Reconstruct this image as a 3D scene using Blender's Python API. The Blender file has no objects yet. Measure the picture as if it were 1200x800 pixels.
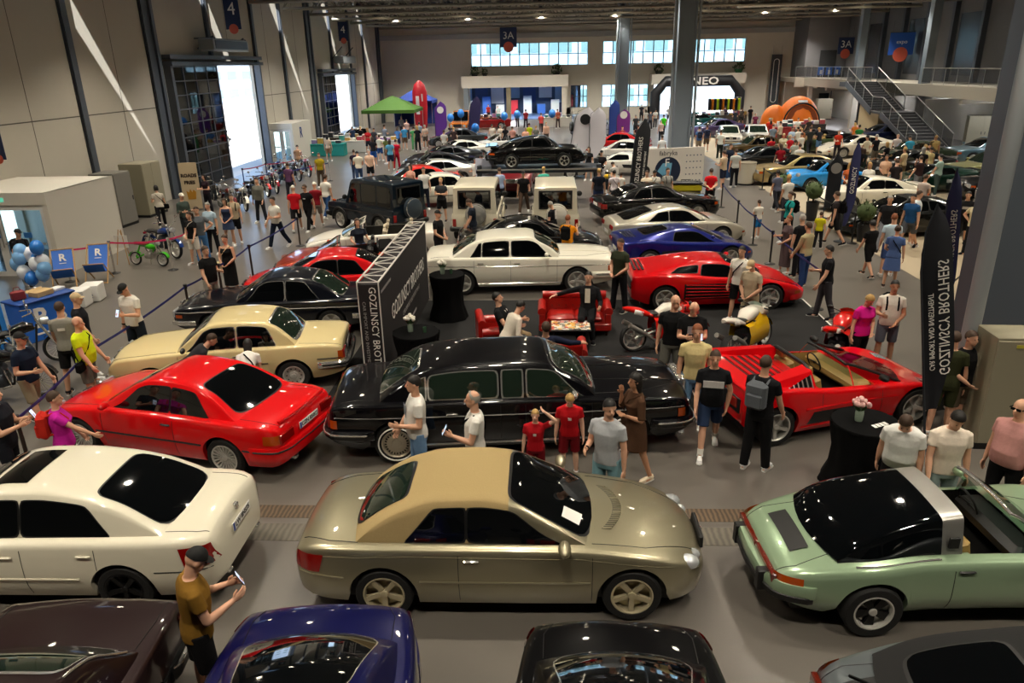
import bpy, bmesh, math, random
import numpy as np
from mathutils import Vector, Matrix, Euler
random.seed(7)
SC = bpy.context.scene
COL = SC.collection
PI = math.pi
def R(d): return math.radians(d)

# ------------------------------------------------------------------ camera
CAMH = 5.76
FPX = 861.4
def _cam():
    p, y, r = R(20.64), R(2.95), R(-1.15)
    cp, sp, cy, sy = math.cos(p), math.sin(p), math.cos(y), math.sin(y)
    F = Vector((-sy*cp, cy*cp, -sp)); R0 = Vector((cy, sy, 0)); U0 = R0.cross(F)
    return F, math.cos(r)*R0 + math.sin(r)*U0, -math.sin(r)*R0 + math.cos(r)*U0
CF, CR, CU = _cam()
cd = bpy.data.cameras.new('camera'); co = bpy.data.objects.new('camera', cd); COL.objects.link(co)
co.matrix_world = Matrix(((CR.x, CU.x, -CF.x, 0), (CR.y, CU.y, -CF.y, 0), (CR.z, CU.z, -CF.z, CAMH), (0, 0, 0, 1)))
cd.sensor_fit = 'HORIZONTAL'; cd.sensor_width = 36; cd.lens = 36*FPX/1200; cd.clip_end = 400; cd.clip_start = 0.05
SC.camera = co
def at(u, v, z=0.0):
    """photo measurement -> point of the hall at height z (survey helper)"""
    d = CF*FPX + CR*(u-600) - CU*(v-400)
    t = (z-CAMH)/d.z
    return Vector((d.x*t, d.y*t, z))
def onY(u, v, Y):
    d = CF*FPX + CR*(u-600) - CU*(v-400); t = Y/d.y
    return Vector((d.x*t, Y, CAMH+d.z*t))
def onX(u, v, X):
    d = CF*FPX + CR*(u-600) - CU*(v-400); t = X/d.x
    return Vector((X, d.y*t, CAMH+d.z*t))

# ------------------------------------------------------------------ materials
MATS = {}
def srgb(h):
    h = h.lstrip('#'); c = [int(h[i:i+2], 16)/255 for i in (0, 2, 4)]
    return tuple((x/12.92 if x <= .04045 else ((x+.055)/1.055)**2.4) for x in c) + (1,)
def mat(name, col, rough=.6, metal=0., coat=0., spec=.5, emit=0., noise=0., nscale=8., bump=0., alpha=1., sheen=0.):
    key = name
    if key in MATS: return MATS[key]
    m = bpy.data.materials.new(name); m.use_nodes = True
    nt = m.node_tree; b = nt.nodes['Principled BSDF']
    c = srgb(col) if isinstance(col, str) else tuple(col)+(1,)
    b.inputs['Base Color'].default_value = c
    b.inputs['Roughness'].default_value = rough; b.inputs['Metallic'].default_value = metal
    b.inputs['Specular IOR Level'].default_value = spec
    if coat: b.inputs['Coat Weight'].default_value = coat; b.inputs['Coat Roughness'].default_value = .03
    if sheen: b.inputs['Sheen Weight'].default_value = sheen
    if emit: b.inputs['Emission Color'].default_value = c; b.inputs['Emission Strength'].default_value = emit
    if alpha < 1: b.inputs['Alpha'].default_value = alpha
    if noise or bump:
        tc = nt.nodes.new('ShaderNodeTexCoord'); n = nt.nodes.new('ShaderNodeTexNoise')
        n.inputs['Scale'].default_value = nscale; n.inputs['Detail'].default_value = 5
        nt.links.new(tc.outputs['Object'], n.inputs['Vector'])
        if noise:
            r = nt.nodes.new('ShaderNodeMix'); r.data_type = 'RGBA'
            r.inputs[6].default_value = tuple(min(1, x*(1-noise)) for x in c[:3])+(1,)
            r.inputs[7].default_value = tuple(min(1, x*(1+noise)) for x in c[:3])+(1,)
            nt.links.new(n.outputs['Fac'], r.inputs[0]); nt.links.new(r.outputs[2], b.inputs['Base Color'])
        if bump:
            bp = nt.nodes.new('ShaderNodeBump'); bp.inputs['Strength'].default_value = bump; bp.inputs['Distance'].default_value = .02
            nt.links.new(n.outputs['Fac'], bp.inputs['Height']); nt.links.new(bp.outputs['Normal'], b.inputs['Normal'])
    MATS[key] = m
    return m
def glass_mat(name, tint, gl=.06):
    if name in MATS: return MATS[name]
    m = bpy.data.materials.new(name); m.use_nodes = True; nt = m.node_tree; nt.nodes.clear()
    o = nt.nodes.new('ShaderNodeOutputMaterial'); mx = nt.nodes.new('ShaderNodeMixShader')
    t = nt.nodes.new('ShaderNodeBsdfTransparent'); g = nt.nodes.new('ShaderNodeBsdfGlossy'); f = nt.nodes.new('ShaderNodeFresnel')
    f.inputs['IOR'].default_value = 1.5; g.inputs['Roughness'].default_value = .02
    t.inputs['Color'].default_value = srgb(tint)
    nt.links.new(f.outputs[0], mx.inputs[0]); nt.links.new(t.outputs[0], mx.inputs[1]); nt.links.new(g.outputs[0], mx.inputs[2]); nt.links.new(mx.outputs[0], o.inputs[0])
    MATS[name] = m; return m
def paint(col, metal=0., rough=.28):
    k = 'paint_%s_%d' % (col.lstrip('#'), int(metal*10))
    return mat(k, col, rough=rough, metal=metal, coat=1., spec=.12 if metal < .2 else .3)
def cloth(col):
    return mat('cloth_'+col.lstrip('#'), col, rough=.9, spec=.2, noise=.12, nscale=30, bump=.15)
CHROME = mat('chrome', '#e2e0dc', .14, .82)
BLACKP = mat('black_plastic', '#0c0c0d', .5)
RUBBER = mat('rubber', '#0a0a0a', .75)
DGLASS = mat('tinted_glass', '#06080a', .04, spec=.8, coat=.6)
GGLASS = mat('green_tinted_glass', '#1a261e', .04, spec=.8, coat=.6)
ALLOY = mat('alloy', '#c6c4be', .32, .45)
DALLOY = mat('dark_alloy', '#1b1b1c', .35, .6)
REDL = mat('red_lens', '#8e0c0a', .12, coat=1)
AMBER = mat('amber_lens', '#b3480c', .15, coat=1)
CLEARL = mat('clear_lens', '#c9cdd0', .08, .5, coat=1)
WHITE = mat('white_plastic', '#e6e4de', .45)
DARKMETAL = mat('dark_metal', '#3c4148', .45, .6)
STEEL = mat('brushed_steel', '#b4b2ac', .33, .8)
BLACKCLOTH = mat('black_cloth', '#0b0b0c', .95, spec=.1, bump=.1, nscale=20)

# ------------------------------------------------------------------ mesh building
class MB:
    def __init__(s): s.v = []; s.f = []; s.m = []
    def add(s, vs, fs, mi=0):
        o = len(s.v); s.v += [tuple(v) for v in vs]; s.f += [tuple(i+o for i in f) for f in fs]; s.m += [mi]*len(fs); return s
    def box(s, c, d, mi=0, rz=0, bev=0, rx=0, ry=0):
        hx, hy, hz = d[0]/2, d[1]/2, d[2]/2
        M = Matrix.Translation(c) @ Euler((rx, ry, rz)).to_matrix().to_4x4()
        if bev <= 0:
            vs = [(x, y, z) for z in (-hz, hz) for x, y in ((-hx, -hy), (hx, -hy), (hx, hy), (-hx, hy))]
            fs = [(3, 2, 1, 0), (4, 5, 6, 7), (0, 1, 5, 4), (1, 2, 6, 5), (2, 3, 7, 6), (3, 0, 4, 7)]
            return s.add([M @ Vector(v) for v in vs], fs, mi)
        b = min(bev, hx*.95, hy*.95, hz*.95); rings = []
        for z, k in ((-hz, b), (-hz+b, 0), (hz-b, 0), (hz, b)):
            x, y = hx-k, hy-k; c2 = b*.6 if k == 0 else b*.3
            rings.append([(-x+c2, -y, z), (x-c2, -y, z), (x, -y+c2, z), (x, y-c2, z), (x-c2, y, z), (-x+c2, y, z), (-x, y-c2, z), (-x, -y+c2, z)])
        vs = [M @ Vector(v) for r in rings for v in r]; fs = [tuple(range(7, -1, -1)), tuple(range(24, 32))]
        for k in range(3):
            for i in range(8):
                j = (i+1) % 8; fs.append((k*8+i, k*8+j, k*8+8+j, k*8+8+i))
        return s.add(vs, fs, mi)
    def tube(s, pts, r, n=8, mi=0, caps=True, closed=False):
        pts = [Vector(p) for p in pts]; N = len(pts); rs = r if isinstance(r, (list, tuple)) else [r]*N
        vs = []; up = None
        for i, p in enumerate(pts):
            if closed: t = pts[(i+1) % N]-pts[i-1]
            else: t = pts[min(i+1, N-1)]-pts[max(i-1, 0)]
            t.normalize()
            if up is None: up = Vector((0, 0, 1)) if abs(t.z) < .9 else Vector((1, 0, 0))
            a = t.cross(up)
            if a.length < 1e-5: a = t.cross(Vector((.3, 1, .2)))
            a.normalize(); b = a.cross(t).normalized(); up = b
            for k in range(n):
                w = 2*PI*k/n; vs.append(p+(a*math.cos(w)+b*math.sin(w))*rs[i])
        fs = []
        for i in range(N if closed else N-1):
            j = (i+1) % N
            for k in range(n):
                l = (k+1) % n; fs.append((i*n+k, j*n+k, j*n+l, i*n+l))
        if caps and not closed: fs += [tuple(range(n)), tuple(range(N*n-1, N*n-n-1, -1))]
        return s.add(vs, fs, mi)
    def cyl(s, c, r, h, n=20, mi=0, axis='z', r2=None):
        c = Vector(c); d = {'x': Vector((1, 0, 0)), 'y': Vector((0, 1, 0)), 'z': Vector((0, 0, 1))}[axis]
        return s.tube([c-d*h/2, c+d*h/2], [r, r if r2 is None else r2], n, mi)
    def lathe(s, prof, n=24, mi=0, c=(0, 0, 0), axis='z', closed=False):
        vs = []; c = Vector(c); P = len(prof)
        for k in range(n):
            w = 2*PI*k/n; cs, sn = math.cos(w), math.sin(w)
            for r, h in prof:
                vs.append(c+(Vector((r*cs, r*sn, h)) if axis == 'z' else Vector((r*cs, h, r*sn)) if axis == 'y' else Vector((h, r*cs, r*sn))))
        fs = []
        for k in range(n):
            l = (k+1) % n
            for i in range(P if closed else P-1):
                j = (i+1) % P; fs.append((k*P+i, l*P+i, l*P+j, k*P+j))
        if not closed:
            if prof[0][0] > 1e-4: fs.append(tuple(k*P for k in range(n-1, -1, -1)))
            if prof[-1][0] > 1e-4: fs.append(tuple(k*P+P-1 for k in range(n)))
        return s.add(vs, fs, mi)
    def prism(s, poly, z0, z1, mi=0, M=None):
        n = len(poly); vs = [Vector((x, y, z)) for z in (z0, z1) for x, y in poly]
        if M is not None: vs = [M @ v for v in vs]
        fs = [tuple(range(n-1, -1, -1)), tuple(range(n, 2*n))] + [(i, (i+1) % n, n+(i+1) % n, n+i) for i in range(n)]
        return s.add(vs, fs, mi)
    def grid(s, P, mi=0, flip=False, keep=None):
        """P[i][j] points"""
        a, b = len(P), len(P[0]); vs = [p for r in P for p in r]; fs = []
        for i in range(a-1):
            for j in range(b-1):
                if keep and not keep(i, j): continue
                f = (i*b+j, (i+1)*b+j, (i+1)*b+j+1, i*b+j+1); fs.append(f[::-1] if flip else f)
        return s.add(vs, fs, mi)
    def ball(s, c, r, n=12, mi=0, M=None):
        r = (r, r, r) if not isinstance(r, (tuple, list)) else r; h = n//2+1; vs = []; fs = []
        c = Vector(c)
        for i in range(1, h):
            a = PI*i/h
            for k in range(n):
                w = 2*PI*k/n; p = Vector((r[0]*math.sin(a)*math.cos(w), r[1]*math.sin(a)*math.sin(w), r[2]*math.cos(a)))
                vs.append((M @ p if M is not None else p)+c)
        for p in (Vector((0, 0, r[2])), Vector((0, 0, -r[2]))): vs.append((M @ p if M is not None else p)+c)
        T, B = len(vs)-2, len(vs)-1
        for i in range(h-2):
            for k in range(n): l = (k+1) % n; fs.append((i*n+k, (i+1)*n+k, (i+1)*n+l, i*n+l))
        for k in range(n): l = (k+1) % n; fs.append((T, k, l)); fs.append((B, (h-2)*n+l, (h-2)*n+k))
        return s.add(vs, fs, mi)
    def xf(s, M):
        s.v = [tuple(M @ Vector(v)) for v in s.v]; return s
    def mirror_y(s):
        t = MB(); t.v = [(x, -y, z) for x, y, z in s.v]; t.f = [f[::-1] for f in s.f]; t.m = list(s.m); return t
    def mesh(s, name, smooth=40):
        me = bpy.data.meshes.new(name); me.from_pydata(s.v, [], s.f)
        if len(set(s.m)) > 1 or (s.m and s.m[0]): me.polygons.foreach_set('material_index', s.m)
        me.update()
        bm = bmesh.new(); bm.from_mesh(me); bmesh.ops.recalc_face_normals(bm, faces=bm.faces); bm.to_mesh(me); bm.free()
        if smooth:
            me.polygons.foreach_set('use_smooth', [True]*len(me.polygons)); me.set_sharp_from_angle(angle=R(smooth))
        return me
def put(name, me, mats, parent=None, M=None):
    """link a mesh (MB or datablock) as one object; materials sit on the object so meshes can be shared"""
    if isinstance(me, MB): me = me.mesh(name)
    mats = mats if isinstance(mats, (list, tuple)) else [mats]
    while len(me.materials) < len(mats): me.materials.append(None)
    o = bpy.data.objects.new(name, me); COL.objects.link(o)
    for i, m in enumerate(mats):
        o.material_slots[i].link = 'OBJECT'; o.material_slots[i].material = m
    if parent is not None: o.parent = parent
    if M is not None: o.matrix_local = M
    return o
def tag(o, label, cat, group=None, kind=None):
    o['label'] = label; o['category'] = cat
    if group: o['group'] = group
    if kind: o['kind'] = kind
    return o
def thing(name, label, cat, loc=(0, 0, 0), rz=0, group=None, sc=1):
    o = bpy.data.objects.new(name, None); COL.objects.link(o); o.empty_display_size = .2
    o.location = loc; o.rotation_euler = (0, 0, R(rz)); o.scale = (sc, sc, sc)
    return tag(o, label, cat, group)
def struct(name, me, m, parent=None, smooth=None):
    o = put(name, me, m, parent)
    if parent is None: o['kind'] = 'structure'
    return o
def flat(o):
    o.data.polygons.foreach_set('use_smooth', [False]*len(o.data.polygons)); return o
TS = bpy.data.scenes.new('type_bench')
def text_mesh(s, size, depth=.004, align='CENTER', sx=1., bold=0.):
    c = bpy.data.curves.new('text', 'FONT'); c.body = s; c.size = size; c.extrude = depth/2; c.align_x = align; c.align_y = 'CENTER'; c.resolution_u = 2
    if bold: c.offset = bold
    o = bpy.data.objects.new('text', c); TS.collection.objects.link(o)
    TS.view_layers[0].update(); dg = TS.view_layers[0].depsgraph; me = bpy.data.meshes.new_from_object(o.evaluated_get(dg)); 
    bpy.data.objects.remove(o); bpy.data.curves.remove(c)
    me.materials.clear()
    if sx != 1:
        for v in me.vertices: v.co.x *= sx
    return me
def frame(o, x, y):
    """matrix with origin o, local x along x, local y along y"""
    x = Vector(x).normalized(); y = Vector(y); y = (y-x*y.dot(x)).normalized(); z = x.cross(y)
    return Matrix(((x.x, y.x, z.x, o[0]), (x.y, y.y, z.y, o[1]), (x.z, y.z, z.z, o[2]), (0, 0, 0, 1)))
def pchip(pts):
    xs = np.array([p[0] for p in pts], float); ys = np.array([p[1] for p in pts], float)
    if len(xs) == 1: return lambda x: np.full_like(np.asarray(x, float), ys[0])
    h = np.diff(xs); d = np.diff(ys)/h; m = np.zeros(len(xs))
    m[0], m[-1] = d[0], d[-1]
    for i in range(1, len(xs)-1):
        if d[i-1]*d[i] > 0:
            w1, w2 = 2*h[i]+h[i-1], h[i]+2*h[i-1]; m[i] = (w1+w2)/(w1/d[i-1]+w2/d[i])
    def f(x):
        x = np.clip(np.asarray(x, float), xs[0], xs[-1]); i = np.clip(np.searchsorted(xs, x)-1, 0, len(h)-1)
        t = (x-xs[i])/h[i]; t2, t3 = t*t, t*t*t
        return (2*t3-3*t2+1)*ys[i]+(t3-2*t2+t)*h[i]*m[i]+(-2*t3+3*t2)*ys[i+1]+(t3-t2)*h[i]*m[i+1]
    return f
# ------------------------------------------------------------------ cars
# local frame: x forward, y to the car's left, z up, origin midway between the axles on the ground
def lerp(a, b, t): return a+(b-a)*t
def sstep(a, b, x):
    t = np.clip((x-a)/(b-a), 0, 1); return t*t*(3-2*t)
WHEELS = {}
def wheel_mesh(r, tw, style):
    k = (round(r, 3), tw, style)
    if k in WHEELS: return WHEELS[k]
    rr = r*(.70 if style in ('five', 'multi', 'bbs') else .66)
    t = MB(); h = tw/2
    t.lathe([(rr*.97, -h*.85), (rr*1.06, -h), (r*.93, -h), (r*.985, -h*.8), (r, -h*.5), (r, h*.5), (r*.985, h*.8), (r*.93, h), (rr*1.06, h), (rr*.97, h*.85)], 36, 0, axis='y', closed=True)
    if style == 'white': pass
    m = MB()
    m.lathe([(rr*.86, h*.2), (rr*.9, h*.9), (rr*.96, h*1.02), (rr*1.02, h*.98), (rr*1.0, h*.7), (rr*.98, -h*.7), (rr*.9, -h*.7)], 36, 0, axis='y')
    m.lathe([(.002, -h*.1), (rr*.95, -h*.1), (rr*.95, -h*.5), (.002, -h*.5)], 24, 1, axis='y')
    def spoke(a, w0, w1, r0, r1, y0, y1, th=.02, mi=0):
        M = Matrix.Rotation(a, 4, 'Y')
        vs = [(r0, y0, -w0), (r0, y0, w0), (r1, y1, w1), (r1, y1, -w1), (r0, y0-th, -w0*1.15), (r0, y0-th, w0*1.15), (r1, y1-th, w1*1.15), (r1, y1-th, -w1*1.15)]
        m.add([M @ Vector(v) for v in vs], [(0, 1, 2, 3), (4, 7, 6, 5), (0, 3, 7, 4), (1, 5, 6, 2), (0, 4, 5, 1), (3, 2, 6, 7)], mi)
    hub = rr*.22
    if style == 'five':
        for i in range(5): spoke(2*PI*i/5+.3, rr*.11, rr*.13, hub*.6, rr*.93, h*.75, h*.9, .03)
    elif style == 'multi':
        for i in range(20): spoke(2*PI*i/20, rr*.026, rr*.05, hub*.6, rr*.93, h*.7, h*.92, .02)
    elif style == 'bbs':
        for i in range(14):
            for s in (-.16, .16): 
                a = 2*PI*i/14; spoke(a+s*.4, rr*.018, rr*.018, hub, rr*.92, h*.55, h*.85, .015)
    elif style == 'disc':
        m.lathe([(.002, h*1.0), (rr*.3, h*.98), (rr*.34, h*.8), (rr*.62, h*.86), (rr*.92, h*.7)], 36, 0, axis='y')
        for i in range(24): 
            a = 2*PI*i/24; m.box((rr*.74*math.cos(a), h*.82, rr*.74*math.sin(a)), (rr*.14, h*.12, rr*.07), 1, ry=-a)
    elif style == 'fuchs':
        for i in range(5): spoke(2*PI*i/5+.2, rr*.14, rr*.26, hub*.6, rr*.84, h*.7, h*.6, .03, 1)
    elif style == 'steel':
        m.lathe([(.002, h*.75), (rr*.35, h*.7), (rr*.5, h*.45), (rr*.92, h*.5)], 30, 0, axis='y')
        for i in range(10):
            a = 2*PI*i/10; m.box((rr*.68*math.cos(a), h*.5, rr*.68*math.sin(a)), (rr*.12, h*.1, rr*.12), 1, ry=-a)
    m.lathe([(.002, h*.92), (hub*.8, h*.9), (hub, h*.7), (hub, h*.1)], 14, 0, axis='y')
    WHEELS[k] = (t.mesh('wheel', 35), m.mesh('rim', 30)); return WHEELS[k]

class Car:
    def __init__(s, W, xf, xr, ax, r, deck, sho, wid, sill=.2, zm=.5, tuck=.1, tumble=.03, rad=.06, arch=.055, flare=0., bot=None, tw=.2,
                 hole=None, holew=.8, style='five', noarch=False):
        s.__dict__.update(locals()); s.parts = []
        s.deckf, s.shof, s.widf = pchip(deck), pchip(sho), pchip([(a, b*W) for a, b in wid])
        s.botf = pchip(bot) if bot else None
        s.body()
    def zbot(s, x):
        z = np.full_like(x, s.sill) if s.botf is None else s.botf(x)
        for xc in s.ax:
            Ra = s.r+s.arch; d2 = Ra*Ra-(x-xc)**2
            z = np.where(d2 > 0, np.maximum(z, s.r+np.sqrt(np.maximum(d2, 0))), z)
        return z
    def halfw(s, x):
        w = s.widf(x)
        for xc in s.ax: w = w+s.flare*np.exp(-((x-xc)/(s.r*1.25))**2)
        return w
    def side_y(s, x, z):
        x = np.asarray(x, float); w = s.halfw(x); zs = s.shof(x)
        lo = np.clip((s.zm-z)/max(.05, s.zm-s.sill), 0, 1.3); hi = np.clip((z-s.zm)/np.maximum(.05, zs-s.zm), 0, 1)
        return w-s.tuck*lo**2-s.tumble*hi**2
    def shw(s, x): return s.side_y(x, s.shof(x)-s.rad)-s.rad
    def section(s, x):
        """arrays of half-section points for stations x: list of (y,z) arrays"""
        zb, zs, zt = s.zbot(x), s.shof(x), s.deckf(x); r = s.rad
        zs1 = np.maximum(zs-r, zb+.01); P = []
        y0 = s.side_y(x, zb); P.append((y0-.07, zb+.005)); P.append((y0-.02, zb-.004))
        for u in np.linspace(0.0, 1, 8): z = zb+(zs1-zb)*u; P.append((s.side_y(x, z), z))
        y1 = s.side_y(x, zs1); yt = np.maximum(y1-r, .01)
        for a in (30, 60): P.append((yt+(y1-yt)*math.cos(R(a)), zs1+(zs-zs1)*math.sin(R(a))))
        for u in (0, .06, .2, .4, .6, .8, 1): y = yt*(1-u); P.append((y, zs+(zt-zs)*(1-(y/yt)**2)))
        return P
    def stations(s):
        xs = list(np.linspace(s.xr, s.xf, 46))+[s.xr+.015, s.xr+.04, s.xr+.08, s.xf-.015, s.xf-.04, s.xf-.08]
        for xc in s.ax: xs += [xc+(s.r+s.arch)*math.cos(a) for a in np.linspace(0, PI, 17)]
        if s.hole: xs += list(s.hole)
        xs = sorted(xs); o = [xs[0]]
        for x in xs[1:]:
            if x-o[-1] > .006: o.append(x)
        return np.array(o)
    def body(s):
        x = s.stations(); P = s.section(x); n = len(P); g = []
        for i in range(len(x)):
            row = [(x[i], P[j][0][i], P[j][1][i]) for j in range(n)]
            row += [(a, -b, c) for a, b, c in reversed(row[:-1])]; g.append(row)
        j0, j1 = n-6, 2*n-2-(n-6)
        keep = None
        if s.hole: keep = lambda i, j: not (s.hole[0]-.003 < (x[i]+x[i+1])/2 < s.hole[1]+.003 and j0 <= j < j1)
        m = MB(); m.grid(g, keep=keep); N = len(g[0])
        for k in (0, len(g)-1):
            m.f.append(tuple(k*N+j for j in range(N))); m.m.append(0)
        s.add('body', m, 'paint', smooth=38)
        u = MB(); wi = s.W-.24
        u.box(((s.xf+s.xr)/2, 0, (s.sill+.42)/2+.0), (s.xf-s.xr-.5, wi*2, .42-s.sill+.06)); s.add('underbody', u, BLACKP)
    def add(s, name, mb, m, parent=None, smooth=35, xf=None):
        me = mb if not isinstance(mb, MB) else mb.mesh(name, smooth)
        s.parts.append((name, me, m, parent, xf)); return len(s.parts)-1
    # ---- cabin
    def cabin(s, roof, wr, ws, rw, cb=.95, bow=(.12, .1), crown=.055, segs=None, corner=.09, name='cabin'):
        s.rooff = pchip(roof); s.wr, s.ws, s.rw, s.cb, s.bow, s.crown, s.cor = wr, ws, rw, cb, bow, crown, corner
        s.ZR = max(z for _, z in roof); x0, x1 = roof[0][0], roof[-1][0]
        qs = list(np.linspace(0, .45, 6))+[.5, .55, .6, .68, .78, .9, 1]
        for sg in (segs or [(x0, x1, 'paint')]):
            xs = np.unique(np.round(np.concatenate([np.linspace(sg[0], sg[1], max(4, int((sg[1]-sg[0])/.07)))]), 4)); g = []
            for xx in xs:
                row = [s.cab(xx, q, 1) for q in qs]; row += [Vector((p.x, -p.y, p.z)) for p in reversed(row[:-1])]; g.append(row)
            m = MB(); m.grid(g); s.add(sg[3] if len(sg) > 3 else name, m, sg[2], smooth=50)
    def cab(s, x, q, side=1):
        zb = float(s.shof(x))-.03; wb = float(s.shw(x))*s.cb; zr = float(s.rooff(x))
        hh = min(1, max(0, (zr-zb)/(s.ZR-zb))); c = s.crown*hh; ze = max(zb, zr-c); w = wb-(wb-s.wr)*hh
        cor = s.cor
        if q <= .45: t = q/.45; y, z = wb+(w-wb)*t**1.15, zb+(ze-zb)*t
        elif q < .6:
            t = (q-.45)/.15; z1 = zr-.3*c
            y = (1-t)**2*w+2*t*(1-t)*(w-.012)+t*t*(w-cor); z = (1-t)**2*ze+2*t*(1-t)*(ze+.8*(z1-ze))+t*t*z1
        else: t = (q-.6)/.4; y = (w-cor)*(1-t); z = zr-.3*c*(1-t)**2
        k = s.bow[0]*float(sstep(s.ws[1]-.15, s.ws[0], x))-s.bow[1]*float(sstep(-s.rw[1]-.15, -s.rw[0], -x))
        return Vector((x+k*(1-(y/max(wb, .1))**2), side*y, z))
    def cabn(s, x, q, side=1):
        e = .01; a = s.cab(x+e, q, side)-s.cab(x-e, q, side); b = s.cab(x, min(1, q+e), side)-s.cab(x, max(0, q-e), side)
        n = a.cross(b)
        if n.length < 1e-9: return Vector((0, 0, 1))
        n.normalize(); p = s.cab(x, q, side)
        if n.dot(p-Vector((p.x*.6, 0, .3))) < 0: n = -n
        return n
    def pane(s, name, xb, xt, q0=.6, mat_='glass', trim=None, tw=.03, off=.007, nx=9):
        """a windscreen / rear window on the top of the cabin between base xb and top xt"""
        def build(g, of):
            d = 1 if xt > xb else -1
            P = []
            for a0 in np.linspace(-1, 1, 25):
                row = []
                for b0 in np.linspace(0, 1, nx+4):
                    f = 1-.085*abs(a0)**7*abs(2*b0-1)**7; a, b = a0*f, (1+(2*b0-1)*f)/2
                    x = lerp(xb-d*g, xt+d*g, b); q = 1-abs(a)*(1-q0+g*.4); sd = 1 if a >= 0 else -1
                    row.append(s.cab(x, q, sd)+s.cabn(x, q, sd)*of)
                P.append(row)
            return MB().grid(P)
        i = s.add(name, build(0, off), mat_, smooth=60)
        if trim: s.add('window_trim', build(tw, off*.5), trim, parent=i, smooth=60)
        return i
    def sidewin(s, xfb, xft, xrt, xrb, t0=.14, t1=.9, mat_='glass', trim=None, tw=.02, off=.007, sides=(1, -1)):
        for sd in sides:
            def build(g, of):
                P = []
                gt = g/.45
                for tq in np.linspace(0, 1, 9):
                    row = []
                    for uq in np.linspace(0, 1, 17):
                        f = 1-.06*abs(2*uq-1)**8*abs(2*tq-1)**6; t, u = (1+(2*tq-1)*f)/2, (1+(2*uq-1)*f)/2
                        tt = lerp(t0-gt*.9, t1+gt*.6, t); xf_, xr_ = lerp(xfb, xft, t)+g, lerp(xrb, xrt, t)-g; x = lerp(xr_, xf_, u); row.append(s.cab(x, .45*tt, sd)+s.cabn(x, .45*tt, sd)*of)
                    P.append(row)
                return MB().grid(P)
            i = s.add('side_window', build(0, off), mat_, smooth=60)
            if trim: s.add('window_trim', build(tw, off*.5), trim, parent=i, smooth=60)
    def roofpatch(s, name, x0, x1, q0, m, off=.006):
        P = []
        for a in np.linspace(-1, 1, 11):
            P.append([s.cab(x, 1-abs(a)*(1-q0), 1 if a >= 0 else -1)+Vector((0, 0, off)) for x in np.linspace(x0, x1, 6)])
        s.add(name, MB().grid(P), m, smooth=60)
    # ---- surface details
    def deckpt(s, x, y):
        yt = float(s.shw(x)); zs, zt = float(s.shof(x)), float(s.deckf(x)); return Vector((x, y, zs+(zt-zs)*(1-min(1, (y/yt)**2))))
    def deck_patch(s, name, x0, x1, y0, y1, m, off=.006, mirror=False, th=.0):
        for sd in ((1, -1) if mirror else (1,)):
            P = [[s.deckpt(x, sd*y)+Vector((0, 0, off)) for y in np.linspace(y0, y1, 7)] for x in np.linspace(x0, x1, 7)]
            s.add(name, MB().grid(P), m, smooth=60)
    def deck_line(s, name, pts, r=.004, m=BLACKP, mirror=True):
        for sd in ((1, -1) if mirror else (1,)):
            P = []
            for (a, b), (c, d) in zip(pts[:-1], pts[1:]):
                for t in np.linspace(0, 1, 7)[:-1]: P.append(s.deckpt(lerp(a, c, t), sd*lerp(b, d, t))+Vector((0, 0, .001)))
            P.append(s.deckpt(pts[-1][0], sd*pts[-1][1])); s.add(name, MB().tube(P, r, 5), m)
    def side_pt(s, x, z, sd=1, off=0.): return Vector((x, sd*(float(s.side_y(x, z))+off), z))
    def side_line(s, name, pts, r=.004, m=BLACKP, off=0.):
        for sd in (1, -1):
            P = []
            for (a, b), (c, d) in zip(pts[:-1], pts[1:]):
                for t in np.linspace(0, 1, 9)[:-1]: P.append(s.side_pt(lerp(a, c, t), lerp(b, d, t), sd, off))
            P.append(s.side_pt(*pts[-1], sd, off)); s.add(name, MB().tube(P, r, 6), m)
    def side_patch(s, name, x0, x1, z0, z1, m, off=.008, slant=0., n=8):
        for sd in (1, -1):
            P = [[s.side_pt(lerp(x0, x1, u)+slant*v, lerp(z0, z1, v), sd, off) for v in np.linspace(0, 1, 5)] for u in np.linspace(0, 1, n)]
            a = MB().grid(P); s.add(name, a, m, smooth=60)
    def doors(s, xs, z1=None, handle=None, hm=CHROME, seam=BLACKP):
        for x in xs: s.side_line('door_seam', [(x, max(s.sill+.06, float(s.zbot(np.array([x]))[0])+.01)), (x, float(s.shof(x))-s.rad)], .004, seam)
        for hx, hz in (handle or []):
            for sd in (1, -1):
                p = s.side_pt(hx, hz, sd, .012); s.add('door_handle', MB().box(p, (.17, .03, .03), bev=.012), hm)
    def wheels(s, style='five', m=ALLOY, dark=DALLOY, inset=.02, rear=None):
        for k, xc in enumerate(s.ax):
            tw = s.tw if not (rear and k == 1) else rear
            tm, rm = wheel_mesh(s.r, tw, style)
            for sd in (1, -1):
                y = sd*(float(s.halfw(np.array([xc]))[0])-inset-tw/2)
                M = Matrix.Translation((xc, y, s.r)) @ Matrix.Rotation(0 if sd > 0 else PI, 4, 'Z')
                i = s.add('wheel', tm, RUBBER, xf=M); s.add('rim', rm, [m, dark], parent=i)
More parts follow.
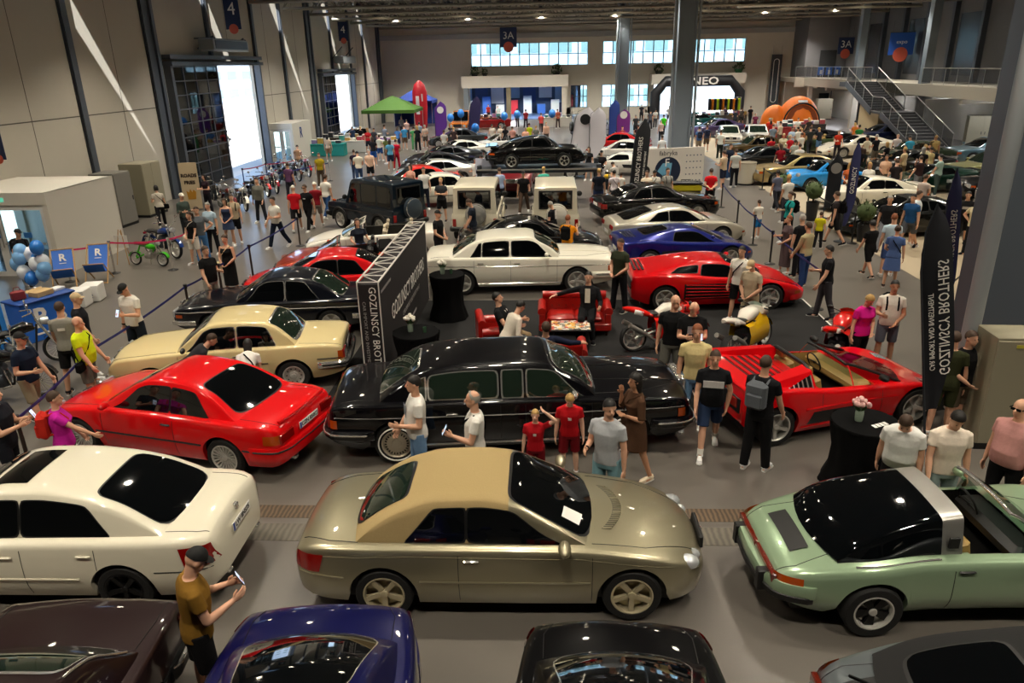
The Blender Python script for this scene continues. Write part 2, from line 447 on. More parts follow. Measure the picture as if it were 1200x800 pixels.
    def bumper(s, end, z, h, d, reach, m, name='bumper', off=.03, plate=True):
        """a wrap-round bar that follows the plan outline: end +1 front, -1 rear"""
        xe = s.xf if end > 0 else s.xr; path = []
        for t in np.linspace(0, 1, 9):
            x = lerp(xe-end*reach, xe, t); path.append((x, float(s.side_y(x, z))))
        pl = [(x, y) for x, y in path]; full = pl+[(xe+end*off, y*.85) for x, y in pl[-1:]]+[(xe+end*(off+.02), 0)]
        full = full+[(x, -y) for x, y in reversed(full[:-1])]
        P = []; n = len(full); cx = xe-end*.9
        for i, (x, y) in enumerate(full):
            a, b = full[max(0, i-1)], full[min(n-1, i+1)]; tx, ty = b[0]-a[0], b[1]-a[1]; l = math.hypot(tx, ty) or 1
            nx, ny = -ty/l, tx/l
            if nx*(x-cx)+ny*y < 0: nx, ny = -nx, -ny
            k = d if 0 < i < n-1 else d*.4
            P.append([(x+nx*o, y+ny*o, z+zz) for o, zz in ((-.05, -h/2), (k*.6, -h/2), (k, -h*.3), (k, h*.3), (k*.6, h/2), (-.05, h/2))])
        mb = MB().grid([r+[r[0]] for r in P]); N = 7
        mb.f.append(tuple(range(6))); mb.f.append(tuple((n-1)*N+j for j in range(6))); mb.m += [0, 0]
        return s.add(name, mb, m, smooth=40)
    def endbox(s, name, end, y, z, dy, dz, m, dx=.05, out=.01, bev=.012, both=True, x=None, ry=0, parent=None, n=None):
        xe = (s.xf if end > 0 else s.xr) if x is None else x
        for sd in ((1, -1) if both else (1,)):
            s.add(name, MB().box((xe+end*(out-dx/2), sd*y, z), (dx, dy, dz), bev=bev, ry=ry), m, parent=parent)
    def plate(s, end, z, txt='', w=.52, h=.11, x=None, tilt=0.):
        xe = (s.xf if end > 0 else s.xr) if x is None else x
        M = Matrix.Translation((xe+end*.012, 0, z)) @ Matrix.Rotation(PI/2*end, 4, 'Z') @ Matrix.Rotation(PI/2+tilt, 4, 'X')
        p = MB().box((0, 0, 0), (w, h, .012), bev=.004).xf(M); i = s.add('number_plate', p, WHITE)
        b = MB().box((-w/2+.025, 0, .004), (.042, h*.94, .008)).xf(M); s.add('blue_band', b, mat('plate_blue', '#1c3f94', .4), parent=i)
        if txt:
            t = text_mesh(txt, h*.85, .004); t.transform(M @ Matrix.Translation((.02, 0, .008))); s.add('lettering', t, BLACKP, parent=i)
    def mirror(s, x, y, z, m='paint', sz=(.11, .2, .13)):
        for sd in (1, -1):
            i = s.add('door_mirror', MB().ball((x, sd*(y+.06), z), (sz[0]*.55, sz[1]*.55, sz[2]*.5), 12).tube([(x+.02, sd*(y-.06), z-.05), (x, sd*(y+.02), z-.02)], .022, 6), m)
    def steering(s, x, y, z):
        s.add('steering_wheel', MB().tube([(x-.06*math.sin(a), y+.18*math.cos(a), z+.17*math.sin(a)) for a in np.linspace(0, 2*PI, 19)[:-1]], .014, 6, closed=True).tube([(x, y-.17, z), (x+.02, y, z), (x, y+.17, z)], .012, 5).tube([(x, y, z), (x+.3, y, z-.1)], .02, 6), BLACKP)
    def seats(s, xs, m, y=.36, z=.3, hr=True, w=.48, h=.62):
        for x in xs:
            for sd in (1, -1):
                a = MB().box((x+.2, sd*y, z+.1), (.5, w, .16), bev=.06, ry=-.1); b = MB().box((x-.1, sd*y, z+.1+h/2), (.16, w*.95, h), bev=.06, ry=-.22)
                i = s.add('seat', MB().add(a.v, a.f).add(b.v, b.f), m)
                if hr: s.add('headrest', MB().box((x-.23, sd*y, z+.18+h), (.1, .26, .18), bev=.045, ry=-.2), m, parent=i)
    def tub(s, x0, x1, m=BLACKP, z=.3, dash=True):
        P = []; w = float(s.shw((x0+x1)/2))*.94*.99
        t = MB(); zt = float(s.shof((x0+x1)/2))-.012
        t.grid([[(x, y, zz) for y, zz in ((w, zt), (w-.03, z), (-w+.03, z), (-w, zt))] for x in (x0, x0+.03, x1-.03, x1)])
        t.add([(x0, w, zt), (x0, -w, zt), (x0+.02, -w, z), (x0+.02, w, z)], [(0, 1, 2, 3)]); t.add([(x1, w, zt), (x1, -w, zt), (x1-.02, -w, z), (x1-.02, w, z)], [(3, 2, 1, 0)])
        s.add('cockpit_lining', t, m)
        if dash: s.add('dashboard', MB().box((x1-.12, 0, zt-.1), (.34, w*1.9, .22), bev=.07), m)
    def screen_frame(s, m='paint', r=.018, mat_='clear_glass'):
        """free-standing windscreen of an open car"""
        xb, xt = s.ws; s.pane('windscreen', xb, xt, .55, mat_, off=0)
        P = [s.cab(lerp(xb, xt, t), .55, 1) for t in np.linspace(0, 1, 8)]+[s.cab(xt, q, 1) for q in (.6, .7, .85, 1)]
        P = P+[Vector((p.x, -p.y, p.z)) for p in reversed(P[:-1])]
        s.add('windscreen_frame', MB().tube(P, r, 8), m)
def clear_of_cars(p, m=.24):
    """the nearest standing place beside the cars"""
    def bad(q):
        for l, a, x0, x1, w in RECTS:
            if abs(l.z) > .5: continue
            d = q-l; x, y = d.x*math.cos(a)+d.y*math.sin(a), -d.x*math.sin(a)+d.y*math.cos(a)
            if x0-m < x < x1+m and abs(y) < w+m: return True
        return False
    if not bad(p): return p
    for r in np.arange(.08, 1.1, .08):
        for k in (12, 13, 11, 14, 10, 15, 9, 0, 8, 1, 7, 2, 6, 3, 5, 4):
            q = p+Vector((r*math.cos(k*PI/8), r*math.sin(k*PI/8), 0))
            if not bad(q): return q
    return p
MODELS = {}; RECTS = []
CLEARG = glass_mat('clear_glass', '#9fb5ab')
CDEF = dict(glass=DGLASS, clear_glass=CLEARG, trim=BLACKP, seat=mat('seat_black', '#141414', .6), rim=ALLOY)
def spawn(model, name, loc, rz, colours, label, cat='car', group=None, skip=()):
    """one car: an Empty under which every part stands as its own object"""
    if model not in MODELS: MODELS[model] = globals()['car_'+model]()
    colours = {**CDEF, **colours}
    c = MODELS[model]; root = thing(name, label, cat, loc, rz, group); objs = []; RECTS.append((Vector(loc), R(rz), c.xr, c.xf, c.W))
    for (n, me, m, par, xf) in c.parts:
        if n in skip: objs.append(None); continue
        ms = m if isinstance(m, list) else [m]
        ms = [colours.get(k, colours.get('paint')) if isinstance(k, str) and k not in MATS else (MATS[k] if isinstance(k, str) else k) for k in ms]
        if par is not None and objs[par] is None: objs.append(None); continue
        p = root if par is None else objs[par]
        objs.append(put(n, me, ms, p, xf))
    return root
# ------------------------------------------------------------------ car models
def seam_hood(c, x0, x1, y0, y1): c.deck_line('panel_gap', [(x0, 0), (x0, y0*.7), (x0, y0), (x1, y1)], .004)
def car_clk():
    c = Car(.87, 2.2, -2.40, (1.3575, -1.3575), .325,
        [(-2.40, .72), (-2.34, .84), (-2.2, .93), (-1.9, .97), (-1.2, .98), (.75, .97), (1.1, .95), (1.6, .88), (1.95, .78), (2.12, .68), (2.2, .56)],
        [(-2.40, .66), (-2.34, .79), (-2.2, .88), (-1.9, .92), (-1, .93), (.7, .92), (1.4, .84), (1.9, .70), (2.1, .6), (2.2, .50)],
        [(-2.40, .58), (-2.37, .70), (-2.28, .84), (-2.1, .93), (-1.4, .99), (0, 1), (1.3, .98), (1.75, .92), (2.0, .80), (2.14, .64), (2.2, .48)],
        sill=.19, zm=.55, tuck=.09, rad=.07, bot=[(-2.4, .36), (-2.25, .26), (-1.9, .19), (1.8, .19), (2.1, .2), (2.2, .27)], tw=.225)
    c.cabin([(-1.68, .90), (-1.45, 1.10), (-1.15, 1.29), (-.75, 1.41), (-.3, 1.425), (.0, 1.385), (.4, 1.18), (.85, .92)], .60, (.82, .02), (-1.6, -1.15), bow=(.16, .12),
        segs=[(-1.68, .02, 'roof', 'soft_top'), (.02, .85, 'paint', 'windscreen_frame')], corner=.12)
    c.pane('windscreen', .80, .03, .56, 'glass', BLACKP)
    c.pane('rear_window', -1.58, -1.12, .68, GGLASS, BLACKP)
    c.sidewin(.74, .08, -.42, -.42, .12, .86, trim=BLACKP); c.sidewin(-.45, -.45, -.78, -1.12, .12, .86, trim=BLACKP)
    c.doors([.92, -.52], handle=[(-.38, .80)]); c.wheels('five', mat('champagne_alloy', '#c2b798', .3, .5))
    c.side_line('side_moulding', [(-.95, .53), (.9, .53)], .014, 'paint', .004); c.side_line('side_moulding', [(-1.78, .56), (-2.3, .58)], .011, 'paint', .004)
    c.side_line('shoulder_crease', [(-2.2, .80), (-1, .84), (.8, .82), (1.8, .68)], .006, 'paint', .0)
    c.deck_line('panel_gap', [(-1.62, .72), (-1.95, .68), (-2.26, .55)], .005); c.deck_line('panel_gap', [(.92, .70), (1.5, .66), (2.06, .44)], .004)
    c.side_patch('tail_light', -2.36, -2.05, .62, .83, REDL, .01, .06); 
    
    for sd in (1, -1):
        c.add('headlight', MB().ball((1.98, sd*.60, .625), (.13, .1, .085), 14), CLEARL); c.add('headlight', MB().ball((2.06, sd*.44, .60), (.09, .08, .075), 14), CLEARL)
    P = [[c.deckpt(x+.16*(1-(y/.45)**2), y)+Vector((0, 0, .004)) for y in np.linspace(-.45, .45, 13)] for x in (1.04, 1.09, 1.14)]; vi = c.add('hood_vent', MB().grid(P), mat('vent_grey', '#4c4838', .5))
    for k in range(24): y = -.43+.86*k/23; x = 1.09+.16*(1-(y/.45)**2); c.add('vent_slat', MB().box(c.deckpt(x, y)+Vector((0, 0, .005)), (.1, .012 if k % 8 else .03, .008)), 'paint', parent=vi)
    c.endbox('grille', 1, 0, .62, .5, .16, BLACKP, both=False, out=.02); c.endbox('grille_star', 1, 0, .62, .1, .1, CHROME, both=False, out=.04)
    c.plate(1, .4); c.plate(-1, .62); c.mirror(.62, .86, 1.0, 'paint', (.13, .24, .15))
    c.side_patch('fuel_flap', -1.72, -1.52, .68, .82, 'paint', .003)
    c.deck_line('wiper', [(.86, .1), (.84, .6)], .01); c.add('dash_notice', MB().grid([[c.cab(x, q, -1)+c.cabn(x, q, -1)*.012 for q in (.66, .72, .80)] for x in (.52, .6, .7)]), WHITE)
    return c
def car_sedan():
    c = Car(.87, 2.12, -2.42, (1.3575, -1.3575), .31,
        [(-2.42, .72), (-2.38, .90), (-2.28, .985), (-2.0, .995), (-1.5, .985), (0, .96), (.9, .95), (1.4, .88), (1.8, .78), (2.03, .66), (2.12, .52)],
        [(-2.42, .66), (-2.38, .84), (-2.28, .92), (-2.0, .935), (-1, .93), (.8, .89), (1.4, .82), (1.8, .7), (2.12, .46)],
        [(-2.42, .64), (-2.38, .78), (-2.26, .89), (-2.0, .96), (-1.3, 1), (0, 1), (1.3, .98), (1.7, .91), (2.0, .76), (2.12, .5)],
        sill=.19, zm=.52, tuck=.09, rad=.08, bot=[(-2.42, .34), (-2.25, .25), (-1.9, .19), (1.8, .19), (2.12, .26)], tw=.22)
    c.cabin([(-1.85, .92), (-1.6, 1.08), (-1.25, 1.27), (-.85, 1.38), (-.4, 1.43), (0, 1.425), (.3, 1.37), (.65, 1.18), (1.08, .90)], .57, (1.02, .28), (-1.78, -1.02), bow=(.16, .16), corner=.12)
    c.pane('windscreen', 1.0, .3, .58, 'glass', BLACKP); c.pane('rear_window', -1.76, -1.03, .6, 'glass', BLACKP, .02)
    c.sidewin(.92, .36, -.22, -.22, .1, .88, trim=BLACKP); c.sidewin(-.26, -.26, -.98, -1.28, .1, .88, trim=BLACKP)
    c.roofpatch('sunroof', -.22, .2, .66, DGLASS)
    c.doors([1.0, -.28, -1.12], handle=[(-.1, .76), (-1.0, .78)], hm='paint'); c.wheels('five', mat('dark_alloy', '#1b1b1c'), BLACKP)
    c.side_line('side_moulding', [(-.9, .48), (.9, .48)], .012, 'paint', .004)
    c.deck_line('panel_gap', [(-1.85, .64), (-2.2, .62), (-2.32, .58)], .004); c.deck_line('panel_gap', [(1.02, .68), (1.6, .6), (1.98, .42)], .004)
    c.side_patch('tail_light', -2.415, -2.10, .60, .85, REDL, .012, .05)
    c.side_line('bumper_gap', [(-1.75, .56), (-2.36, .55)], .006, BLACKP)
    c.plate(-1, .74, 'LW 8NS75', x=-2.425); c.plate(1, .4); c.endbox('boot_badge', -1, 0, .88, .08, .08, CHROME, both=False, x=-2.40)
    c.side_patch('headlight', 1.8, 2.05, .54, .68, CLEARL, .012, -.05); c.endbox('grille', 1, 0, .6, .4, .14, BLACKP, both=False)
    c.mirror(.85, .86, .98); c.endbox('exhaust_tip', -1, .45, .3, .09, .05, CHROME, dx=.12)
    return c
def car_porsche(kind='targa'):
    hole = {'targa': (-.12, .66), 'cabrio': None}.get(kind)
    c = Car(.80, 2.08, -2.15, (1.135, -1.135), .315,
        [(-2.15, .50), (-2.12, .62), (-2.0, .72), (-1.7, .82), (-1.3, .90), (-.9, .93), (0, .92), (.66, .90), (.95, .84), (1.4, .72), (1.8, .60), (2.02, .48), (2.08, .40)],
        [(-2.15, .48), (-2.1, .60), (-2.0, .68), (-1.7, .76), (-1.2, .84), (-.6, .87), (.5, .87), (.9, .87), (1.3, .865), (1.62, .83), (1.82, .70), (1.95, .58), (2.08, .42)],
        [(-2.15, .58), (-2.1, .74), (-1.95, .86), (-1.6, .96), (-1.15, 1.0), (-.5, .97), (.5, .96), (1.135, .97), (1.6, .92), (1.9, .78), (2.02, .64), (2.08, .5)],
        sill=.2, zm=.48, tuck=.12, rad=.10, flare=.045, hole=hole, bot=[(-2.15, .4), (-1.9, .3), (-1.6, .2), (1.6, .2), (2.08, .26)], tw=.2, holew=.8)
    roof = [(-1.62, .82), (-1.3, 1.0), (-.9, 1.17), (-.45, 1.28), (0, 1.32), (.28, 1.30), (.5, 1.15), (.82, .86)]
    if kind == 'targa':
        roof = [(-1.5, .84)]+roof[1:]; c.cabin(roof, .53, (.8, .3), (-1.42, -.5), bow=(.14, .14), crown=.07, segs=[(-1.5, -.42, DGLASS, 'rear_dome_window'), (-.42, -.2, STEEL, 'targa_bar')], corner=.12)
        c.tub(-.2, .68); c.seats([-.02], 'seat'); c.steering(.42, .34, .86); c.screen_frame(CHROME, .02)
        c.deck_line('chrome_trim', [(-1.60, 0), (-1.57, .25), (-1.46, .48)], .012, CHROME)
        c.side_line('chrome_trim', [(-.45, .87), (-1.35, .82)], .012, CHROME, -.06)
        for sd in (1, -1):
            c.add('quarter_light', MB().add([c.cab(.74, .02, sd), c.cab(.42, .02, sd), c.cab(.44, .36, sd), c.cab(.5, .38, sd)], [(0, 1, 2, 3)]), CLEARG)
            c.add('louvre', MB().box((-.31, sd*.62, 1.02), (.1, .03, .12)), BLACKP)
    else:
        top = [(-1.62, .3+.52, 'roof', 'soft_top' if kind == 'cabrio' else 'cabin')] and None
        c.cabin(roof, .53, (.8, .3), (-1.5, -.72), bow=(.14, .14), crown=.07, corner=.12, segs=[(-1.62, .3, 'roof', 'soft_top' if kind == 'cabrio' else 'roof_shell'), (.3, .82, 'paint', 'windscreen_frame')])
        c.pane('windscreen', .76, .32, .58, 'glass', BLACKP); c.pane('rear_window', -1.38, -.72, .66, 'glass', BLACKP)
        c.sidewin(.68, .3, -.22, -.22, .12, .88, trim='trim'); c.sidewin(-.26, -.26, -.62, -1.0, .12, .88, trim='trim')
    c.doors([.72, -.32], handle=[(-.2, .76)], hm=BLACKP); c.wheels('fuchs', ALLOY, DALLOY, .0)
    c.deck_patch('engine_grille', *((-1.90, -1.70) if kind == 'targa' else (-1.98, -1.66)), -.36, .36, mat('dark_grille', '#101112', .5), .012)
    for k in range(0 if kind == 'targa' else 7): c.add('grille_slat', MB().box((-1.82, -.3+.1*k, float(c.deckf(-1.82))+.016), (.3, .02, .02), ry=.45), 'slat' if kind == 'cabrio' else BLACKP)
    c.deck_line('panel_gap', [(-1.55, .5), (-1.9, .56), (-2.1, .5)], .004); c.deck_line('panel_gap', [(.84, .5), (1.5, .42), (1.98, .3)], .004)
    c.bumper(-1, .50, .16, .04, .42, 'paint', off=.03); c.bumper(-1, .42, .1, .055, .40, BLACKP, 'bumper_rubber')
    c.bumper(1, .42, .14, .04, .4, 'paint'); c.bumper(1, .36, .06, .05, .38, BLACKP, 'bumper_rubber')
    c.side_patch('indicator', -2.12, -1.86, .56, .66, AMBER, .012); c.endbox('tail_light', -1, .3, .58, .58, .11, mat('brown_lens', '#5e1a0c', .15, coat=1), dx=.06, out=.02, both=True, x=-2.13)
    for y in (.42,): c.endbox('bumper_guard', -1, y, .46, .1, .26, BLACKP, dx=.12, out=.1)
    for sd in (1, -1): c.add('headlight', MB().lathe([(.002, .05), (.07, .04), (.105, 0), (.105, -.1)], 20, axis='x', c=(1.76, sd*.60, .76)), CLEARL)
    c.plate(-1, .42, x=-2.2); c.mirror(.58, .80, .98, 'paint', (.1, .16, .12))
    return c
def car_targa(): return car_porsche('targa')
def car_cabrio(): return car_porsche('cabrio')
def car_carrera():
    c = car_porsche('coupe')
    c.add('whale_tail', MB().box((-2.0, 0, .93), (.5, 1.3, .05), bev=.02, ry=-.06).box((-1.85, 0, .84), (.36, 1.1, .14), bev=.03, ry=.2), 'paint'); return c
def car_coupe36(style='multi'):
    c = Car(.855, 2.1, -2.30, (1.35, -1.35), .315,
        [(-2.30, .68), (-2.28, .84), (-2.2, .915), (-1.9, .945), (-1.4, .95), (0, .93), (.8, .92), (1.3, .87), (1.8, .77), (2.02, .68), (2.1, .55)],
        [(-2.30, .62), (-2.28, .78), (-2.2, .86), (-1.9, .895), (-1, .895), (.7, .87), (1.4, .81), (1.8, .71), (2.02, .62), (2.1, .5)],
        [(-2.30, .76), (-2.27, .86), (-2.15, .94), (-1.8, .99), (0, 1), (1.3, .98), (1.75, .93), (1.98, .84), (2.1, .66)],
        sill=.2, zm=.55, tuck=.08, rad=.06, flare=.02, bot=[(-2.3, .3), (-2.1, .22), (1.9, .19), (2.1, .22)], tw=.235)
    c.cabin([(-1.56, .90), (-1.3, 1.08), (-1.0, 1.25), (-.7, 1.34), (-.3, 1.375), (0, 1.36), (.2, 1.29), (.55, 1.08), (.9, .86)], .56, (.86, .1), (-1.5, -.82), bow=(.15, .12), corner=.11)
    c.pane('windscreen', .82, .14, .58, 'glass', 'trim'); c.pane('rear_window', -1.48, -.84, .6, 'glass', 'trim', .02)
    c.sidewin(.76, .2, -.38, -.38, .1, .88, trim='trim'); c.sidewin(-.41, -.41, -.82, -1.12, .1, .88, trim='trim')
    c.doors([.84, -.5], handle=[(-.38, .76)], hm=BLACKP); c.wheels(style, 'rim', DALLOY)
    c.side_line('side_moulding', [(-2.2, .5), (-1.7, .5)], .014, 'moulding', .004); c.side_line('side_moulding', [(-.98, .5), (.98, .5)], .014, 'moulding', .004)
    c.deck_line('panel_gap', [(-1.6, .66), (-2.0, .66), (-2.25, .62)], .004); c.deck_line('panel_gap', [(.9, .7), (1.5, .66), (2.04, .5)], .004)
    c.side_patch('tail_light', -2.29, -2.06, .62, .76, 'amber', .01); c.endbox('tail_light', -1, .56, .69, .34, .15, REDL, dx=.04, out=.012)
    c.bumper(-1, .45, .22, .03, .5, 'paint', 'rear_bumper'); c.bumper(-1, .5, .03, .036, .45, BLACKP, 'bumper_strip'); c.bumper(1, .42, .2, .03, .42, 'paint', 'front_bumper')
    c.add('boot_spoiler', MB().tube([(-2.22, -.62, .915), (-2.27, -.3, .935), (-2.28, 0, .94), (-2.27, .3, .935), (-2.22, .62, .915)], .025, 8), 'paint')
    c.plate(-1, .7, 'CZN 850CI', x=-2.315); c.plate(1, .42, x=2.14)
    c.endbox('headlight', 1, .52, .63, .3, .12, CLEARL, x=2.06); c.endbox('grille', 1, .12, .63, .18, .1, BLACKP, x=2.08); c.mirror(.66, .85, .98, 'paint', (.1, .18, .12))
    c.endbox('exhaust_tip', -1, .4, .26, .1, .07, CHROME, dx=.14, both=False)
    return c
def car_coupe24(): return car_coupe36('bbs')
def car_saloon21():
    c = Car(.81, 2.05, -2.25, (1.28, -1.28), .30,
        [(-2.25, .66), (-2.24, .82), (-2.18, .88), (-1.8, .92), (-1.3, .94), (0, .93), (.75, .92), (1.4, .87), (1.85, .81), (2.02, .77), (2.05, .7)],
        [(-2.25, .62), (-2.24, .78), (-2.18, .84), (-1.8, .88), (-1, .89), (.7, .87), (1.4, .83), (1.9, .77), (2.05, .64)],
        [(-2.25, .88), (-2.22, .93), (-2.05, .97), (-1.3, 1), (0, 1), (1.2, .99), (1.8, .96), (2.0, .92), (2.05, .86)],
        sill=.22, zm=.6, tuck=.08, rad=.05, bot=[(-2.25, .36), (-2.1, .3), (-1.7, .22), (1.7, .22), (2.05, .3)], tw=.185)
    c.cabin([(-1.38, .88), (-1.2, 1.08), (-.98, 1.27), (-.75, 1.35), (-.3, 1.385), (.1, 1.37), (.28, 1.3), (.55, 1.08), (.8, .86)], .59, (.76, .22), (-1.32, -.86), bow=(.08, .08), corner=.1)
    c.pane('windscreen', .73, .25, .58, GGLASS, 'chrome'); c.pane('rear_window', -1.31, -.89, .6, GGLASS, 'chrome')
    c.sidewin(.68, .28, -.28, -.28, .1, .9, trim='chrome'); c.sidewin(-.33, -.33, -.85, -1.02, .1, .9, trim='chrome')
    c.doors([.76, -.42], handle=[(-.3, .76)]); c.wheels('steel', 'rim', DALLOY); c.side_line('chrome_trim', [(-2.2, .62), (-1.75, .62)], .01, BLACKP, .003); c.side_line('chrome_trim', [(-.85, .60), (.85, .60)], .01, BLACKP, .003)
    c.bumper(-1, .5, .13, .06, .5, CHROME, 'rear_bumper'); c.bumper(-1, .5, .05, .075, .45, BLACKP, 'bumper_rubber'); c.bumper(1, .46, .12, .06, .5, CHROME, 'front_bumper'); c.bumper(1, .46, .05, .075, .45, BLACKP, 'bumper_rubber')
    c.endbox('tail_light', -1, .58, .68, .32, .17, REDL, dx=.05, out=.015); c.side_patch('indicator', -2.24, -2.14, .6, .76, AMBER, .008)
    c.endbox('rear_panel', -1, 0, .68, .76, .17, BLACKP, dx=.03, both=False); c.plate(-1, .7, x=-2.265)
    c.deck_line('panel_gap', [(-1.42, .64), (-1.8, .66), (-2.2, .66)], .004); c.deck_line('panel_gap', [(.8, .68), (1.5, .66), (2.0, .6)], .004)
    c.endbox('headlight', 1, .5, .66, .18, .17, CLEARL); c.endbox('grille', 1, 0, .66, .74, .17, BLACKP, both=False, out=.005); c.endbox('kidney', 1, .06, .67, .1, .19, CHROME, out=.03)
    c.mirror(.62, .8, .96, BLACKP, (.08, .16, .11))
    return c
def car_coupe9():
    c = Car(.835, 2.2, -2.35, (1.31, -1.31), .315,
        [(-2.35, .66), (-2.33, .80), (-2.25, .87), (-1.9, .92), (-1.4, .93), (0, .90), (.75, .90), (1.4, .86), (1.9, .81), (2.14, .75), (2.2, .66)],
        [(-2.35, .62), (-2.33, .76), (-2.25, .83), (-1.9, .87), (-1, .86), (.7, .85), (1.4, .82), (1.9, .78), (2.12, .72), (2.2, .6)],
        [(-2.35, .82), (-2.32, .9), (-2.15, .95), (-1.4, 1), (0, 1), (1.3, .98), (1.9, .95), (2.1, .9), (2.2, .82)],
        sill=.24, zm=.62, tuck=.1, rad=.05, bot=[(-2.35, .4), (-2.1, .3), (-1.8, .24), (1.8, .24), (2.2, .36)], tw=.195)
    c.cabin([(-1.58, .86), (-1.35, 1.03), (-1.05, 1.22), (-.75, 1.32), (-.3, 1.37), (.05, 1.355), (.25, 1.27), (.55, 1.05), (.8, .84)], .55, (.76, .2), (-1.52, -.88), bow=(.12, .14), corner=.1)
    c.pane('windscreen', .73, .23, .57, GGLASS, 'chrome'); c.pane('rear_window', -1.5, -.92, .57, GGLASS, 'chrome')
    c.sidewin(.66, .24, -.3, -.3, .06, .92, trim='chrome'); c.sidewin(-.34, -.34, -.76, -1.1, .06, .92, trim='chrome')
    c.doors([.78, -.45], handle=[(-.32, .72)]); c.wheels('five', 'rim', DALLOY); c.side_line('chrome_trim', [(-2.3, .7), (0, .71), (2.12, .68)], .014, 'chrome', .003); c.side_line('sill_trim', [(-.9, .3), (.9, .3)], .014, 'chrome', .004)
    c.bumper(-1, .48, .12, .06, .55, CHROME, 'rear_bumper'); c.bumper(1, .44, .11, .06, .5, CHROME, 'front_bumper')
    c.endbox('tail_light', -1, .56, .66, .36, .12, AMBER, dx=.04, out=.012); c.side_patch('indicator', 1.98, 2.14, .56, .63, AMBER, .01); c.side_patch('indicator', -2.32, -2.15, .6, .68, AMBER, .01)
    c.endbox('headlight', 1, .54, .64, .34, .15, CLEARL); c.endbox('kidney', 1, .06, .62, .11, .26, CHROME, out=.04); c.endbox('grille', 1, .25, .64, .24, .13, BLACKP)
    c.deck_line('panel_gap', [(-1.6, .6), (-1.9, .62), (-2.28, .6)], .004); c.deck_line('panel_gap', [(.8, .62), (1.5, .58), (2.12, .5)], .004); c.plate(-1, .5, x=-2.45)
    return c
def car_roadster():
    c = Car(.87, 1.95, -2.05, (1.22, -1.25), .315,
        [(-2.05, .66), (-2.02, .82), (-1.9, .90), (-1.5, .94), (-1.1, .93), (0, .88), (.55, .9), (1.1, .85), (1.6, .74), (1.86, .62), (1.95, .5)],
        [(-2.05, .6), (-2.02, .76), (-1.9, .84), (-1.4, .89), (-.9, .86), (0, .82), (.5, .85), (1.1, .82), (1.6, .7), (1.95, .46)],
        [(-2.05, .62), (-2.0, .78), (-1.85, .9), (-1.3, 1), (-.4, .97), (.4, .97), (1.2, .99), (1.6, .92), (1.86, .74), (1.95, .54)],
        sill=.19, zm=.5, tuck=.1, rad=.08, flare=.03, hole=(-1.0, .38), bot=[(-2.05, .34), (-1.7, .2), (1.6, .19), (1.95, .25)], tw=.23)
    c.cabin([(-1.62, .9), (-.6, 1.2), (0, 1.22), (.05, 1.22), (.35, 1.04), (.68, .85)], .56, (.64, .06), (-1.6, -.7), bow=(.14, .1), segs=[(.1, .12, 'paint', 'scuttle')])
    c.tub(-1.02, .4); c.seats([-.62], 'seat'); c.steering(.05, .36, .85); c.screen_frame('trim')
    c.add('folded_top', MB().box((-1.2, 0, .93), (.42, 1.3, .12), bev=.05), BLACKCLOTH)
    c.doors([.55, -.72], handle=[(-.6, .74)], hm='paint'); c.wheels('five', ALLOY); c.deck_line('panel_gap', [(.6, .66), (1.2, .62), (1.8, .44)], .004); c.deck_line('panel_gap', [(-1.45, .62), (-1.9, .58)], .004)
    c.side_patch('headlight', 1.6, 1.85, .52, .66, CLEARL, .012, -.05); c.side_patch('tail_light', -2.02, -1.84, .62, .78, REDL, .012); c.endbox('grille', 1, .12, .5, .2, .12, BLACKP)
    c.plate(-1, .6); c.mirror(.45, .86, .93)
    for sd in (1, -1): c.add('roll_hoop', MB().tube([(-.98, sd*.2, .8), (-.98, sd*.2, 1.0), (-.98, sd*.3, 1.06), (-.98, sd*.42, 1.06), (-.98, sd*.5, 1.0), (-.98, sd*.5, .8)], .025, 8), BLACKP)
    return c
def car_convertible():
    c = Car(.86, 2.1, -2.3, (1.35, -1.35), .315,
        [(-2.30, .70), (-2.28, .88), (-2.2, .95), (-1.9, .97), (-1.4, .96), (0, .93), (.8, .92), (1.3, .87), (1.8, .77), (2.02, .68), (2.1, .55)],
        [(-2.30, .64), (-2.28, .82), (-2.2, .9), (-1.9, .92), (-1, .91), (.7, .87), (1.4, .81), (1.8, .71), (2.02, .62), (2.1, .5)],
        [(-2.30, .76), (-2.27, .86), (-2.15, .94), (-1.8, .99), (0, 1), (1.3, .98), (1.75, .93), (1.98, .84), (2.1, .66)],
        sill=.2, zm=.55, tuck=.08, rad=.06, hole=(-1.2, .55), bot=[(-2.3, .3), (-2.1, .22), (1.9, .19), (2.1, .22)], tw=.225)
    c.cabin([(-1.56, .90), (-.7, 1.34), (0, 1.36), (.2, 1.29), (.55, 1.08), (.9, .86)], .56, (.86, .2), (-1.5, -.82), bow=(.14, .12), segs=[(.24, .26, 'paint', 'scuttle')])
    c.tub(-1.22, .57); c.seats([-.25, -1.0], 'seat', .34); c.steering(.25, .34, .88); c.screen_frame('paint'); c.add('folded_top', MB().box((-1.42, 0, .99), (.46, 1.36, .1), bev=.045), BLACKCLOTH)
    c.doors([.8, -.5], handle=[(-.38, .76)], hm='paint'); c.wheels('five', ALLOY); c.side_line('side_moulding', [(-.98, .5), (.98, .5)], .014, 'paint', .004)
    c.deck_line('panel_gap', [(-1.7, .66), (-2.25, .62)], .004); c.deck_line('panel_gap', [(.9, .7), (1.5, .66), (2.04, .5)], .004); c.endbox('headlight', 1, .52, .63, .3, .12, CLEARL, x=2.06); c.endbox('grille', 1, .12, .63, .18, .1, BLACKP, x=2.08)
    c.endbox('tail_light', -1, .52, .71, .36, .15, REDL, dx=.04, out=.012); c.plate(-1, .6); c.mirror(.66, .85, .98)
    return c
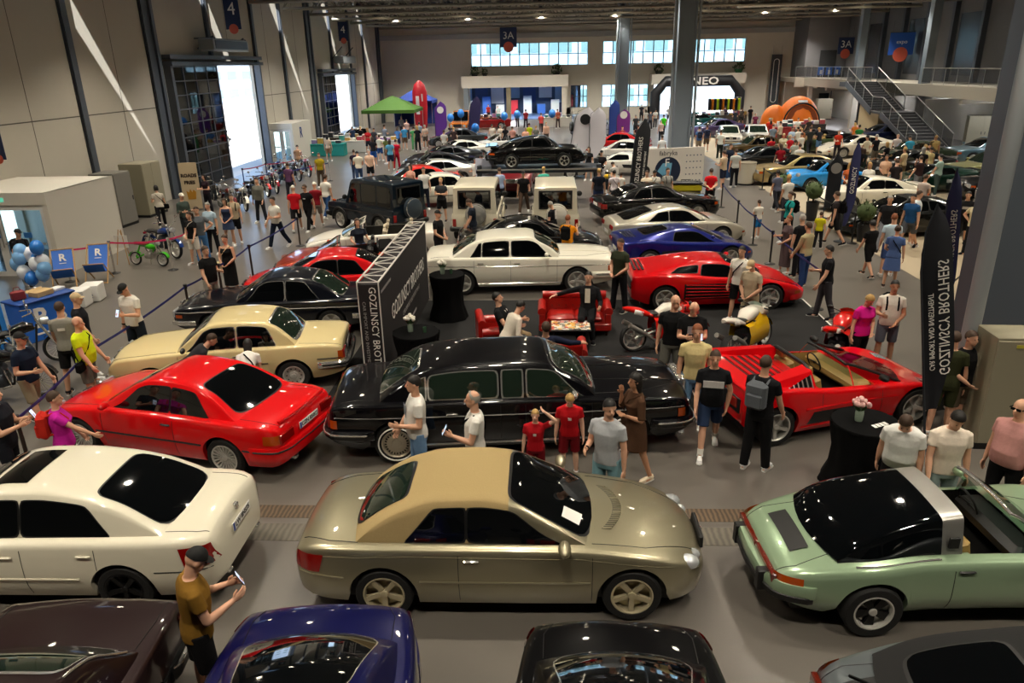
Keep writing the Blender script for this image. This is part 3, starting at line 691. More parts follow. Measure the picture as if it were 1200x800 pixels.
def car_offroader():
    c = Car(.80, 1.98, -2.0, (1.2, -1.2), .37,
        [(-2.0, .98), (-1.98, 1.04), (-1.5, 1.06), (.7, 1.06), (.75, 1.06), (1.3, 1.03), (1.93, 1.0), (1.98, .96)],
        [(-2.0, .96), (-1.98, 1.01), (-1.5, 1.02), (.7, 1.02), (1.93, .96), (1.98, .92)], [(-2.0, .97), (-1.96, 1), (1.9, 1), (1.98, .94)],
        sill=.42, zm=.75, tuck=.02, tumble=.02, rad=.03, arch=.06, tw=.235)
    c.cabin([(-1.99, 1.9), (-1.97, 1.93), (-1.0, 1.97), (0, 1.97), (.35, 1.945), (.42, 1.9), (.62, 1.45), (.82, 1.0)], .70, (.8, .42), (-2.0, -1.99), cb=1.0, bow=(.02, .0), crown=.04, corner=.06, name='cab')
    R0 = MB(); P = [c.cab(-1.99, q, 1) for q in (0, .2, .4, .45, .5, .55, .6, .8, 1)]; P += [Vector((p.x, -p.y, p.z)) for p in reversed(P[:-1])]
    c.add('rear_wall', MB().add(P, [tuple(range(len(P)))]), 'paint')
    c.pane('windscreen', .76, .44, .58, 'glass', BLACKP)
    for a, b in ((.62, -.12), (-.2, -1.02), (-1.12, -1.86)): c.sidewin(a, min(a, .4), b, b, .14, .86, trim=BLACKP)
    i = c.add('rear_window', MB().box((-1.998, 0, 1.5), (.02, 1.02, .52), bev=.009), 'glass'); c.add('window_trim', MB().box((-1.994, 0, 1.5), (.02, 1.12, .62), bev=.009), BLACKP, parent=i)
    c.doors([.72, -.16], handle=[(-.02, .95)], hm=BLACKP); c.wheels('five', 'rim', DALLOY, .0)
    for xc in c.ax:
        for sd in (1, -1):
            P = [(xc+(c.r+.07)*math.cos(a), sd*.8, c.r+(c.r+.07)*math.sin(a)) for a in np.linspace(-.1, PI+.1, 15)]; c.add('wheel_arch', MB().tube(P, .045, 8), 'flare')
    k = c.add('spare_wheel_cover', MB().lathe([(.002, -.2), (.3, -.2), (.345, -.17), (.36, -.1), (.36, .02), (.002, .02)], 32, axis='x', c=(-2.05, -.05, 1.02)), 'cover'); c.add('cover_ring', MB().tube([(-2.2, -.05+.34*math.cos(a), 1.02+.34*math.sin(a)) for a in np.linspace(0, 2*PI, 33)[:-1]], .02, 6, closed=True), CHROME, parent=k)
    c.bumper(-1, .5, .16, .09, .3, BLACKP, 'rear_bumper'); c.bumper(1, .55, .18, .12, .25, BLACKP, 'front_bumper'); c.endbox('tail_light', -1, .7, .72, .12, .26, REDL, dx=.05, out=.03)
    c.endbox('headlight', 1, .58, .78, .22, .22, CLEARL, bev=.05); c.endbox('grille', 1, 0, .8, .8, .26, BLACKP, both=False); c.side_line('side_moulding', [(-1.95, .8), (1.9, .8)], .02, BLACKP, .004); c.side_line('gutter', [(-1.9, 1.0), (.6, 1.0)], .012, 'paint', .0)
    c.mirror(.62, .84, 1.28, BLACKP, (.1, .2, .2)); c.plate(-1, .62, x=-2.02)
    for sd in (1, -1): c.add('indicator', MB().box((1.75, sd*.6, 1.02), (.14, .09, .06), bev=.02), AMBER)
    return c
def car_royal(long=0.):
    e = long/2
    xf, xr = 2.55+e, -2.55-e
    c = Car(.945, xf, xr, (1.53+e, -1.53-e), .345,
        [(xr, .74), (xr+.02, .92), (xr+.1, 1.0), (xr+.5, 1.06), (-1.6-e, 1.06), (0, 1.02), (.9+e, 1.03), (1.5+e, 1.02), (2.2+e, .98), (2.48+e, .95), (xf, .90)],
        [(xr, .7), (xr+.02, .88), (xr+.1, .95), (xr+.5, 1.0), (-1.2, 1.0), (.8+e, .97), (1.5+e, .95), (2.2+e, .91), (2.48+e, .86), (xf, .80)],
        [(xr, .8), (xr+.04, .88), (xr+.2, .94), (-1.6-e, 1), (0, 1), (1.5+e, .99), (2.2+e, .96), (2.45+e, .92), (xf, .84)],
        sill=.22, zm=.62, tuck=.09, rad=.06, bot=[(xr, .4), (xr+.2, .32), (xr+.6, .22), (1.9+e, .22), (xf, .34)], tw=.235)
    rt = 1.50
    c.cabin([(-1.78-e, .98), (-1.55-e, 1.16), (-1.2-e, 1.38), (-.9-e, rt-.03), (-.4-e, rt+.01), (.2, rt+.01), (.35+e, rt-.02), (.55+e, rt-.14), (.85+e, 1.18), (1.06+e, .97)], .64, (1.02+e, .42+e), (-1.74-e, -1.12-e), bow=(.1, .1), crown=.06, corner=.13)
    c.pane('windscreen', .98+e, .44+e, .575, GGLASS, 'chrome'); c.pane('rear_window', -1.7-e, -1.16-e, .6 if not long else .66, GGLASS, 'chrome')
    if long:
        c.sidewin(.92+e, .5+e, .02+e, .02+e, .1, .88, GGLASS, 'chrome', .025); c.sidewin(-.06+e, -.06+e, -.36+e, -.36+e, .1, .88, GGLASS, 'chrome', .025); c.sidewin(-.44+e, -.44+e, -1.0-e, -1.0-e, .1, .88, GGLASS, 'chrome', .025); c.sidewin(-1.06-e, -1.06-e, -1.12-e, -1.3-e, .1, .88, GGLASS, 'chrome', .025)
        c.doors([1.0+e, -.02+e, -.4+e, -1.3-e], handle=[(.12+e, .82), (-.9, .82)])
    else:
        c.sidewin(.92, .5, -.2, -.2, .1, .88, trim='chrome'); c.sidewin(-.27, -.27, -.95, -.98, .1, .88, trim='chrome'); c.sidewin(-1.02, -1.0, -1.05, -1.3, .1, .88, trim='chrome')
        c.doors([1.0, -.23, -1.2], handle=[(-.06, .84), (-1.02, .86)])
    c.wheels('disc' if long else 'five', 'rim', DALLOY)
    for xc in c.ax if long else ():
        for sd in (1, -1): c.add('white_band', MB().tube([(xc+.275*math.cos(a), sd*.932, .345+.275*math.sin(a)) for a in np.linspace(0, 2*PI, 33)[:-1]], .012, 6, closed=True), WHITE)
    c.side_line('side_trim', [(xr+.1, .80), (0, .78), (xf-.1, .76)], .009, 'chrome', .002); c.side_line('sill_trim', [(-1.1-e, .30), (1.1+e, .30)], .022, 'chrome', .0)
    c.bumper(1, .5, .16, .08, .62, 'bumper', 'front_bumper'); c.bumper(1, .53, .03, .095, .58, CHROME, 'bumper_strip'); c.bumper(-1, .52, .16, .08, .7, 'bumper', 'rear_bumper'); c.bumper(-1, .55, .03, .095, .66, CHROME, 'bumper_strip')
    g = c.add('radiator_shell', MB().box((xf+.0, 0, .74), (.12, .66, .5), bev=.02), CHROME); c.add('grille', MB().box((xf+.055, 0, .73), (.03, .56, .42)), BLACKP, parent=g)
    for k in range(13): c.add('grille_bar', MB().box((xf+.073, -.26+.0433*k, .73), (.012, .012, .42)), CHROME, parent=g)
    c.endbox('headlight', 1, .6, .72, .36, .2, CLEARL, out=-.0); c.side_patch('indicator', xf-.2, xf-.08, .60, .74, AMBER, .01)
    c.endbox('tail_light', -1, .68, .74, .24, .26, REDL, dx=.05, out=.012); c.side_patch('indicator', xr+.03, xr+.14, .62, .76, AMBER, .008); c.plate(-1, .74, x=xr-.01)
    c.deck_line('panel_gap', [(1.06+e, .74), (1.8+e, .68), (2.45+e, .36)], .005); c.deck_line('panel_gap', [(-1.85-e, .74), (xr+.2, .72)], .005); c.deck_line('hood_ridge', [(1.1+e, .3), (1.8+e, .3), (xf-.05, .3)], .01, 'paint'); c.mirror(.72+e, .92, 1.08, 'chrome' if long else 'paint', (.1, .2, .12))
    c.deck_patch('scuttle_vent', .98+e, 1.1+e, -.6, .6, BLACKP, .004)
    return c
def car_limousine(): return car_royal(.48)
def car_testa():
    c = Car(.97, 2.2, -2.1, (1.275, -1.275), .325,
        [(-2.1, .78), (-2.08, .88), (-2.0, .92), (-1.5, .95), (-.8, .96), (0, .80), (.7, .80), (1.1, .74), (1.6, .64), (2.0, .52), (2.16, .45), (2.2, .38)],
        [(-2.1, .74), (-2.08, .85), (-2.0, .89), (-1.4, .93), (-.7, .89), (0, .83), (.7, .80), (1.2, .77), (1.6, .68), (2.0, .53), (2.2, .36)],
        [(-2.1, .92), (-2.04, .97), (-1.5, 1.0), (-.9, .995), (0, .95), (.8, .91), (1.275, .92), (1.7, .87), (2.0, .76), (2.14, .64), (2.2, .52)],
        sill=.17, zm=.55, tuck=.1, rad=.07, arch=.05, bot=[(-2.1, .36), (-1.9, .26), (-1.6, .17), (1.6, .15), (2.2, .2)], tw=.25)
    c.cabin([(-1.75, .92), (-1.4, 1.0), (-.95, 1.10), (-.5, 1.17), (-.15, 1.19), (.1, 1.18), (.28, 1.14), (.62, .98), (1.05, .77)], .57, (1.0, .2), (-1.7, -.9), bow=(.2, .06), crown=.06, corner=.1)
    c.pane('windscreen', .95, .22, .56, 'glass', BLACKP); c.sidewin(.86, .28, -.36, -.42, .1, .9, trim=BLACKP); c.sidewin(-.5, -.46, -.95, -1.15, .3, .88, trim=BLACKP)
    for k in range(5): c.side_line('side_strake', [(-.78, .34+.085*k), (.42, .36+.07*k)], .012, 'paint', .012)
    c.side_patch('side_intake', -.82, .4, .31, .70, BLACKP, .003); c.doors([.62, -.42]); c.wheels('five', ALLOY, DALLOY, .015, .28)
    for k in range(3): c.add('engine_louvre', MB().box((-1.78-.1*k, 0, float(c.deckf(-1.25-.1*k))+.01), (.05, 1.0, .015)), BLACKP)
    c.endbox('tail_grille', -1, 0, .66, 1.7, .22, BLACKP, both=False, dx=.04)
    for k in range(5): c.endbox('grille_bar', -1, 0, .58+.04*k, 1.68, .014, BLACKP, both=False, dx=.03, out=.03)
    c.deck_line('panel_gap', [(1.02, .6), (1.6, .62), (2.0, .5)], .004); c.deck_patch('headlight_lid', 1.62, 1.92, .4, .7, 'paint', .005, True); c.side_patch('indicator', 1.9, 2.06, .38, .46, AMBER, .01)
    c.plate(-1, .45); c.mirror(.6, .88, .98, 'paint', (.12, .16, .1)); c.bumper(1, .3, .16, .02, .4, 'paint', 'front_bumper'); c.endbox('grille', 1, 0, .3, .9, .12, BLACKP, both=False, out=.02)
    return c
def car_berlinetta():
    c = Car(.95, 2.1, -2.05, (1.225, -1.225), .32,
        [(-2.05, .74), (-2.02, .88), (-1.95, .92), (-1.5, .93), (-.9, .93), (0, .80), (.7, .79), (1.1, .73), (1.6, .62), (1.95, .5), (2.1, .38)],
        [(-2.05, .70), (-2.02, .83), (-1.9, .88), (-1.3, .92), (-.6, .85), (0, .80), (.7, .77), (1.25, .76), (1.6, .68), (1.95, .5), (2.1, .36)],
        [(-2.05, .8), (-2.0, .9), (-1.7, .98), (-1.2, 1.0), (-.5, .95), (.4, .92), (1.225, .96), (1.65, .88), (1.95, .72), (2.06, .58), (2.1, .48)],
        sill=.17, zm=.52, tuck=.1, rad=.08, arch=.05, flare=.015, bot=[(-2.05, .36), (-1.8, .2), (1.6, .15), (2.1, .2)], tw=.24)
    c.cabin([(-1.55, .92), (-1.2, 1.0), (-.7, 1.1), (-.25, 1.165), (.1, 1.165), (.3, 1.12), (.65, .95), (1.05, .75)], .52, (1.0, .22), (-1.45, -.6), bow=(.2, .12), crown=.07, corner=.11)
    c.pane('windscreen', .95, .25, .57, 'glass', BLACKP); c.sidewin(.86, .3, -.4, -.5, .12, .9, trim=BLACKP); c.pane('rear_window', -1.2, -.55, .68, 'glass', BLACKP)
    c.side_patch('side_intake', -.95, -.25, .42, .60, BLACKP, .004, .1); c.doors([.66, -.55], handle=[]); c.wheels('five', ALLOY, DALLOY, .01, .27); c.deck_line('panel_gap', [(1.0, .55), (1.6, .5), (2.0, .35)], .004)
    c.endbox('tail_light', -1, .66, .72, .14, .14, REDL, dx=.05, out=.015, bev=.05); c.endbox('tail_light', -1, .48, .72, .14, .14, REDL, dx=.05, out=.015, bev=.05); c.plate(-1, .56)
    c.deck_patch('headlight', 1.55, 1.86, .5, .66, CLEARL, .006, True); c.mirror(.62, .88, .96, 'paint', (.12, .16, .1)); c.side_patch('indicator', 1.78, 1.9, .4, .46, AMBER, .01)
    for k in range(5): c.add('engine_louvre', MB().box((-1.45-.09*k, 0, float(c.deckf(-1.4))+.02), (.04, .8, .015)), BLACKP)
    return c
def car_tourer():
    c = Car(.95, 2.35, -2.35, (1.3, -1.3), .325,
        [(-2.35, .70), (-2.31, .86), (-2.2, .94), (-1.8, .97), (-1.3, .96), (0, .88), (.7, .88), (1.2, .84), (1.8, .72), (2.15, .58), (2.35, .42)],
        [(-2.35, .66), (-2.31, .8), (-2.2, .87), (-1.6, .91), (-1, .9), (0, .85), (.7, .85), (1.3, .83), (1.8, .72), (2.15, .55), (2.35, .38)],
        [(-2.35, .7), (-2.3, .82), (-2.1, .92), (-1.4, 1), (0, .97), (1.3, .98), (1.8, .9), (2.15, .74), (2.35, .48)],
        sill=.18, zm=.52, tuck=.1, rad=.09, flare=.02, bot=[(-2.35, .36), (-2, .22), (1.7, .17), (2.35, .22)], tw=.24)
    c.cabin([(-1.9, .92), (-1.5, 1.05), (-1.1, 1.18), (-.7, 1.26), (-.3, 1.3), (0, 1.29), (.2, 1.24), (.6, 1.04), (.95, .83)], .55, (.9, .12), (-1.85, -.85), bow=(.18, .14), crown=.07, corner=.11)
    c.pane('windscreen', .86, .16, .57, 'glass', BLACKP); c.pane('rear_window', -1.8, -.95, .62, 'glass', BLACKP); c.sidewin(.76, .2, -.42, -.44, .12, .9, trim='trim'); c.sidewin(-.48, -.46, -.8, -1.2, .14, .88, trim='trim')
    c.doors([.78, -.56], handle=[(-.42, .74)], hm='paint'); c.wheels('five', ALLOY, DALLOY); c.deck_line('panel_gap', [(.95, .62), (1.6, .55), (2.2, .35)], .004)
    c.endbox('tail_light', -1, .62, .72, .15, .15, REDL, dx=.06, out=.015, bev=.055); c.endbox('tail_light', -1, .44, .72, .15, .15, REDL, dx=.06, out=.015, bev=.055); c.plate(-1, .52)
    c.deck_patch('headlight', 1.75, 2.05, .5, .66, CLEARL, .006, True); c.mirror(.62, .88, .95); c.side_patch('indicator', 2.05, 2.18, .4, .46, AMBER, .01); c.endbox('grille', 1, 0, .32, .6, .12, BLACKP, both=False)
    return c
def car_bigcoupe():
    c = Car(.92, 2.35, -2.4, (1.4, -1.4), .33,
        [(-2.4, .74), (-2.37, .92), (-2.25, .99), (-1.8, 1.01), (-1.3, .99), (0, .95), (.9, .95), (1.4, .92), (1.9, .86), (2.25, .78), (2.35, .62)],
        [(-2.4, .7), (-2.37, .86), (-2.25, .93), (-1.6, .95), (0, .92), (.8, .91), (1.4, .88), (1.9, .82), (2.25, .72), (2.35, .56)],
        [(-2.4, .76), (-2.36, .86), (-2.15, .95), (-1.4, 1), (0, 1), (1.4, .99), (1.9, .95), (2.2, .86), (2.35, .68)],
        sill=.19, zm=.55, tuck=.09, rad=.07, bot=[(-2.4, .32), (-2.1, .22), (1.9, .19), (2.35, .26)], tw=.24)
    c.cabin([(-1.7, .94), (-1.4, 1.12), (-1.05, 1.3), (-.7, 1.38), (-.3, 1.41), (0, 1.4), (.2, 1.34), (.6, 1.12), (.98, .9)], .57, (.94, .14), (-1.64, -.85), bow=(.15, .14), corner=.12)
    c.pane('windscreen', .9, .18, .57, 'glass', 'trim'); c.pane('rear_window', -1.6, -.9, .6, 'glass', 'trim'); c.sidewin(.84, .24, -.4, -.4, .1, .88, trim='trim'); c.sidewin(-.43, -.43, -.86, -1.2, .1, .88, trim='trim')
    c.doors([.9, -.55], handle=[(-.42, .8)]); c.wheels('five', ALLOY, DALLOY); c.side_line('side_moulding', [(-.95, .48), (.98, .48)], .03, 'paint', .0)
    c.bumper(1, .46, .24, .04, .45, 'paint', 'front_bumper'); c.bumper(-1, .48, .24, .04, .5, 'paint', 'rear_bumper'); c.endbox('headlight', 1, .6, .68, .36, .16, CLEARL, x=2.3); c.side_patch('indicator', 2.08, 2.24, .6, .7, AMBER, .01); c.endbox('grille', 1, 0, .7, .66, .2, CHROME, both=False, out=.02)
    c.endbox('tail_light', -1, .58, .74, .4, .18, REDL, dx=.06, out=.015); c.side_patch('tail_light', -2.37, -2.2, .64, .82, REDL, .01); c.plate(-1, .72); c.mirror(.74, .92, 1.0); c.deck_line('panel_gap', [(1.0, .74), (1.6, .68), (2.25, .5)], .004); c.deck_line('panel_gap', [(-1.72, .7), (-2.3, .66)], .004)
    return c
def car_spider():
    c = Car(.99, 2.35, -1.9, (1.29, -1.29), .33,
        [(-1.9, .82), (-1.86, .96), (-1.78, 1.0), (-1.5, .99), (-1.0, .97), (-.5, .88), (.5, .80), (.9, .76), (1.4, .66), (1.9, .52), (2.2, .42), (2.35, .33)],
        [(-1.9, .86), (-1.86, .98), (-1.78, 1.0), (-1.5, .98), (-1.0, .93), (-.3, .83), (.6, .78), (1.2, .77), (1.6, .69), (1.98, .52), (2.35, .31)],
        [(-1.9, .94), (-1.82, .98), (-1.5, 1.0), (-1.2, 1.0), (-.4, .94), (.4, .90), (1.29, .93), (1.7, .87), (2.0, .74), (2.22, .6), (2.35, .44)],
        sill=.16, zm=.5, tuck=.1, rad=.06, arch=.05, hole=(-.52, .5), bot=[(-1.9, .46), (-1.75, .3), (-1.6, .17), (1.6, .15), (2.35, .2)], tw=.25)
    c.cabin([(-1.3, .95), (-.7, 1.1), (.05, 1.12), (.15, 1.1), (.6, .92), (1.05, .74)], .55, (1.0, .12), (-1.2, -.6), bow=(.28, .06), segs=[(.14, .16, 'paint', 'scuttle')])
    c.tub(-.54, .52, 'seat'); c.seats([-.25], 'seat', .38, .22); c.steering(.2, .38, .76); c.screen_frame(BLACKP, .022)
    for sd in (1, -1):
        c.add('flying_buttress', MB().add([(-.55, sd*.40, 1.12), (-.55, sd*.62, 1.08), (-1.72, sd*.90, 1.02), (-1.72, sd*.72, 1.01), (-.55, sd*.80, .84), (-1.72, sd*.93, .95), (-.62, sd*.36, .88), (-1.72, sd*.68, .93)], [(0, 1, 2, 3), (1, 4, 5, 2), (0, 3, 7, 6), (0, 6, 4, 1)]), 'paint')
        i = c.add('side_louvre', MB().add([(-.6, sd*.835, .80), (-1.25, sd*.925, .9), (-.62, sd*.70, 1.06)], [(0, 1, 2)]), DALLOY)
        for k in range(7):
            t = k/7+.03; c.add('louvre_slat', MB().tube([(-.6-.65*t, sd*(.845+.09*t), .805+.1*t), (-.62-.62*t, sd*(.71+.2*t), 1.06-.14*t)], .012, 5), STEEL, parent=i)
    c.add('rear_spoiler', MB().box((-1.74, 0, 1.03), (.3, 1.9, .05), bev=.02, ry=-.1), 'paint'); c.add('roll_bar', MB().tube([(-.56, -.62, .84), (-.56, -.56, 1.06), (-.56, -.4, 1.12), (-.56, .4, 1.12), (-.56, .56, 1.06), (-.56, .62, .84)], .035, 8), BLACKP)
    c.deck_patch('engine_cover', -1.55, -.8, -.5, .5, BLACKP, .01)
    for k in range(5): c.add('engine_louvre', MB().box((-.9-.14*k, 0, float(c.deckf(-.9-.14*k))+.02), (.06, .9, .02)), 'paint')
    c.side_patch('side_intake', -.75, .1, .3, .52, BLACKP, .003, .1); c.side_line('side_crease', [(-.8, .58), (.9, .6)], .014, 'paint', .006); c.side_line('sill_line', [(-.85, .26), (.9, .24)], .02, 'paint', .0)
    c.doors([.62, -.5]); c.wheels('five', ALLOY, DALLOY, .02, .3); c.endbox('tail_panel', -1, 0, .72, 1.7, .26, BLACKP, both=False, dx=.04); c.endbox('tail_light', -1, .62, .74, .3, .16, REDL, dx=.05, out=.03); c.deck_patch('headlight', 1.55, 1.85, .5, .7, CLEARL, .006, True); c.mirror(.55, .88, .96, BLACKP, (.12, .18, .11))
    return c
def car_oldsaloon():
    c = car_royal(0.)
    return c
def car_rearsaloon():
    c = Car(.92, 2.4, -2.5, (1.46, -1.46), .325,
        [(-2.5, .7), (-2.49, .88), (-2.44, .95), (-2.0, 1.0), (-1.5, 1.02), (0, .98), (.9, .97), (1.6, .92), (2.2, .84), (2.4, .7)], [(-2.5, .66), (-2.49, .84), (-2.44, .9), (-2.0, .94), (0, .93), (.9, .92), (1.6, .87), (2.2, .8), (2.4, .66)],
        [(-2.5, .88), (-2.47, .92), (-2.3, .96), (-1.5, 1), (0, 1), (1.5, .98), (2.2, .94), (2.4, .84)], sill=.22, zm=.6, tuck=.08, rad=.05, bot=[(-2.5, .36), (-2.1, .24), (2, .22), (2.4, .3)], tw=.21)
    c.cabin([(-1.7, .97), (-1.5, 1.12), (-1.25, 1.32), (-.95, 1.41), (-.4, 1.44), (.2, 1.43), (.4, 1.36), (.75, 1.12), (1.05, .92)], .62, (1.0, .3), (-1.64, -1.02), bow=(.1, .1), corner=.1)
    c.pane('windscreen', .95, .34, .58, GGLASS, 'chrome'); c.pane('rear_window', -1.62, -1.06, .585, GGLASS, 'chrome', .035); c.sidewin(.9, .4, -.2, -.2, .1, .9, trim='chrome'); c.sidewin(-.26, -.26, -.95, -1.1, .1, .9, trim='chrome')
    c.doors([.98, -.23, -1.15], handle=[(-.08, .8), (-1.0, .8)]); c.wheels('disc', ALLOY); c.bumper(-1, .5, .18, .07, .6, BLACKP, 'rear_bumper'); c.bumper(-1, .56, .03, .08, .58, CHROME, 'bumper_strip'); c.bumper(1, .48, .18, .07, .6, BLACKP, 'front_bumper')
    c.side_patch('tail_light', -2.49, -2.28, .68, .84, REDL, .012); c.endbox('tail_light', -1, .62, .76, .4, .17, REDL, dx=.05, out=.015); c.plate(-1, .74); c.endbox('headlight', 1, .6, .68, .4, .17, CLEARL); c.endbox('grille', 1, 0, .7, .6, .22, CHROME, both=False); c.side_line('side_moulding', [(-2.4, .56), (2.3, .54)], .02, BLACKP, .002)
    c.deck_line('panel_gap', [(-1.75, .74), (-2.1, .76), (-2.42, .74)], .005); c.mirror(.8, .9, 1.02)
    c.add('chrome_trim', MB().tube([c.cab(x, .52, 1)+Vector((0, .01, .012)) for x in np.linspace(-1.6, -1.0, 8)], .013, 6).tube([c.cab(x, .52, -1)+Vector((0, -.01, .012)) for x in np.linspace(-1.6, -1.0, 8)], .013, 6), CHROME)
    return c
def car_rearcoupe():
    c = Car(.9, 2.2, -2.3, (1.38, -1.35), .33,
        [(-2.3, .72), (-2.27, .92), (-2.18, 1.01), (-1.9, 1.03), (-1.5, 1.01), (0, .95), (.9, .94), (1.5, .87), (2.0, .7), (2.2, .5)], [(-2.3, .66), (-2.27, .86), (-2.18, .94), (-1.8, .95), (0, .92), (.9, .9), (1.5, .82), (2.0, .66), (2.2, .46)],
        [(-2.3, .7), (-2.27, .8), (-2.15, .9), (-1.8, .97), (-1.35, 1), (0, .98), (1.4, .98), (1.9, .86), (2.2, .54)], sill=.19, zm=.55, tuck=.09, rad=.1, flare=.02, bot=[(-2.3, .34), (-2.0, .22), (1.8, .19), (2.2, .26)], tw=.24)
    c.cabin([(-1.72, .96), (-1.4, 1.13), (-1.0, 1.29), (-.6, 1.37), (-.2, 1.38), (.1, 1.34), (.5, 1.14), (.95, .9)], .55, (.9, .1), (-1.66, -.8), bow=(.16, .2), corner=.12)
    c.pane('windscreen', .86, .14, .58, 'glass', BLACKP); c.pane('rear_window', -1.6, -.86, .6, 'glass', 'chrome', .02); c.sidewin(.8, .22, -.4, -.42, .1, .88, trim='trim'); c.sidewin(-.45, -.44, -.82, -1.2, .1, .88, trim='trim')
    c.doors([.88, -.55], handle=[(-.42, .8)], hm='paint'); c.wheels('five', ALLOY); c.side_patch('tail_light', -2.26, -2.05, .72, .88, REDL, .012, .03); c.endbox('tail_light', -1, .58, .8, .2, .16, REDL, dx=.06, out=.012, x=-2.27); c.plate(-1, .66)
    c.add('roof_antenna', MB().add([(-.62, 0, 1.37), (-.80, .03, 1.36), (-.80, -.03, 1.36), (-.79, 0, 1.45)], [(0, 1, 3), (0, 3, 2), (1, 2, 3)]), 'paint'); c.deck_line('panel_gap', [(-1.75, .66), (-2.05, .66), (-2.2, .58)], .004); c.side_patch('headlight', 1.8, 2.08, .56, .7, CLEARL, .012, -.05); c.endbox('grille', 1, 0, .5, .5, .14, BLACKP, both=False); c.mirror(.74, .9, 1.0)
    c.bumper(-1, .5, .26, .02, .5, 'paint', 'rear_bumper')
    return c
# ------------------------------------------------------------------ the hall
WALLM = mat('painted_panel', '#b8b2a4', .75, noise=.03, nscale=1.5)
WALLW = mat('white_wall', '#cfc8b8', .7, noise=.03, nscale=1.5)
WALLG = mat('grey_wall', '#6d6c6e', .8, noise=.05, nscale=1.0)
STEELG = mat('painted_steel', '#4b515a', .5, .2)
STEELL = mat('column_steel', '#7f8890', .5, .2)
ROOFM = mat('roof_deck', '#2c2a27', .9)
TRUSS = mat('truss_steel', '#8d877a', .6, .2)
WGLASS = glass_mat('window_glass', '#d4e4e6'); DOORG = glass_mat('door_glass', '#7f9a9a')
def floor_mat():
    m = mat('polished_concrete', '#5f5a54', .28, spec=.5, noise=.09, nscale=.3)
    nt = m.node_tree; b = nt.nodes['Principled BSDF']; tc = nt.nodes.new('ShaderNodeTexCoord')
    n = nt.nodes.new('ShaderNodeTexNoise'); n.inputs['Scale'].default_value = .45; n.inputs['Detail'].default_value = 1
    r = nt.nodes.new('ShaderNodeMapRange'); r.inputs[3].default_value = .27; r.inputs[4].default_value = .34
    nt.links.new(tc.outputs['Object'], n.inputs['Vector']); nt.links.new(n.outputs['Fac'], r.inputs[0]); nt.links.new(r.outputs[0], b.inputs['Roughness']); return m
def strip_mat(name, c1, c2, sc, ax):
    m = mat(name, c1, .8); nt = m.node_tree; b = nt.nodes['Principled BSDF']; tc = nt.nodes.new('ShaderNodeTexCoord')
    wv = nt.nodes.new('ShaderNodeTexWave'); wv.inputs['Scale'].default_value = sc; wv.bands_direction = ax; wv.inputs['Distortion'].default_value = 3; wv.inputs['Detail'].default_value = 3
    mx = nt.nodes.new('ShaderNodeMix'); mx.data_type = 'RGBA'; mx.inputs[6].default_value = srgb(c1); mx.inputs[7].default_value = srgb(c2)
    nt.links.new(tc.outputs['Object'], wv.inputs['Vector']); nt.links.new(wv.outputs['Fac'], mx.inputs[0]); nt.links.new(mx.outputs[2], b.inputs['Base Color']); return m
XL, XR, YB, YF, ZC = -18.0, 30.0, 85.0, -7.0, 11.6
def slab(x0, x1, y0, y1, z0, z1, mb=None):
    mb = mb or MB(); return mb.box(((x0+x1)/2, (y0+y1)/2, (z0+z1)/2), (x1-x0, y1-y0, z1-z0))
struct('floor', slab(XL, XR, YF, YB, -.2, 0), floor_mat())
struct('floor_band', slab(-9, 10.4, 8.44, 8.74, 0, .004), strip_mat('drain_grating', '#66533e', '#3c3025', 5, 'X'))
struct('floor_band', slab(-9, 10.4, 7.92, 8.30, 0, .004), strip_mat('worn_concrete', '#6c665b', '#565149', 4, 'X'))
struct('floor_band', slab(10.25, 24, 15, 62, 0, .004), mat('pale_floor', '#a3957d', .45, noise=.08, nscale=.6))
o = struct('floor_band', slab(-4.13, 6.5, 11.75, 18.3, 0, .008), mat('black_carpet', '#0e0e0f', .95, noise=.2, nscale=40))
struct('floor_band', slab(-4.13, 6.53, 11.71, 11.75, 0, .009), WHITE); struct('floor_band', slab(6.5, 6.54, 11.7, 18.3, 0, .009), WHITE)
# left wall with two big gates
mb = MB()
for y0, y1, z0, z1 in ((YF, 20.9, 0, ZC), (20.9, 24.4, 2.45, ZC), (24.4, 36.3, 0, ZC), (36.3, 47.5, 6.0, ZC), (47.5, 48.5, 0, ZC), (48.5, 52.4, 2.4, ZC), (52.4, 60.9, 0, ZC), (60.9, 71, 5.2, ZC), (71, YB, 0, ZC)): slab(XL-.3, XL, y0, y1, z0, z1, mb)
struct('wall_left', mb, WALLM)
mb = MB()
for y0, y1 in ((YF, 36.3), (47.5, 60.9), (71, YB)): slab(XL, XL+.012, y0, y1, 4.18, 4.22, mb)
for y in (12, 17, 20, 26, 32, 44, 50, 56, 68, 74, 80): slab(XL, XL+.008, y-.012, y+.012, 6.3 if 36 < y < 48 or 61 < y < 71 else 0, ZC, mb)
struct('trim_1', mb, mat('panel_seam', '#57534c', .8))
for y, w in ((11, .34), (17, .34), (23, .34), (29, .34), (35, .55), (41.4, .3), (47.9, .36), (53, .36), (58.9, .6), (65, .3), (71.2, .3), (76.5, .36), (83, .55)):
    z0 = 6.3 if y == 41.4 else 5.4 if y == 65 else 0
    m = MB(); d = .15; slab(XL, XL+.05, y-w/2, y+w/2, z0, ZC, m); slab(XL+d-.05, XL+d, y-w/2, y+w/2, z0, ZC, m); slab(XL+.04, XL+d-.04, y-.03, y+.03, z0, ZC, m)
    if w > .5: slab(XL, XL+.25, y+w/2, y+w/2+.25, z0, ZC, m)
    struct('trim_2', m, STEELG)
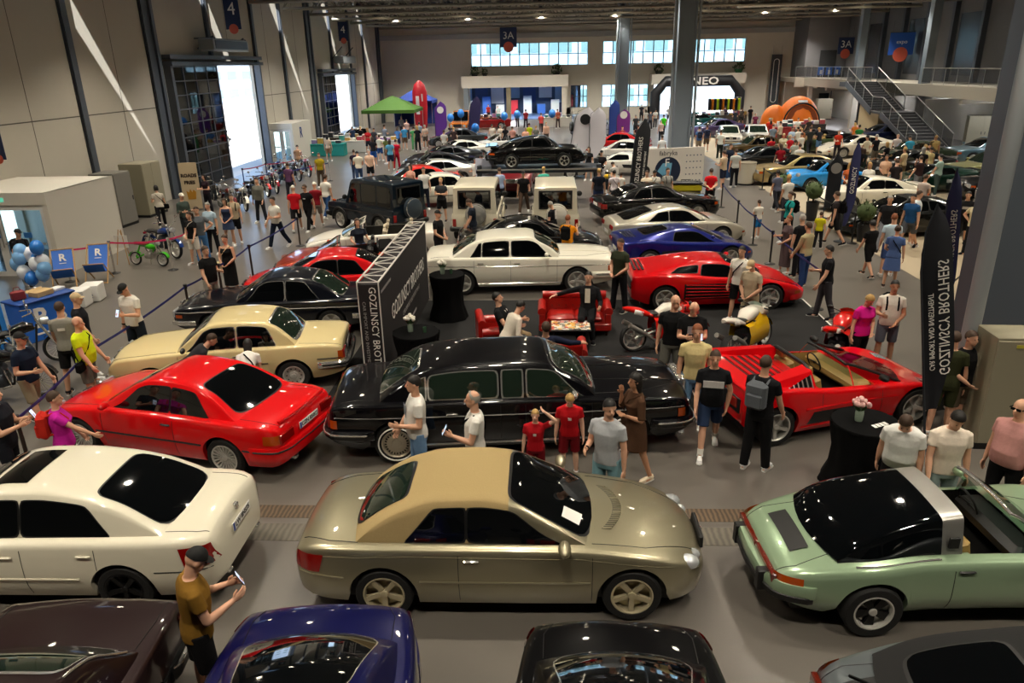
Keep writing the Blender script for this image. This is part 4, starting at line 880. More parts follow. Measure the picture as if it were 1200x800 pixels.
# gates
def gate(n, y0, y1, ys, H, nx, nz):
    """door frame plus one glazed leaf standing between y0 and ys"""
    m = MB(); x = XL+.16
    slab(XL-.1, XL+.36, y0-.25, y0, 0, H+.2, m); slab(XL-.1, XL+.36, y1, y1+.2, 0, H+.2, m); slab(XL-.1, XL+.5, y0-.3, y1+.3, H, H+.18, m); slab(XL+.05, XL+.45, y0-.3, y1+.3, H+.3, H+.5, m)
    d = struct('door_%d' % n, m, STEELG)
    m = MB()
    for i in range(nx+1): y = lerp(y0, ys, i/nx); slab(x-.04, x+.04, y-(.06 if i in (0, nx) else .035), y+(.06 if i in (0, nx) else .035), 0, H, m)
    for k in range(nz+1): z = lerp(.04, H-.04, k/nz); slab(x-.035, x+.035, y0, ys, z-.025, z+.025, m)
    lf = struct('door_leaf', m, STEELG, d); struct('pane', slab(x-.012, x+.012, y0, ys, 0, H), DOORG, lf); return d
gate(1, 36.3, 47.5, 41.6, 6.0, 4, 9); gate(2, 60.9, 71, 65, 5.2, 3, 8)
# vestibules with double glass doors
def vestibule(n, x1, y0, y1, H):
    m = MB(); t = .08
    slab(XL, x1, y0, y1, H-t, H, m); slab(x1-t, x1, y0, y1, 0, H, m); slab(XL, x1, y1-t, y1, 0, H, m); slab(XL, XL+.16, y0-.02, y0+t, 0, H-.34, m); slab(x1-.14, x1+.02, y0-.02, y0+t, 0, H-.34, m); slab(XL, x1+.02, y0-.03, y0+t, H-.34, H+.02, m)
    d = struct('door_%d' % n, m, mat('vestibule_white', '#d9d4c8', .6)); xa, xb = XL+.16, x1-.14; xm = (xa+xb)/2
    for a, b in ((xa, xm), (xm, xb)):
        m = MB(); slab(a, b, y0+.02, y0+.07, 0, .14, m); slab(a, b, y0+.02, y0+.07, H-.5, H-.34, m); slab(a, a+.12, y0+.02, y0+.07, .14, H-.5, m); slab(b-.12, b, y0+.02, y0+.07, .14, H-.5, m)
        l = struct('door_leaf', m, mat('door_white', '#e3e2de', .4), d); struct('pane', slab(a+.1, b-.1, y0+.035, y0+.055, .12, H-.48), WGLASS, l)
        struct('push_bar', slab(a+.12, b-.12, y0-.05, y0-.02, .98, 1.03), STEEL, l); struct('pull_handle', MB().tube([(xm+(.06 if b > xm else -.06), y0-.05, .9), (xm+(.06 if b > xm else -.06), y0-.05, H-.5)], .018, 8), STEEL, l)
    return d
v1 = vestibule(3, -14.7, 21.0, 24.6, 2.5); v2 = vestibule(4, -16.45, 48.6, 52.5, 2.45)
struct('exit_sign', slab(-16.35, -15.95, 20.96, 21, 2.26, 2.38), mat('exit_green', '#57b79a', .4, emit=.6), v1)
for x in (-16.45, -15.5): struct('door_notice', slab(x-.12, x+.12, 21.0, 21.02, 1.18, 1.34), mat('notice_blue', '#2f6fb4', .5), v1)
# back wall: window band, portals, ground-floor windows
m = MB(); Y0, Y1 = YB, YB+.5
for x0, x1, z0, z1 in ((XL, -8.5, 0, ZC), (-8.5, XR, 7.9, ZC), (-8.5, 21.1, 3.5, 5.6), (-8.5, -8.2, 5.6, 7.9), (4.4, 6.0, 5.6, 7.9), (4.4, 6.0, 1.2, 3.5), (21.1, XR, 0, 7.9), (1.8, 11.4, 0, 1.2), (1.8, 2.6, 0, 3.6), (11.0, 11.6, 0, 3.6), (20.4, 21.2, 0, 3.6), (-9, -8.6, 0, 3.6)): slab(x0, x1, Y0, Y1, z0, z1, m)
struct('wall_back', m, WALLW)
def window(n, x0, x1, z0, z1, nx, nz):
    m = MB(); y = YB+.2
    for i in range(nx+1): x = lerp(x0, x1, i/nx); slab(x-.05, x+.05, y-.06, y+.06, z0, z1, m)
    for k in range(nz+1): z = lerp(z0, z1, k/nz); slab(x0, x1, y-.05, y+.05, z-.04, z+.04, m)
    w_ = struct('window_%d' % n, m, STEELG); struct('pane', slab(x0, x1, y-.01, y+.01, z0, z1), WGLASS, w_)
window(1, -8.2, 4.4, 5.6, 7.9, 12, 2); window(2, 6.0, 21.1, 5.6, 7.9, 14, 2); window(3, 2.6, 4.4, 1.2, 3.5, 4, 2); window(4, 6.0, 11.0, 1.2, 3.5, 5, 2)
for n, x0, x1, z0, z1 in ((3, -9.2, 2.3, 3.45, 4.65), (4, 11.1, 21.0, 3.45, 4.5)): struct('trim_%d' % n, slab(x0, x1, YB-1.6, YB, z0, z1), mat('canopy_white', '#d9d2c4', .6))
struct('trim_5', slab(1.6, 2.1, YB-1.5, YB-1.0, 0, 3.5), WALLW); struct('trim_5', slab(-9.0, -8.5, YB-1.5, YB-1.0, 0, 3.5), STEELL); struct('trim_5', slab(-4.4, -3.9, YB-1.5, YB-1.0, 0, 3.5), mat('warm_column', '#8b8068', .7))
struct('trim_6', slab(-18, 26, YB-.25, YB, 8.4, 8.9), mat('duct_grey', '#a9a9a6', .6))
# right side: wall, mezzanine, staircase
struct('wall_right', slab(XR, XR+.3, YF, YB, 0, ZC), WALLG); struct('wall_right_low', slab(XR-.06, XR-.002, 20, 83, 0, 3.5), WALLW)
m = MB(); slab(25.0, XR, 80.0, 84.99, 3.55, 3.95, m); slab(26.0, XR, 20, 80.0, 3.55, 3.95, m)
slab(25.0, XR, 79.9, 80.1, 3.1, 3.95, m); slab(25.9, 26.1, 20, 79.9, 3.2, 3.95, m)
for y in (44, 50, 56, 62, 68, 74): slab(26.1, XR, y-.2, y+.2, 2.9, 3.55, m)
for x in (27.5, 29.3): slab(x-.15, x+.15, 80.1, 84.9, 2.9, 3.55, m)
MEZ = struct('trim_7', m, mat('concrete_beam', '#bdb6a6', .7))
for y in (20.3, 32, 44, 56, 68, 79.6): struct('trim_8', slab(26.3, 26.7, y-.2, y+.2, 0, 3.2), WALLW)
struct('wall_mezzanine', slab(26.0, XR-.01, 80.5, 84.9, 3.95, ZC), WALLG)
struct('door_5', slab(27.4, 29.0, 80.42, 80.5, 3.95, 6.5), mat('dark_door', '#2c2d2f', .6))
struct('wall_under_mezzanine', slab(25.2, XR, 83.5, 83.9, 0, 3.5), WALLW); struct('door_6', slab(28.8, 29.8, 83.4, 83.5, 0, 2.3), mat('dark_door', '#2c2d2f', .6))
for y in range(24, 80, 4): struct('trim_9', slab(XR-.35, XR, y-.18, y+.18, 3.95, ZC), STEELG)
for y in range(24, 76, 8): struct('window_5', slab(XR-.06, XR-.01, y+.6, y+3.4, 4.4, 8.6), mat('dark_pane', '#3c3f44', .25))
for y in (44, 56, 68): struct('trim_10', slab(26.2, 26.75, y-.3, y+.3, 3.95, ZC), STEELL)
def railing(pts, n, nm='railing'):
    m = MB(); m.tube([p+Vector((0, 0, 1.05)) for p in pts], .03, 8); m.tube([p+Vector((0, 0, .08)) for p in pts], .02, 6)
    for a, b in zip(pts[:-1], pts[1:]):
        k = max(1, int((b-a).length/1.5))
        for i in range(k+1): q = a.lerp(b, i/k); m.tube([q, q+Vector((0, 0, 1.05))], .022, 6)
    r = struct('trim_%d' % n, m, STEEL); g = MB()
    for a, b in zip(pts[:-1], pts[1:]): u = Vector((0, 0, .12)); w_ = Vector((0, 0, 1.0)); g.add([a+u, b+u, b+w_, a+w_], [(0, 1, 2, 3)])
    struct('pane', g, mat('railing_mesh', '#2a2c2f', .7, alpha=.62), r); return r
railing([Vector((25.05, 80.05, 3.95)), Vector((26.05, 80.05, 3.95)), Vector((26.05, 64, 3.95))], 11); railing([Vector((26.05, 55.5, 3.95)), Vector((26.05, 20, 3.95))], 11)
# stairs come down from the deck towards the viewer, landing half way
def stairs():
    m = MB(); xa, xb = 23.6, 25.9; T = [(62.5, 3.95, 57.2, 2.05), (55.4, 2.05, 49.6, 0.0)]
    for ya, za, yb, zb in T:
        n = 12
        for i in range(n):
            z1 = lerp(za, zb, (i+1)/n); y1, y2 = lerp(ya, yb, i/n), lerp(ya, yb, (i+1)/n)
            slab(xa+.05, xb-.05, y2, y1+.03, z1+.0, z1+.06, m); slab(xa+.05, xb-.05, y1-.02, y1+.02, z1-.0, z1+(za-zb)/n, m)
    slab(xa, xb+.1, 55.3, 57.3, 1.95, 2.08, m); slab(xa, 26.0, 62.4, 64, 3.6, 3.95, m)
    s = struct('trim_12', m, mat('stair_dark', '#3a3a3c', .6)); w_ = MB()
    for x in (xa-.06, xb):
        for ya, za, yb, zb in T:
            M = [(ya+.1, za+.12), (yb, zb+.22), (yb, max(0, zb-.22)), (ya+.1, za-.32)]
            w_.add([(xx, y, z) for xx in (x, x+.07) for y, z in M], [(0, 1, 2, 3), (7, 6, 5, 4), (0, 4, 5, 1), (1, 5, 6, 2), (2, 6, 7, 3), (3, 7, 4, 0)])
    struct('stringer', w_, mat('stair_side', '#4b4c50', .5), s)
    slab_w = MB(); slab_w.add([(24.2, 57.2, 0), (24.2, 60.8, 0), (24.2, 60.8, 3.0), (24.2, 57.2, 1.9), (25.7, 57.2, 0), (25.7, 60.8, 0), (25.7, 60.8, 3.0), (25.7, 57.2, 1.9)], [(0, 1, 2, 3), (7, 6, 5, 4), (0, 4, 5, 1), (1, 5, 6, 2), (2, 6, 7, 3), (3, 7, 4, 0)]); struct('stair_support', slab_w, mat('cream_wall', '#b9a988', .7), s)
    for x in (xa, xb): railing([Vector((x, 62.5, 3.95)), Vector((x, 57.2, 2.05)), Vector((x, 55.4, 2.05)), Vector((x, 49.7, .05))], 13)
stairs()
# steel columns
def column(x, y, w, d, z1=ZC):
    m = MB(); slab(x-w/2, x+w/2, y-d/2, y+d/2, 0, z1, m); slab(x-w/2-.04, x-w/2+.06, y-d/2-.1, y+d/2+.1, 0, z1, m); slab(x+w/2-.06, x+w/2+.04, y-d/2-.1, y+d/2+.1, 0, z1, m)
    c = struct('trim_14', m, STEELL); p = MB().tube([(x-w/2-.2, y-d/2, 0), (x-w/2-.2, y-d/2, z1)], .1, 12).tube([(x+w/2+.18, y-d/2, 0), (x+w/2+.18, y-d/2, z1)], .07, 10); struct('downpipe', p, mat('pipe_grey', '#9aa0a4', .45, .2), c); return c
column(7.28, 42, .85, .7); column(6.95, 72, .85, .7)
m = MB(); slab(7.56, 8.9, 12.5, 13.2, 0, ZC, m); slab(7.5, 7.62, 12.42, 13.3, 0, ZC, m); c = struct('trim_14', m, mat('column_dark', '#565e68', .5, .2))
p = MB().tube([(6.66, 11.2, 0), (6.66, 11.2, ZC)], .125, 18); struct('downpipe', p, mat('pipe_grey', '#9aa0a4', .45, .2), c)
for z in (.35, 1.0): struct('pipe_clamp', MB().tube([(6.66+.135*math.cos(a), 11.2+.135*math.sin(a), z) for a in np.linspace(0, 2*PI, 17)[:-1]], .02, 6, closed=True), STEEL, c)
struct('downpipe', MB().tube([(7.1, 11.9, 0), (7.1, 11.9, ZC)], .08, 12), mat('pipe_cream', '#a8a08f', .5), c)
# roof: deck with skylights, added light slits above the left wall, space trusses
SKY = [(-6.5, -5.0), (2.0, 3.6), (11.5, 13.1), (19.6, 21.2)]
def roof():
    m = MB(); z = ZC; ys = [(YF, 66.5), (68.5, 74.0), (76.0, YB+.5)]
    xs = [XL+1.95]+[v for a in SKY for v in a]+[XR]
    for i in range(0, len(xs), 2): slab(xs[i], xs[i+1], YF, YB+.5, z, z+.2, m)
    for a, b in SKY:
        for y0, y1 in ys: slab(a, b, y0, y1, z, z+.2, m)
    # wedge openings added along the left wall, shaped to draw tapering sun streaks
    y = YF; strip = MB()
    for yc in (27.0, 39.8, 50.7, 63.2, 74.6):
        slab(XL-.3, XL+1.95, y, yc-.7, z, z+.2, m); slab(XL-.3, XL, yc-.7, yc+.7, z, z+.2, m); y = yc+.7; ap = (XL+1.85, yc-.1, z)
        strip.add([(XL, yc-.7, z), (XL+1.95, yc-.7, z), ap, (XL+1.95, yc+.7, z), (XL, yc+.7, z)], [(0, 1, 2), (1, 3, 2), (3, 4, 2)])
    slab(XL-.3, XL+1.95, y, YB+.5, z, z+.2, m); m.add(strip.v, strip.f)
    struct('ceiling', m, ROOFM); sk = MB()
    for a, b in SKY:
        for y0, y1 in ((66.5, 68.5), (74.0, 76.0)): slab(a, b, y0, y1, z+.05, z+.1, sk)
    tm = bpy.data.materials.new('skylight_panel'); tm.use_nodes = True; n = tm.node_tree; n.nodes.clear(); t = n.nodes.new('ShaderNodeBsdfTranslucent'); t.inputs[0].default_value = (.5, .5, .5, 1); o = n.nodes.new('ShaderNodeOutputMaterial'); n.links.new(t.outputs[0], o.inputs[0]); struct('skylight_panel', sk, tm)
roof(); struct('wall_front', slab(XL-.3, XR+.3, YF-.3, YF, 0, ZC+.2), WALLG)
def truss(y):
    m = MB(); x0, x1 = XL+.4, XR-.4; n = 20; za, zb = 9.5, 11.2; L = (x1-x0)/n
    m.tube([(x0, y, za), (x1, y, za)], .11, 8)
    for s in (-.9, .9): m.tube([(x0, y+s, zb), (x1, y+s, zb)], .07, 6)
    for i in range(n):
        a = x0+i*L
        for s in (-.9, .9): m.tube([(a, y, za), (a+L/2, y+s, zb)], .04, 5, caps=False); m.tube([(a+L/2, y+s, zb), (a+L, y, za)], .04, 5, caps=False)
        m.tube([(a+L/2, y-.9, zb), (a+L/2, y+.9, zb)], .03, 5, caps=False)
    struct('ceiling_truss', m, TRUSS)
for y in (47, 53, 59, 65, 71, 77, 83): truss(y)
m = MB()
for x in np.arange(-16, 30, 4.6):
    m.tube([(x, 45, 11.3), (x, 84.5, 11.3)], .05, 6); m.tube([(x+.8, 45, 9.9), (x+.8, 84.5, 9.9)], .035, 5)
    for y in range(45, 84, 6): m.tube([(x, y, 11.3), (x+.8, y+3, 9.9)], .025, 4, caps=False); m.tube([(x+.8, y+3, 9.9), (x, y+6, 11.3)], .025, 4, caps=False)
struct('ceiling_purlins', m, TRUSS)
struct('ceiling_duct', MB().tube([(14, 60, 9.55), (24, 60.5, 9.7)], .22, 12), STEEL)
# outdoors seen through gates and windows
struct('ground_outside', MB().box((-169.2, 150, -.25), (302, 500, .1)).box((140, 252, -.25), (320, 333, .1)), mat('pale_paving', '#b9b6b0', .8))
def outside_building(c, d, n, nz, rot):
    b = thing('office_building', 'pale office block with rows of windows outside the %s' % ('open gate' if rot else 'far windows'), 'building', c)
    put('facade', MB().box((0, 0, d[2]/2), d), mat('facade_cool_tint', '#b4c4d6', .7), b)  # facade tinted blue so daylight bounced into the hall turns cooler
    for i in range(n):
        for k in range(nz):
            t = (i+.5)/n-.5; z = 1.8+k*3.2
            put('window', MB().box((d[0]/2+.02, t*d[1], z), (.06, d[1]/n*.6, 1.4)) if rot else MB().box((t*d[0], -d[1]/2-.02, z), (d[0]/n*.7, .06, 1.6)), mat('far_pane', '#7c8f92', .2), b)
outside_building((-66, 150, -.2), (12, 130, 18), 18, 4, True); outside_building((4, 112, -.2), (60, 10, 14), 14, 4, False)
# the neighbouring hall behind the left portal
m = MB(); slab(-12, 3.4, 97, 97.3, 0, 4.2, m); slab(-12.3, -12, 85.6, 97.3, 0, 4.2, m); slab(3.4, 3.7, 85.6, 97.3, 0, 4.2, m); slab(-12.3, 3.7, 85.6, 97.3, 4.2, 4.4, m); slab(-12.3, 3.7, 85.5, 97, -.15, 0, m); struct('wall_next_hall', m, mat('next_hall_blue', '#3a4f6e', .7))
for i in range(7): struct('window_6', slab(-11+2*i, -9.4+2*i, 96.93, 97, 1.2+.6*(i % 2), 3.6), mat('next_hall_panel_%d' % (i % 3), ['#8fb0d0', '#24457f', '#e4e6ea'][i % 3], .5))
for i in range(9): struct('trim_15', slab(-11.4+1.7*i, -10.4+1.7*i, 95.5, 96.2, 0, 1.1+.5*(i % 3)), mat('next_hall_stand_%d' % (i % 4), ['#c8202c', '#e2e2de', '#2f62b0', '#d8d4c8'][i % 4], .6))
for x in (-9, -4, 1):  # fill lamps added to brighten the dark interior behind the portal
    t = thing('ceiling_lamp', 'round fill lamp added to brighten the next hall', 'lamp', (x, 89, 3.95), 0, 'fill lamps added in the next hall'); put('fill_disc', MB().cyl((0, 0, .1), .3, .06, 18), mat('cool_fill_glow', '#e8f0ff', .5, emit=20), t)
    l = bpy.data.lights.new('next_hall_fill_light', 'SPOT'); l.energy = 1300; l.spot_size = R(150); l.shadow_soft_size = .25; l.color = (.85, .92, 1); lo = bpy.data.objects.new('next_hall_fill_light', l); COL.objects.link(lo); lo.location = (x, 89, 3.9)
for x, y in ((28, 40), (28, 48), (28, 56), (28, 66), (28, 76)):  # added fill lamps that lift the darkness below the mezzanine deck
    t = thing('fill_strip', 'strip fill lamp added under the mezzanine deck', 'lamp', (x, y, 3.48), 0, 'fill lamps added under the mezzanine'); put('fill_tube', MB().box((0, 0, 0), (.2, 1.4, .06), bev=.02), mat('cool_fill_glow', '#e8f0ff', .5, emit=20), t)
    l = bpy.data.lights.new('fill_strip_light', 'SPOT'); l.energy = 200; l.spot_size = R(150); l.shadow_soft_size = .3; l.color = (.9, .92, 1); lo = bpy.data.objects.new('fill_strip_light', l); COL.objects.link(lo); lo.location = (x, y, 3.4)
# ------------------------------------------------------------------ the cars on show
def car_at(model, rear, front, paintc, label, name='car', metal=0., away=1, W=.85, **kw):
    """stand a car so that its wheels on the viewer's side meet the floor at two surveyed points"""
    a, b = at(*rear), at(*front); d = (b-a).normalized(); n = Vector((-d.y, d.x, 0))
    if n.y < 0: n = -n
    c = (a+b)/2+n*(W-.11)*away; g = kw.pop('group', None); rough = kw.pop('rough', .28)
    cols = dict(paint=paint(paintc, metal, rough)); cols.update(kw)
    return spawn(model, name, c, math.degrees(math.atan2(d.y, d.x)), cols, label, 'car', g)
def car_xy(model, u, v, z, off, rz, paintc, label, metal=0., **kw):
    """off: local point of the car that was surveyed at (u, v) and height z"""
    p = at(u, v, z); q = Matrix.Rotation(R(rz), 3, 'Z') @ Vector((off[0], off[1], 0)); c = p-q; c.z = 0
    cols = dict(paint=paint(paintc, metal)); cols.update(kw); return spawn(model, 'car', c, rz, cols, label, 'car')
def XY(model, x, y, rz, paintc, label, metal=0., **kw):
    cols = dict(paint=paint(paintc, metal)); cols.update(kw); return spawn(model, 'car', (x, y, 0), rz, cols, label, 'car')
FABRIC = mat('soft_top_beige', '#a08a5e', .9, noise=.08, nscale=60, bump=.1); BLACKTOP = mat('soft_top_black', '#121213', .9, bump=.1, nscale=60); TAN = mat('tan_leather', '#a08248', .55)
BK = BLACKP
car_at('clk', (455, 718), (738, 721), '#a39c82', 'champagne convertible with closed beige soft top at the front centre', metal=.75, rough=.34, roof=FABRIC)
car_at('sedan', (163, 712), (-118, 710), '#dcd6c2', 'cream white four-door sedan with a sunroof at the front left, seen from the rear', W=.87)
car_at('targa', (1012, 735), (1258, 731), '#93ab8c', 'pale green open-top coupe with a steel roll bar, front right', metal=.35, W=.8, seat=TAN)
car_at('coupe36', (280, 556), (98, 528), '#d40c12', 'bright red two-door coupe with multi-spoke wheels behind the white sedan', moulding=BK, rim=ALLOY, trim=BK, amber=AMBER)
car_at('saloon21', (352, 455), (180, 466), '#d6c491', 'beige two-door saloon with chrome bumpers behind the red coupe', trim=CHROME, chrome=CHROME, rim=ALLOY, W=.81)
car_at('coupe9', (398, 392), (248, 398), '#0a0d16', 'black vintage coupe with chrome strip beside the display wall', chrome=CHROME, rim=ALLOY, W=.83)
XY('coupe24', -5.75, 18.25, 190, '#d00f16', 'red two-door coupe between the black vintage coupe and the orange roadster', moulding=BK, rim=ALLOY, trim=BK, amber=REDL)
XY('roadster', -5.85, 20.45, 193, '#b23c12', 'orange open roadster with black seats behind the red coupe', metal=.4, trim=BK)
XY('convertible', -5.55, 22.95, 190, '#e2ded2', 'white open convertible with the roof down behind the display wall', seat=mat('cream_leather', '#b7ab92', .6))
car_at('offroader', (449, 277), (402, 267), '#0d1a26', 'dark blue boxy off-roader with covered spare wheel', flare=BK, rim=ALLOY, cover=mat('cover_grey', '#4a5763', .35, .5), W=.8)
car_at('limousine', (468, 540), (730, 528), '#07070b', 'long black limousine with chrome window frames on the black carpet edge', chrome=CHROME, bumper=paint('#07070b'), rim=mat('cream_disc', '#b7ae9c', .3, .7), W=.94)
car_at('royal', (540, 345), (678, 342), '#e4e0d0', 'white luxury saloon with tall chrome grille behind the red sofas', chrome=CHROME, bumper=paint('#e4e0d0'), rim=ALLOY, trim=CHROME, W=.94)
car_at('testa', (779, 364), (899, 363), '#c80812', 'red sports car with slatted side intakes beyond the motorcycles', W=.97)
car_at('berlinetta', (752, 318), (862, 313), '#08186f', 'blue sports car just behind the red slatted one', metal=.3, W=.95)
car_at('tourer', (748, 293), (850, 288), '#c8c2b2', 'silver grand tourer with round tail lamps behind the blue sports car', metal=.5, trim=CHROME, W=.95)
car_at('bigcoupe', (722, 264), (828, 258), '#08080a', 'black coupe with amber front lamp behind the silver tourer', trim=CHROME, W=.92)
car_at('spider', (913, 519), (1060, 499), '#cc0610', 'red open wedge-shaped sports car with louvred flanks and tan seats', seat=TAN, W=.99)
car_xy('rearsaloon', 108, 703, .95, (-2.42, 0), -87, '#2b1d1e', 'dark maroon sedan with chrome window frame, lower left corner', .3, chrome=CHROME)
car_xy('rearcoupe', 385, 706, .98, (-2.25, 0), -86, '#070b45', 'deep blue coupe with a roof antenna at the bottom edge', .2, chrome=CHROME)
car_xy('rearcoupe', 722, 725, .98, (-2.25, 0), -91, '#08080a', 'glossy black coupe at the bottom edge, centre', 0, chrome=CHROME)
car_xy('cabrio', 953, 782, .6, (-2.1, .66), 0, '#6d7478', 'grey rear-engined cabriolet with black soft top, lower right corner', .5, roof=BLACKTOP, slat=DALLOY, trim=BK)
def white_van(u0, u1, v, label, cover):
    a, b = at(u0, v), at(u1, v); c = (a+b)/2; c.y += 2.0
    spawn('offroader', 'car', c, 90, dict(paint=paint('#ddd6c0'), flare=paint('#ddd6c0'), rim=ALLOY, cover=cover), label, 'car')
white_van(524, 591, 285, 'white boxy off-roader with silver spare wheel cover, left of the pair', mat('cover_silver', '#a9a9a5', .35, .5)); white_van(618, 684, 286, 'white boxy off-roader with white spare wheel cover, right of the pair', mat('cover_white', '#ddd9cc', .4))
XY('coupe36', -.45, 22.6, 3, '#0b0b0d', 'black coupe between the two white off-roaders and the white saloon', moulding=BK, rim=ALLOY, trim=BK, amber=REDL)
# ------------------------------------------------------------------ people
# local frame: x to the person's right(-)/left(+)... figure faces +y, z up, feet on z = 0
WS = bpy.data.scenes.new('workbench')   # meshes are computed here so the hall is not re-evaluated each time
def remesh(mb, vox, smooth=3):
    me = mb.mesh('tmp', 0); o = bpy.data.objects.new('tmp', me); WS.collection.objects.link(o)
    m = o.modifiers.new('r', 'REMESH'); m.mode = 'VOXEL'; m.voxel_size = vox
    if smooth: k = o.modifiers.new('s', 'SMOOTH'); k.factor = .5; k.iterations = smooth
    WS.view_layers[0].update(); dg = WS.view_layers[0].depsgraph
    r = bpy.data.meshes.new_from_object(o.evaluated_get(dg)); bpy.data.objects.remove(o); bpy.data.meshes.remove(me)
    r.polygons.foreach_set('use_smooth', [True]*len(r.polygons)); return r
def mesh_to_mb(me):
    m = MB(); m.v = [tuple(v.co) for v in me.vertices]; m.f = [tuple(p.vertices) for p in me.polygons]; m.m = [0]*len(m.f); return m
def rings(mb, secs, n=16):
    """secs: (centre, rx, ry, xaxis, yaxis) closed loft"""
    vs = []; N = len(secs)
    for c, rx, ry, ax, ay in secs:
        for k in range(n):
            w = 2*PI*k/n; cs, sn = math.cos(w), math.sin(w); e = .8
            vs.append(c+ax*(rx*math.copysign(abs(cs)**e, cs))+ay*(ry*math.copysign(abs(sn)**e, sn)))
    fs = [(i*n+k, i*n+(k+1) % n, i*n+n+(k+1) % n, i*n+n+k) for i in range(N-1) for k in range(n)]
    fs += [tuple(range(n-1, -1, -1)), tuple(range((N-1)*n, N*n))]
    mb.add(vs, fs)
def limb(mb, pts, rs, n=12, ends=True):
    mb.tube(pts, rs, n)
    if ends: mb.ball(pts[0], rs[0]*.98, 10); mb.ball(pts[-1], rs[-1]*.98, 10)
class Pose:
    """joint positions of a 1.76 m figure"""
    def __init__(s, lean=0, side=0, twist=0, head=(0, 0), legL=(4, 0, 3), legR=(-4, 0, 3), armL=None, armR=None, sit=False, ground=True, squat=0):
        # leg: (thigh forward deg, knee bend deg, spread deg); arm: (upper dir, fore dir) with x outward, y forward, z up
        s.sit = sit
        P = Vector((0, 0, .93)); T = Matrix.Rotation(R(twist), 3, 'Z') @ Matrix.Rotation(R(-lean), 3, 'X') @ Matrix.Rotation(R(side), 3, 'Y')
        s.T = T; X, Y, Z = T @ Vector((1, 0, 0)), T @ Vector((0, 1, 0)), T @ Vector((0, 0, 1))
        s.X, s.Y, s.Z = X, Y, Z; s.pel = P
        s.waist = P+Z*.14; s.chest = P+Z*.35; s.neck = P+Z*.53; s.legs = []; s.arms = []
        H = T @ Matrix.Rotation(R(head[0]), 3, 'Z') @ Matrix.Rotation(R(-head[1]), 3, 'X'); s.H = H
        s.headc = s.neck+Z*.07+H @ Vector((0, .025, .105))
        for sd, (f, k, sp) in ((1, legL), (-1, legR)):
            h = P+Vector((sd*.092, 0, -.02)); d = Matrix.Rotation(R(sd*-sp), 3, 'Y') @ Matrix.Rotation(R(f), 3, 'X') @ Vector((0, 0, -1))
            kn = h+d*.43; d2 = Matrix.Rotation(R(sd*-sp), 3, 'Y') @ Matrix.Rotation(R(f-k), 3, 'X') @ Vector((0, 0, -1)); an = kn+d2*.40
            fd = Matrix.Rotation(R(sd*-sp*1.5), 3, 'Z') @ Vector((0, 1, 0)); pitch = (f-k)*.6 if (f-k) < -12 else 0
            fd = Vector((fd.x, fd.y*math.cos(R(pitch)), math.sin(R(pitch))*1.0)).normalized(); s.legs.append([h, kn, an, fd])
        for sd, a in ((1, armL), (-1, armR)):
            u, f = a or ((.16, .02, -1), (.08, .16, -1))
            sh = P+Z*.45+X*(sd*.178); D = lambda q: (X*(sd*q[0])+Y*q[1]+Z*q[2]).normalized()
            el = sh+D(u)*.29; wr = el+D(f)*.255; s.arms.append([sh, el, wr, D(f), sd])
        lo = min(l[2].z for l in s.legs)-.085
        if ground: s.shift(Vector((0, 0, -lo)))
    def shift(s, d):
        for k in ('pel', 'waist', 'chest', 'neck', 'headc'): setattr(s, k, getattr(s, k)+d)
        for l in s.legs: l[0] = l[0]+d; l[1] = l[1]+d; l[2] = l[2]+d
        for a in s.arms: a[0] = a[0]+d; a[1] = a[1]+d; a[2] = a[2]+d
def torso_secs(p, g=0, fat=1., z0=-.06, z1=.53, fem=False, belly=0.):
    X, Y, Z = p.X, p.Y, p.Z; pr = [(-.12, .15, .105, 0), (-.06, .165, .118, 0), (.02, .162, .118, .0), (.14, .142, .105, .008), (.25, .155, .115, .012), (.37, .172, .118, .01), (.45, .172, .098, -.005), (.495, .14, .075, -.012), (.53, .075, .06, -.008)]
    if fem: pr = [(-.12, .155, .11, 0), (-.06, .172, .12, 0), (.02, .158, .112, .0), (.14, .118, .09, .005), (.25, .132, .1, .012), (.35, .15, .125, .025), (.44, .148, .088, .0), (.495, .12, .066, -.01), (.53, .06, .052, -.008)]
    out = []
    for z, rx, ry, oy in pr:
        if z < z0-.001 or z > z1+.001: continue
        b = belly*math.exp(-((z-.12)/.13)**2)
        out.append((p.pel+Z*z+Y*(oy+b*.6), rx*fat+g+b*.3, ry*fat+g+b*.5, X, Y))
    return out
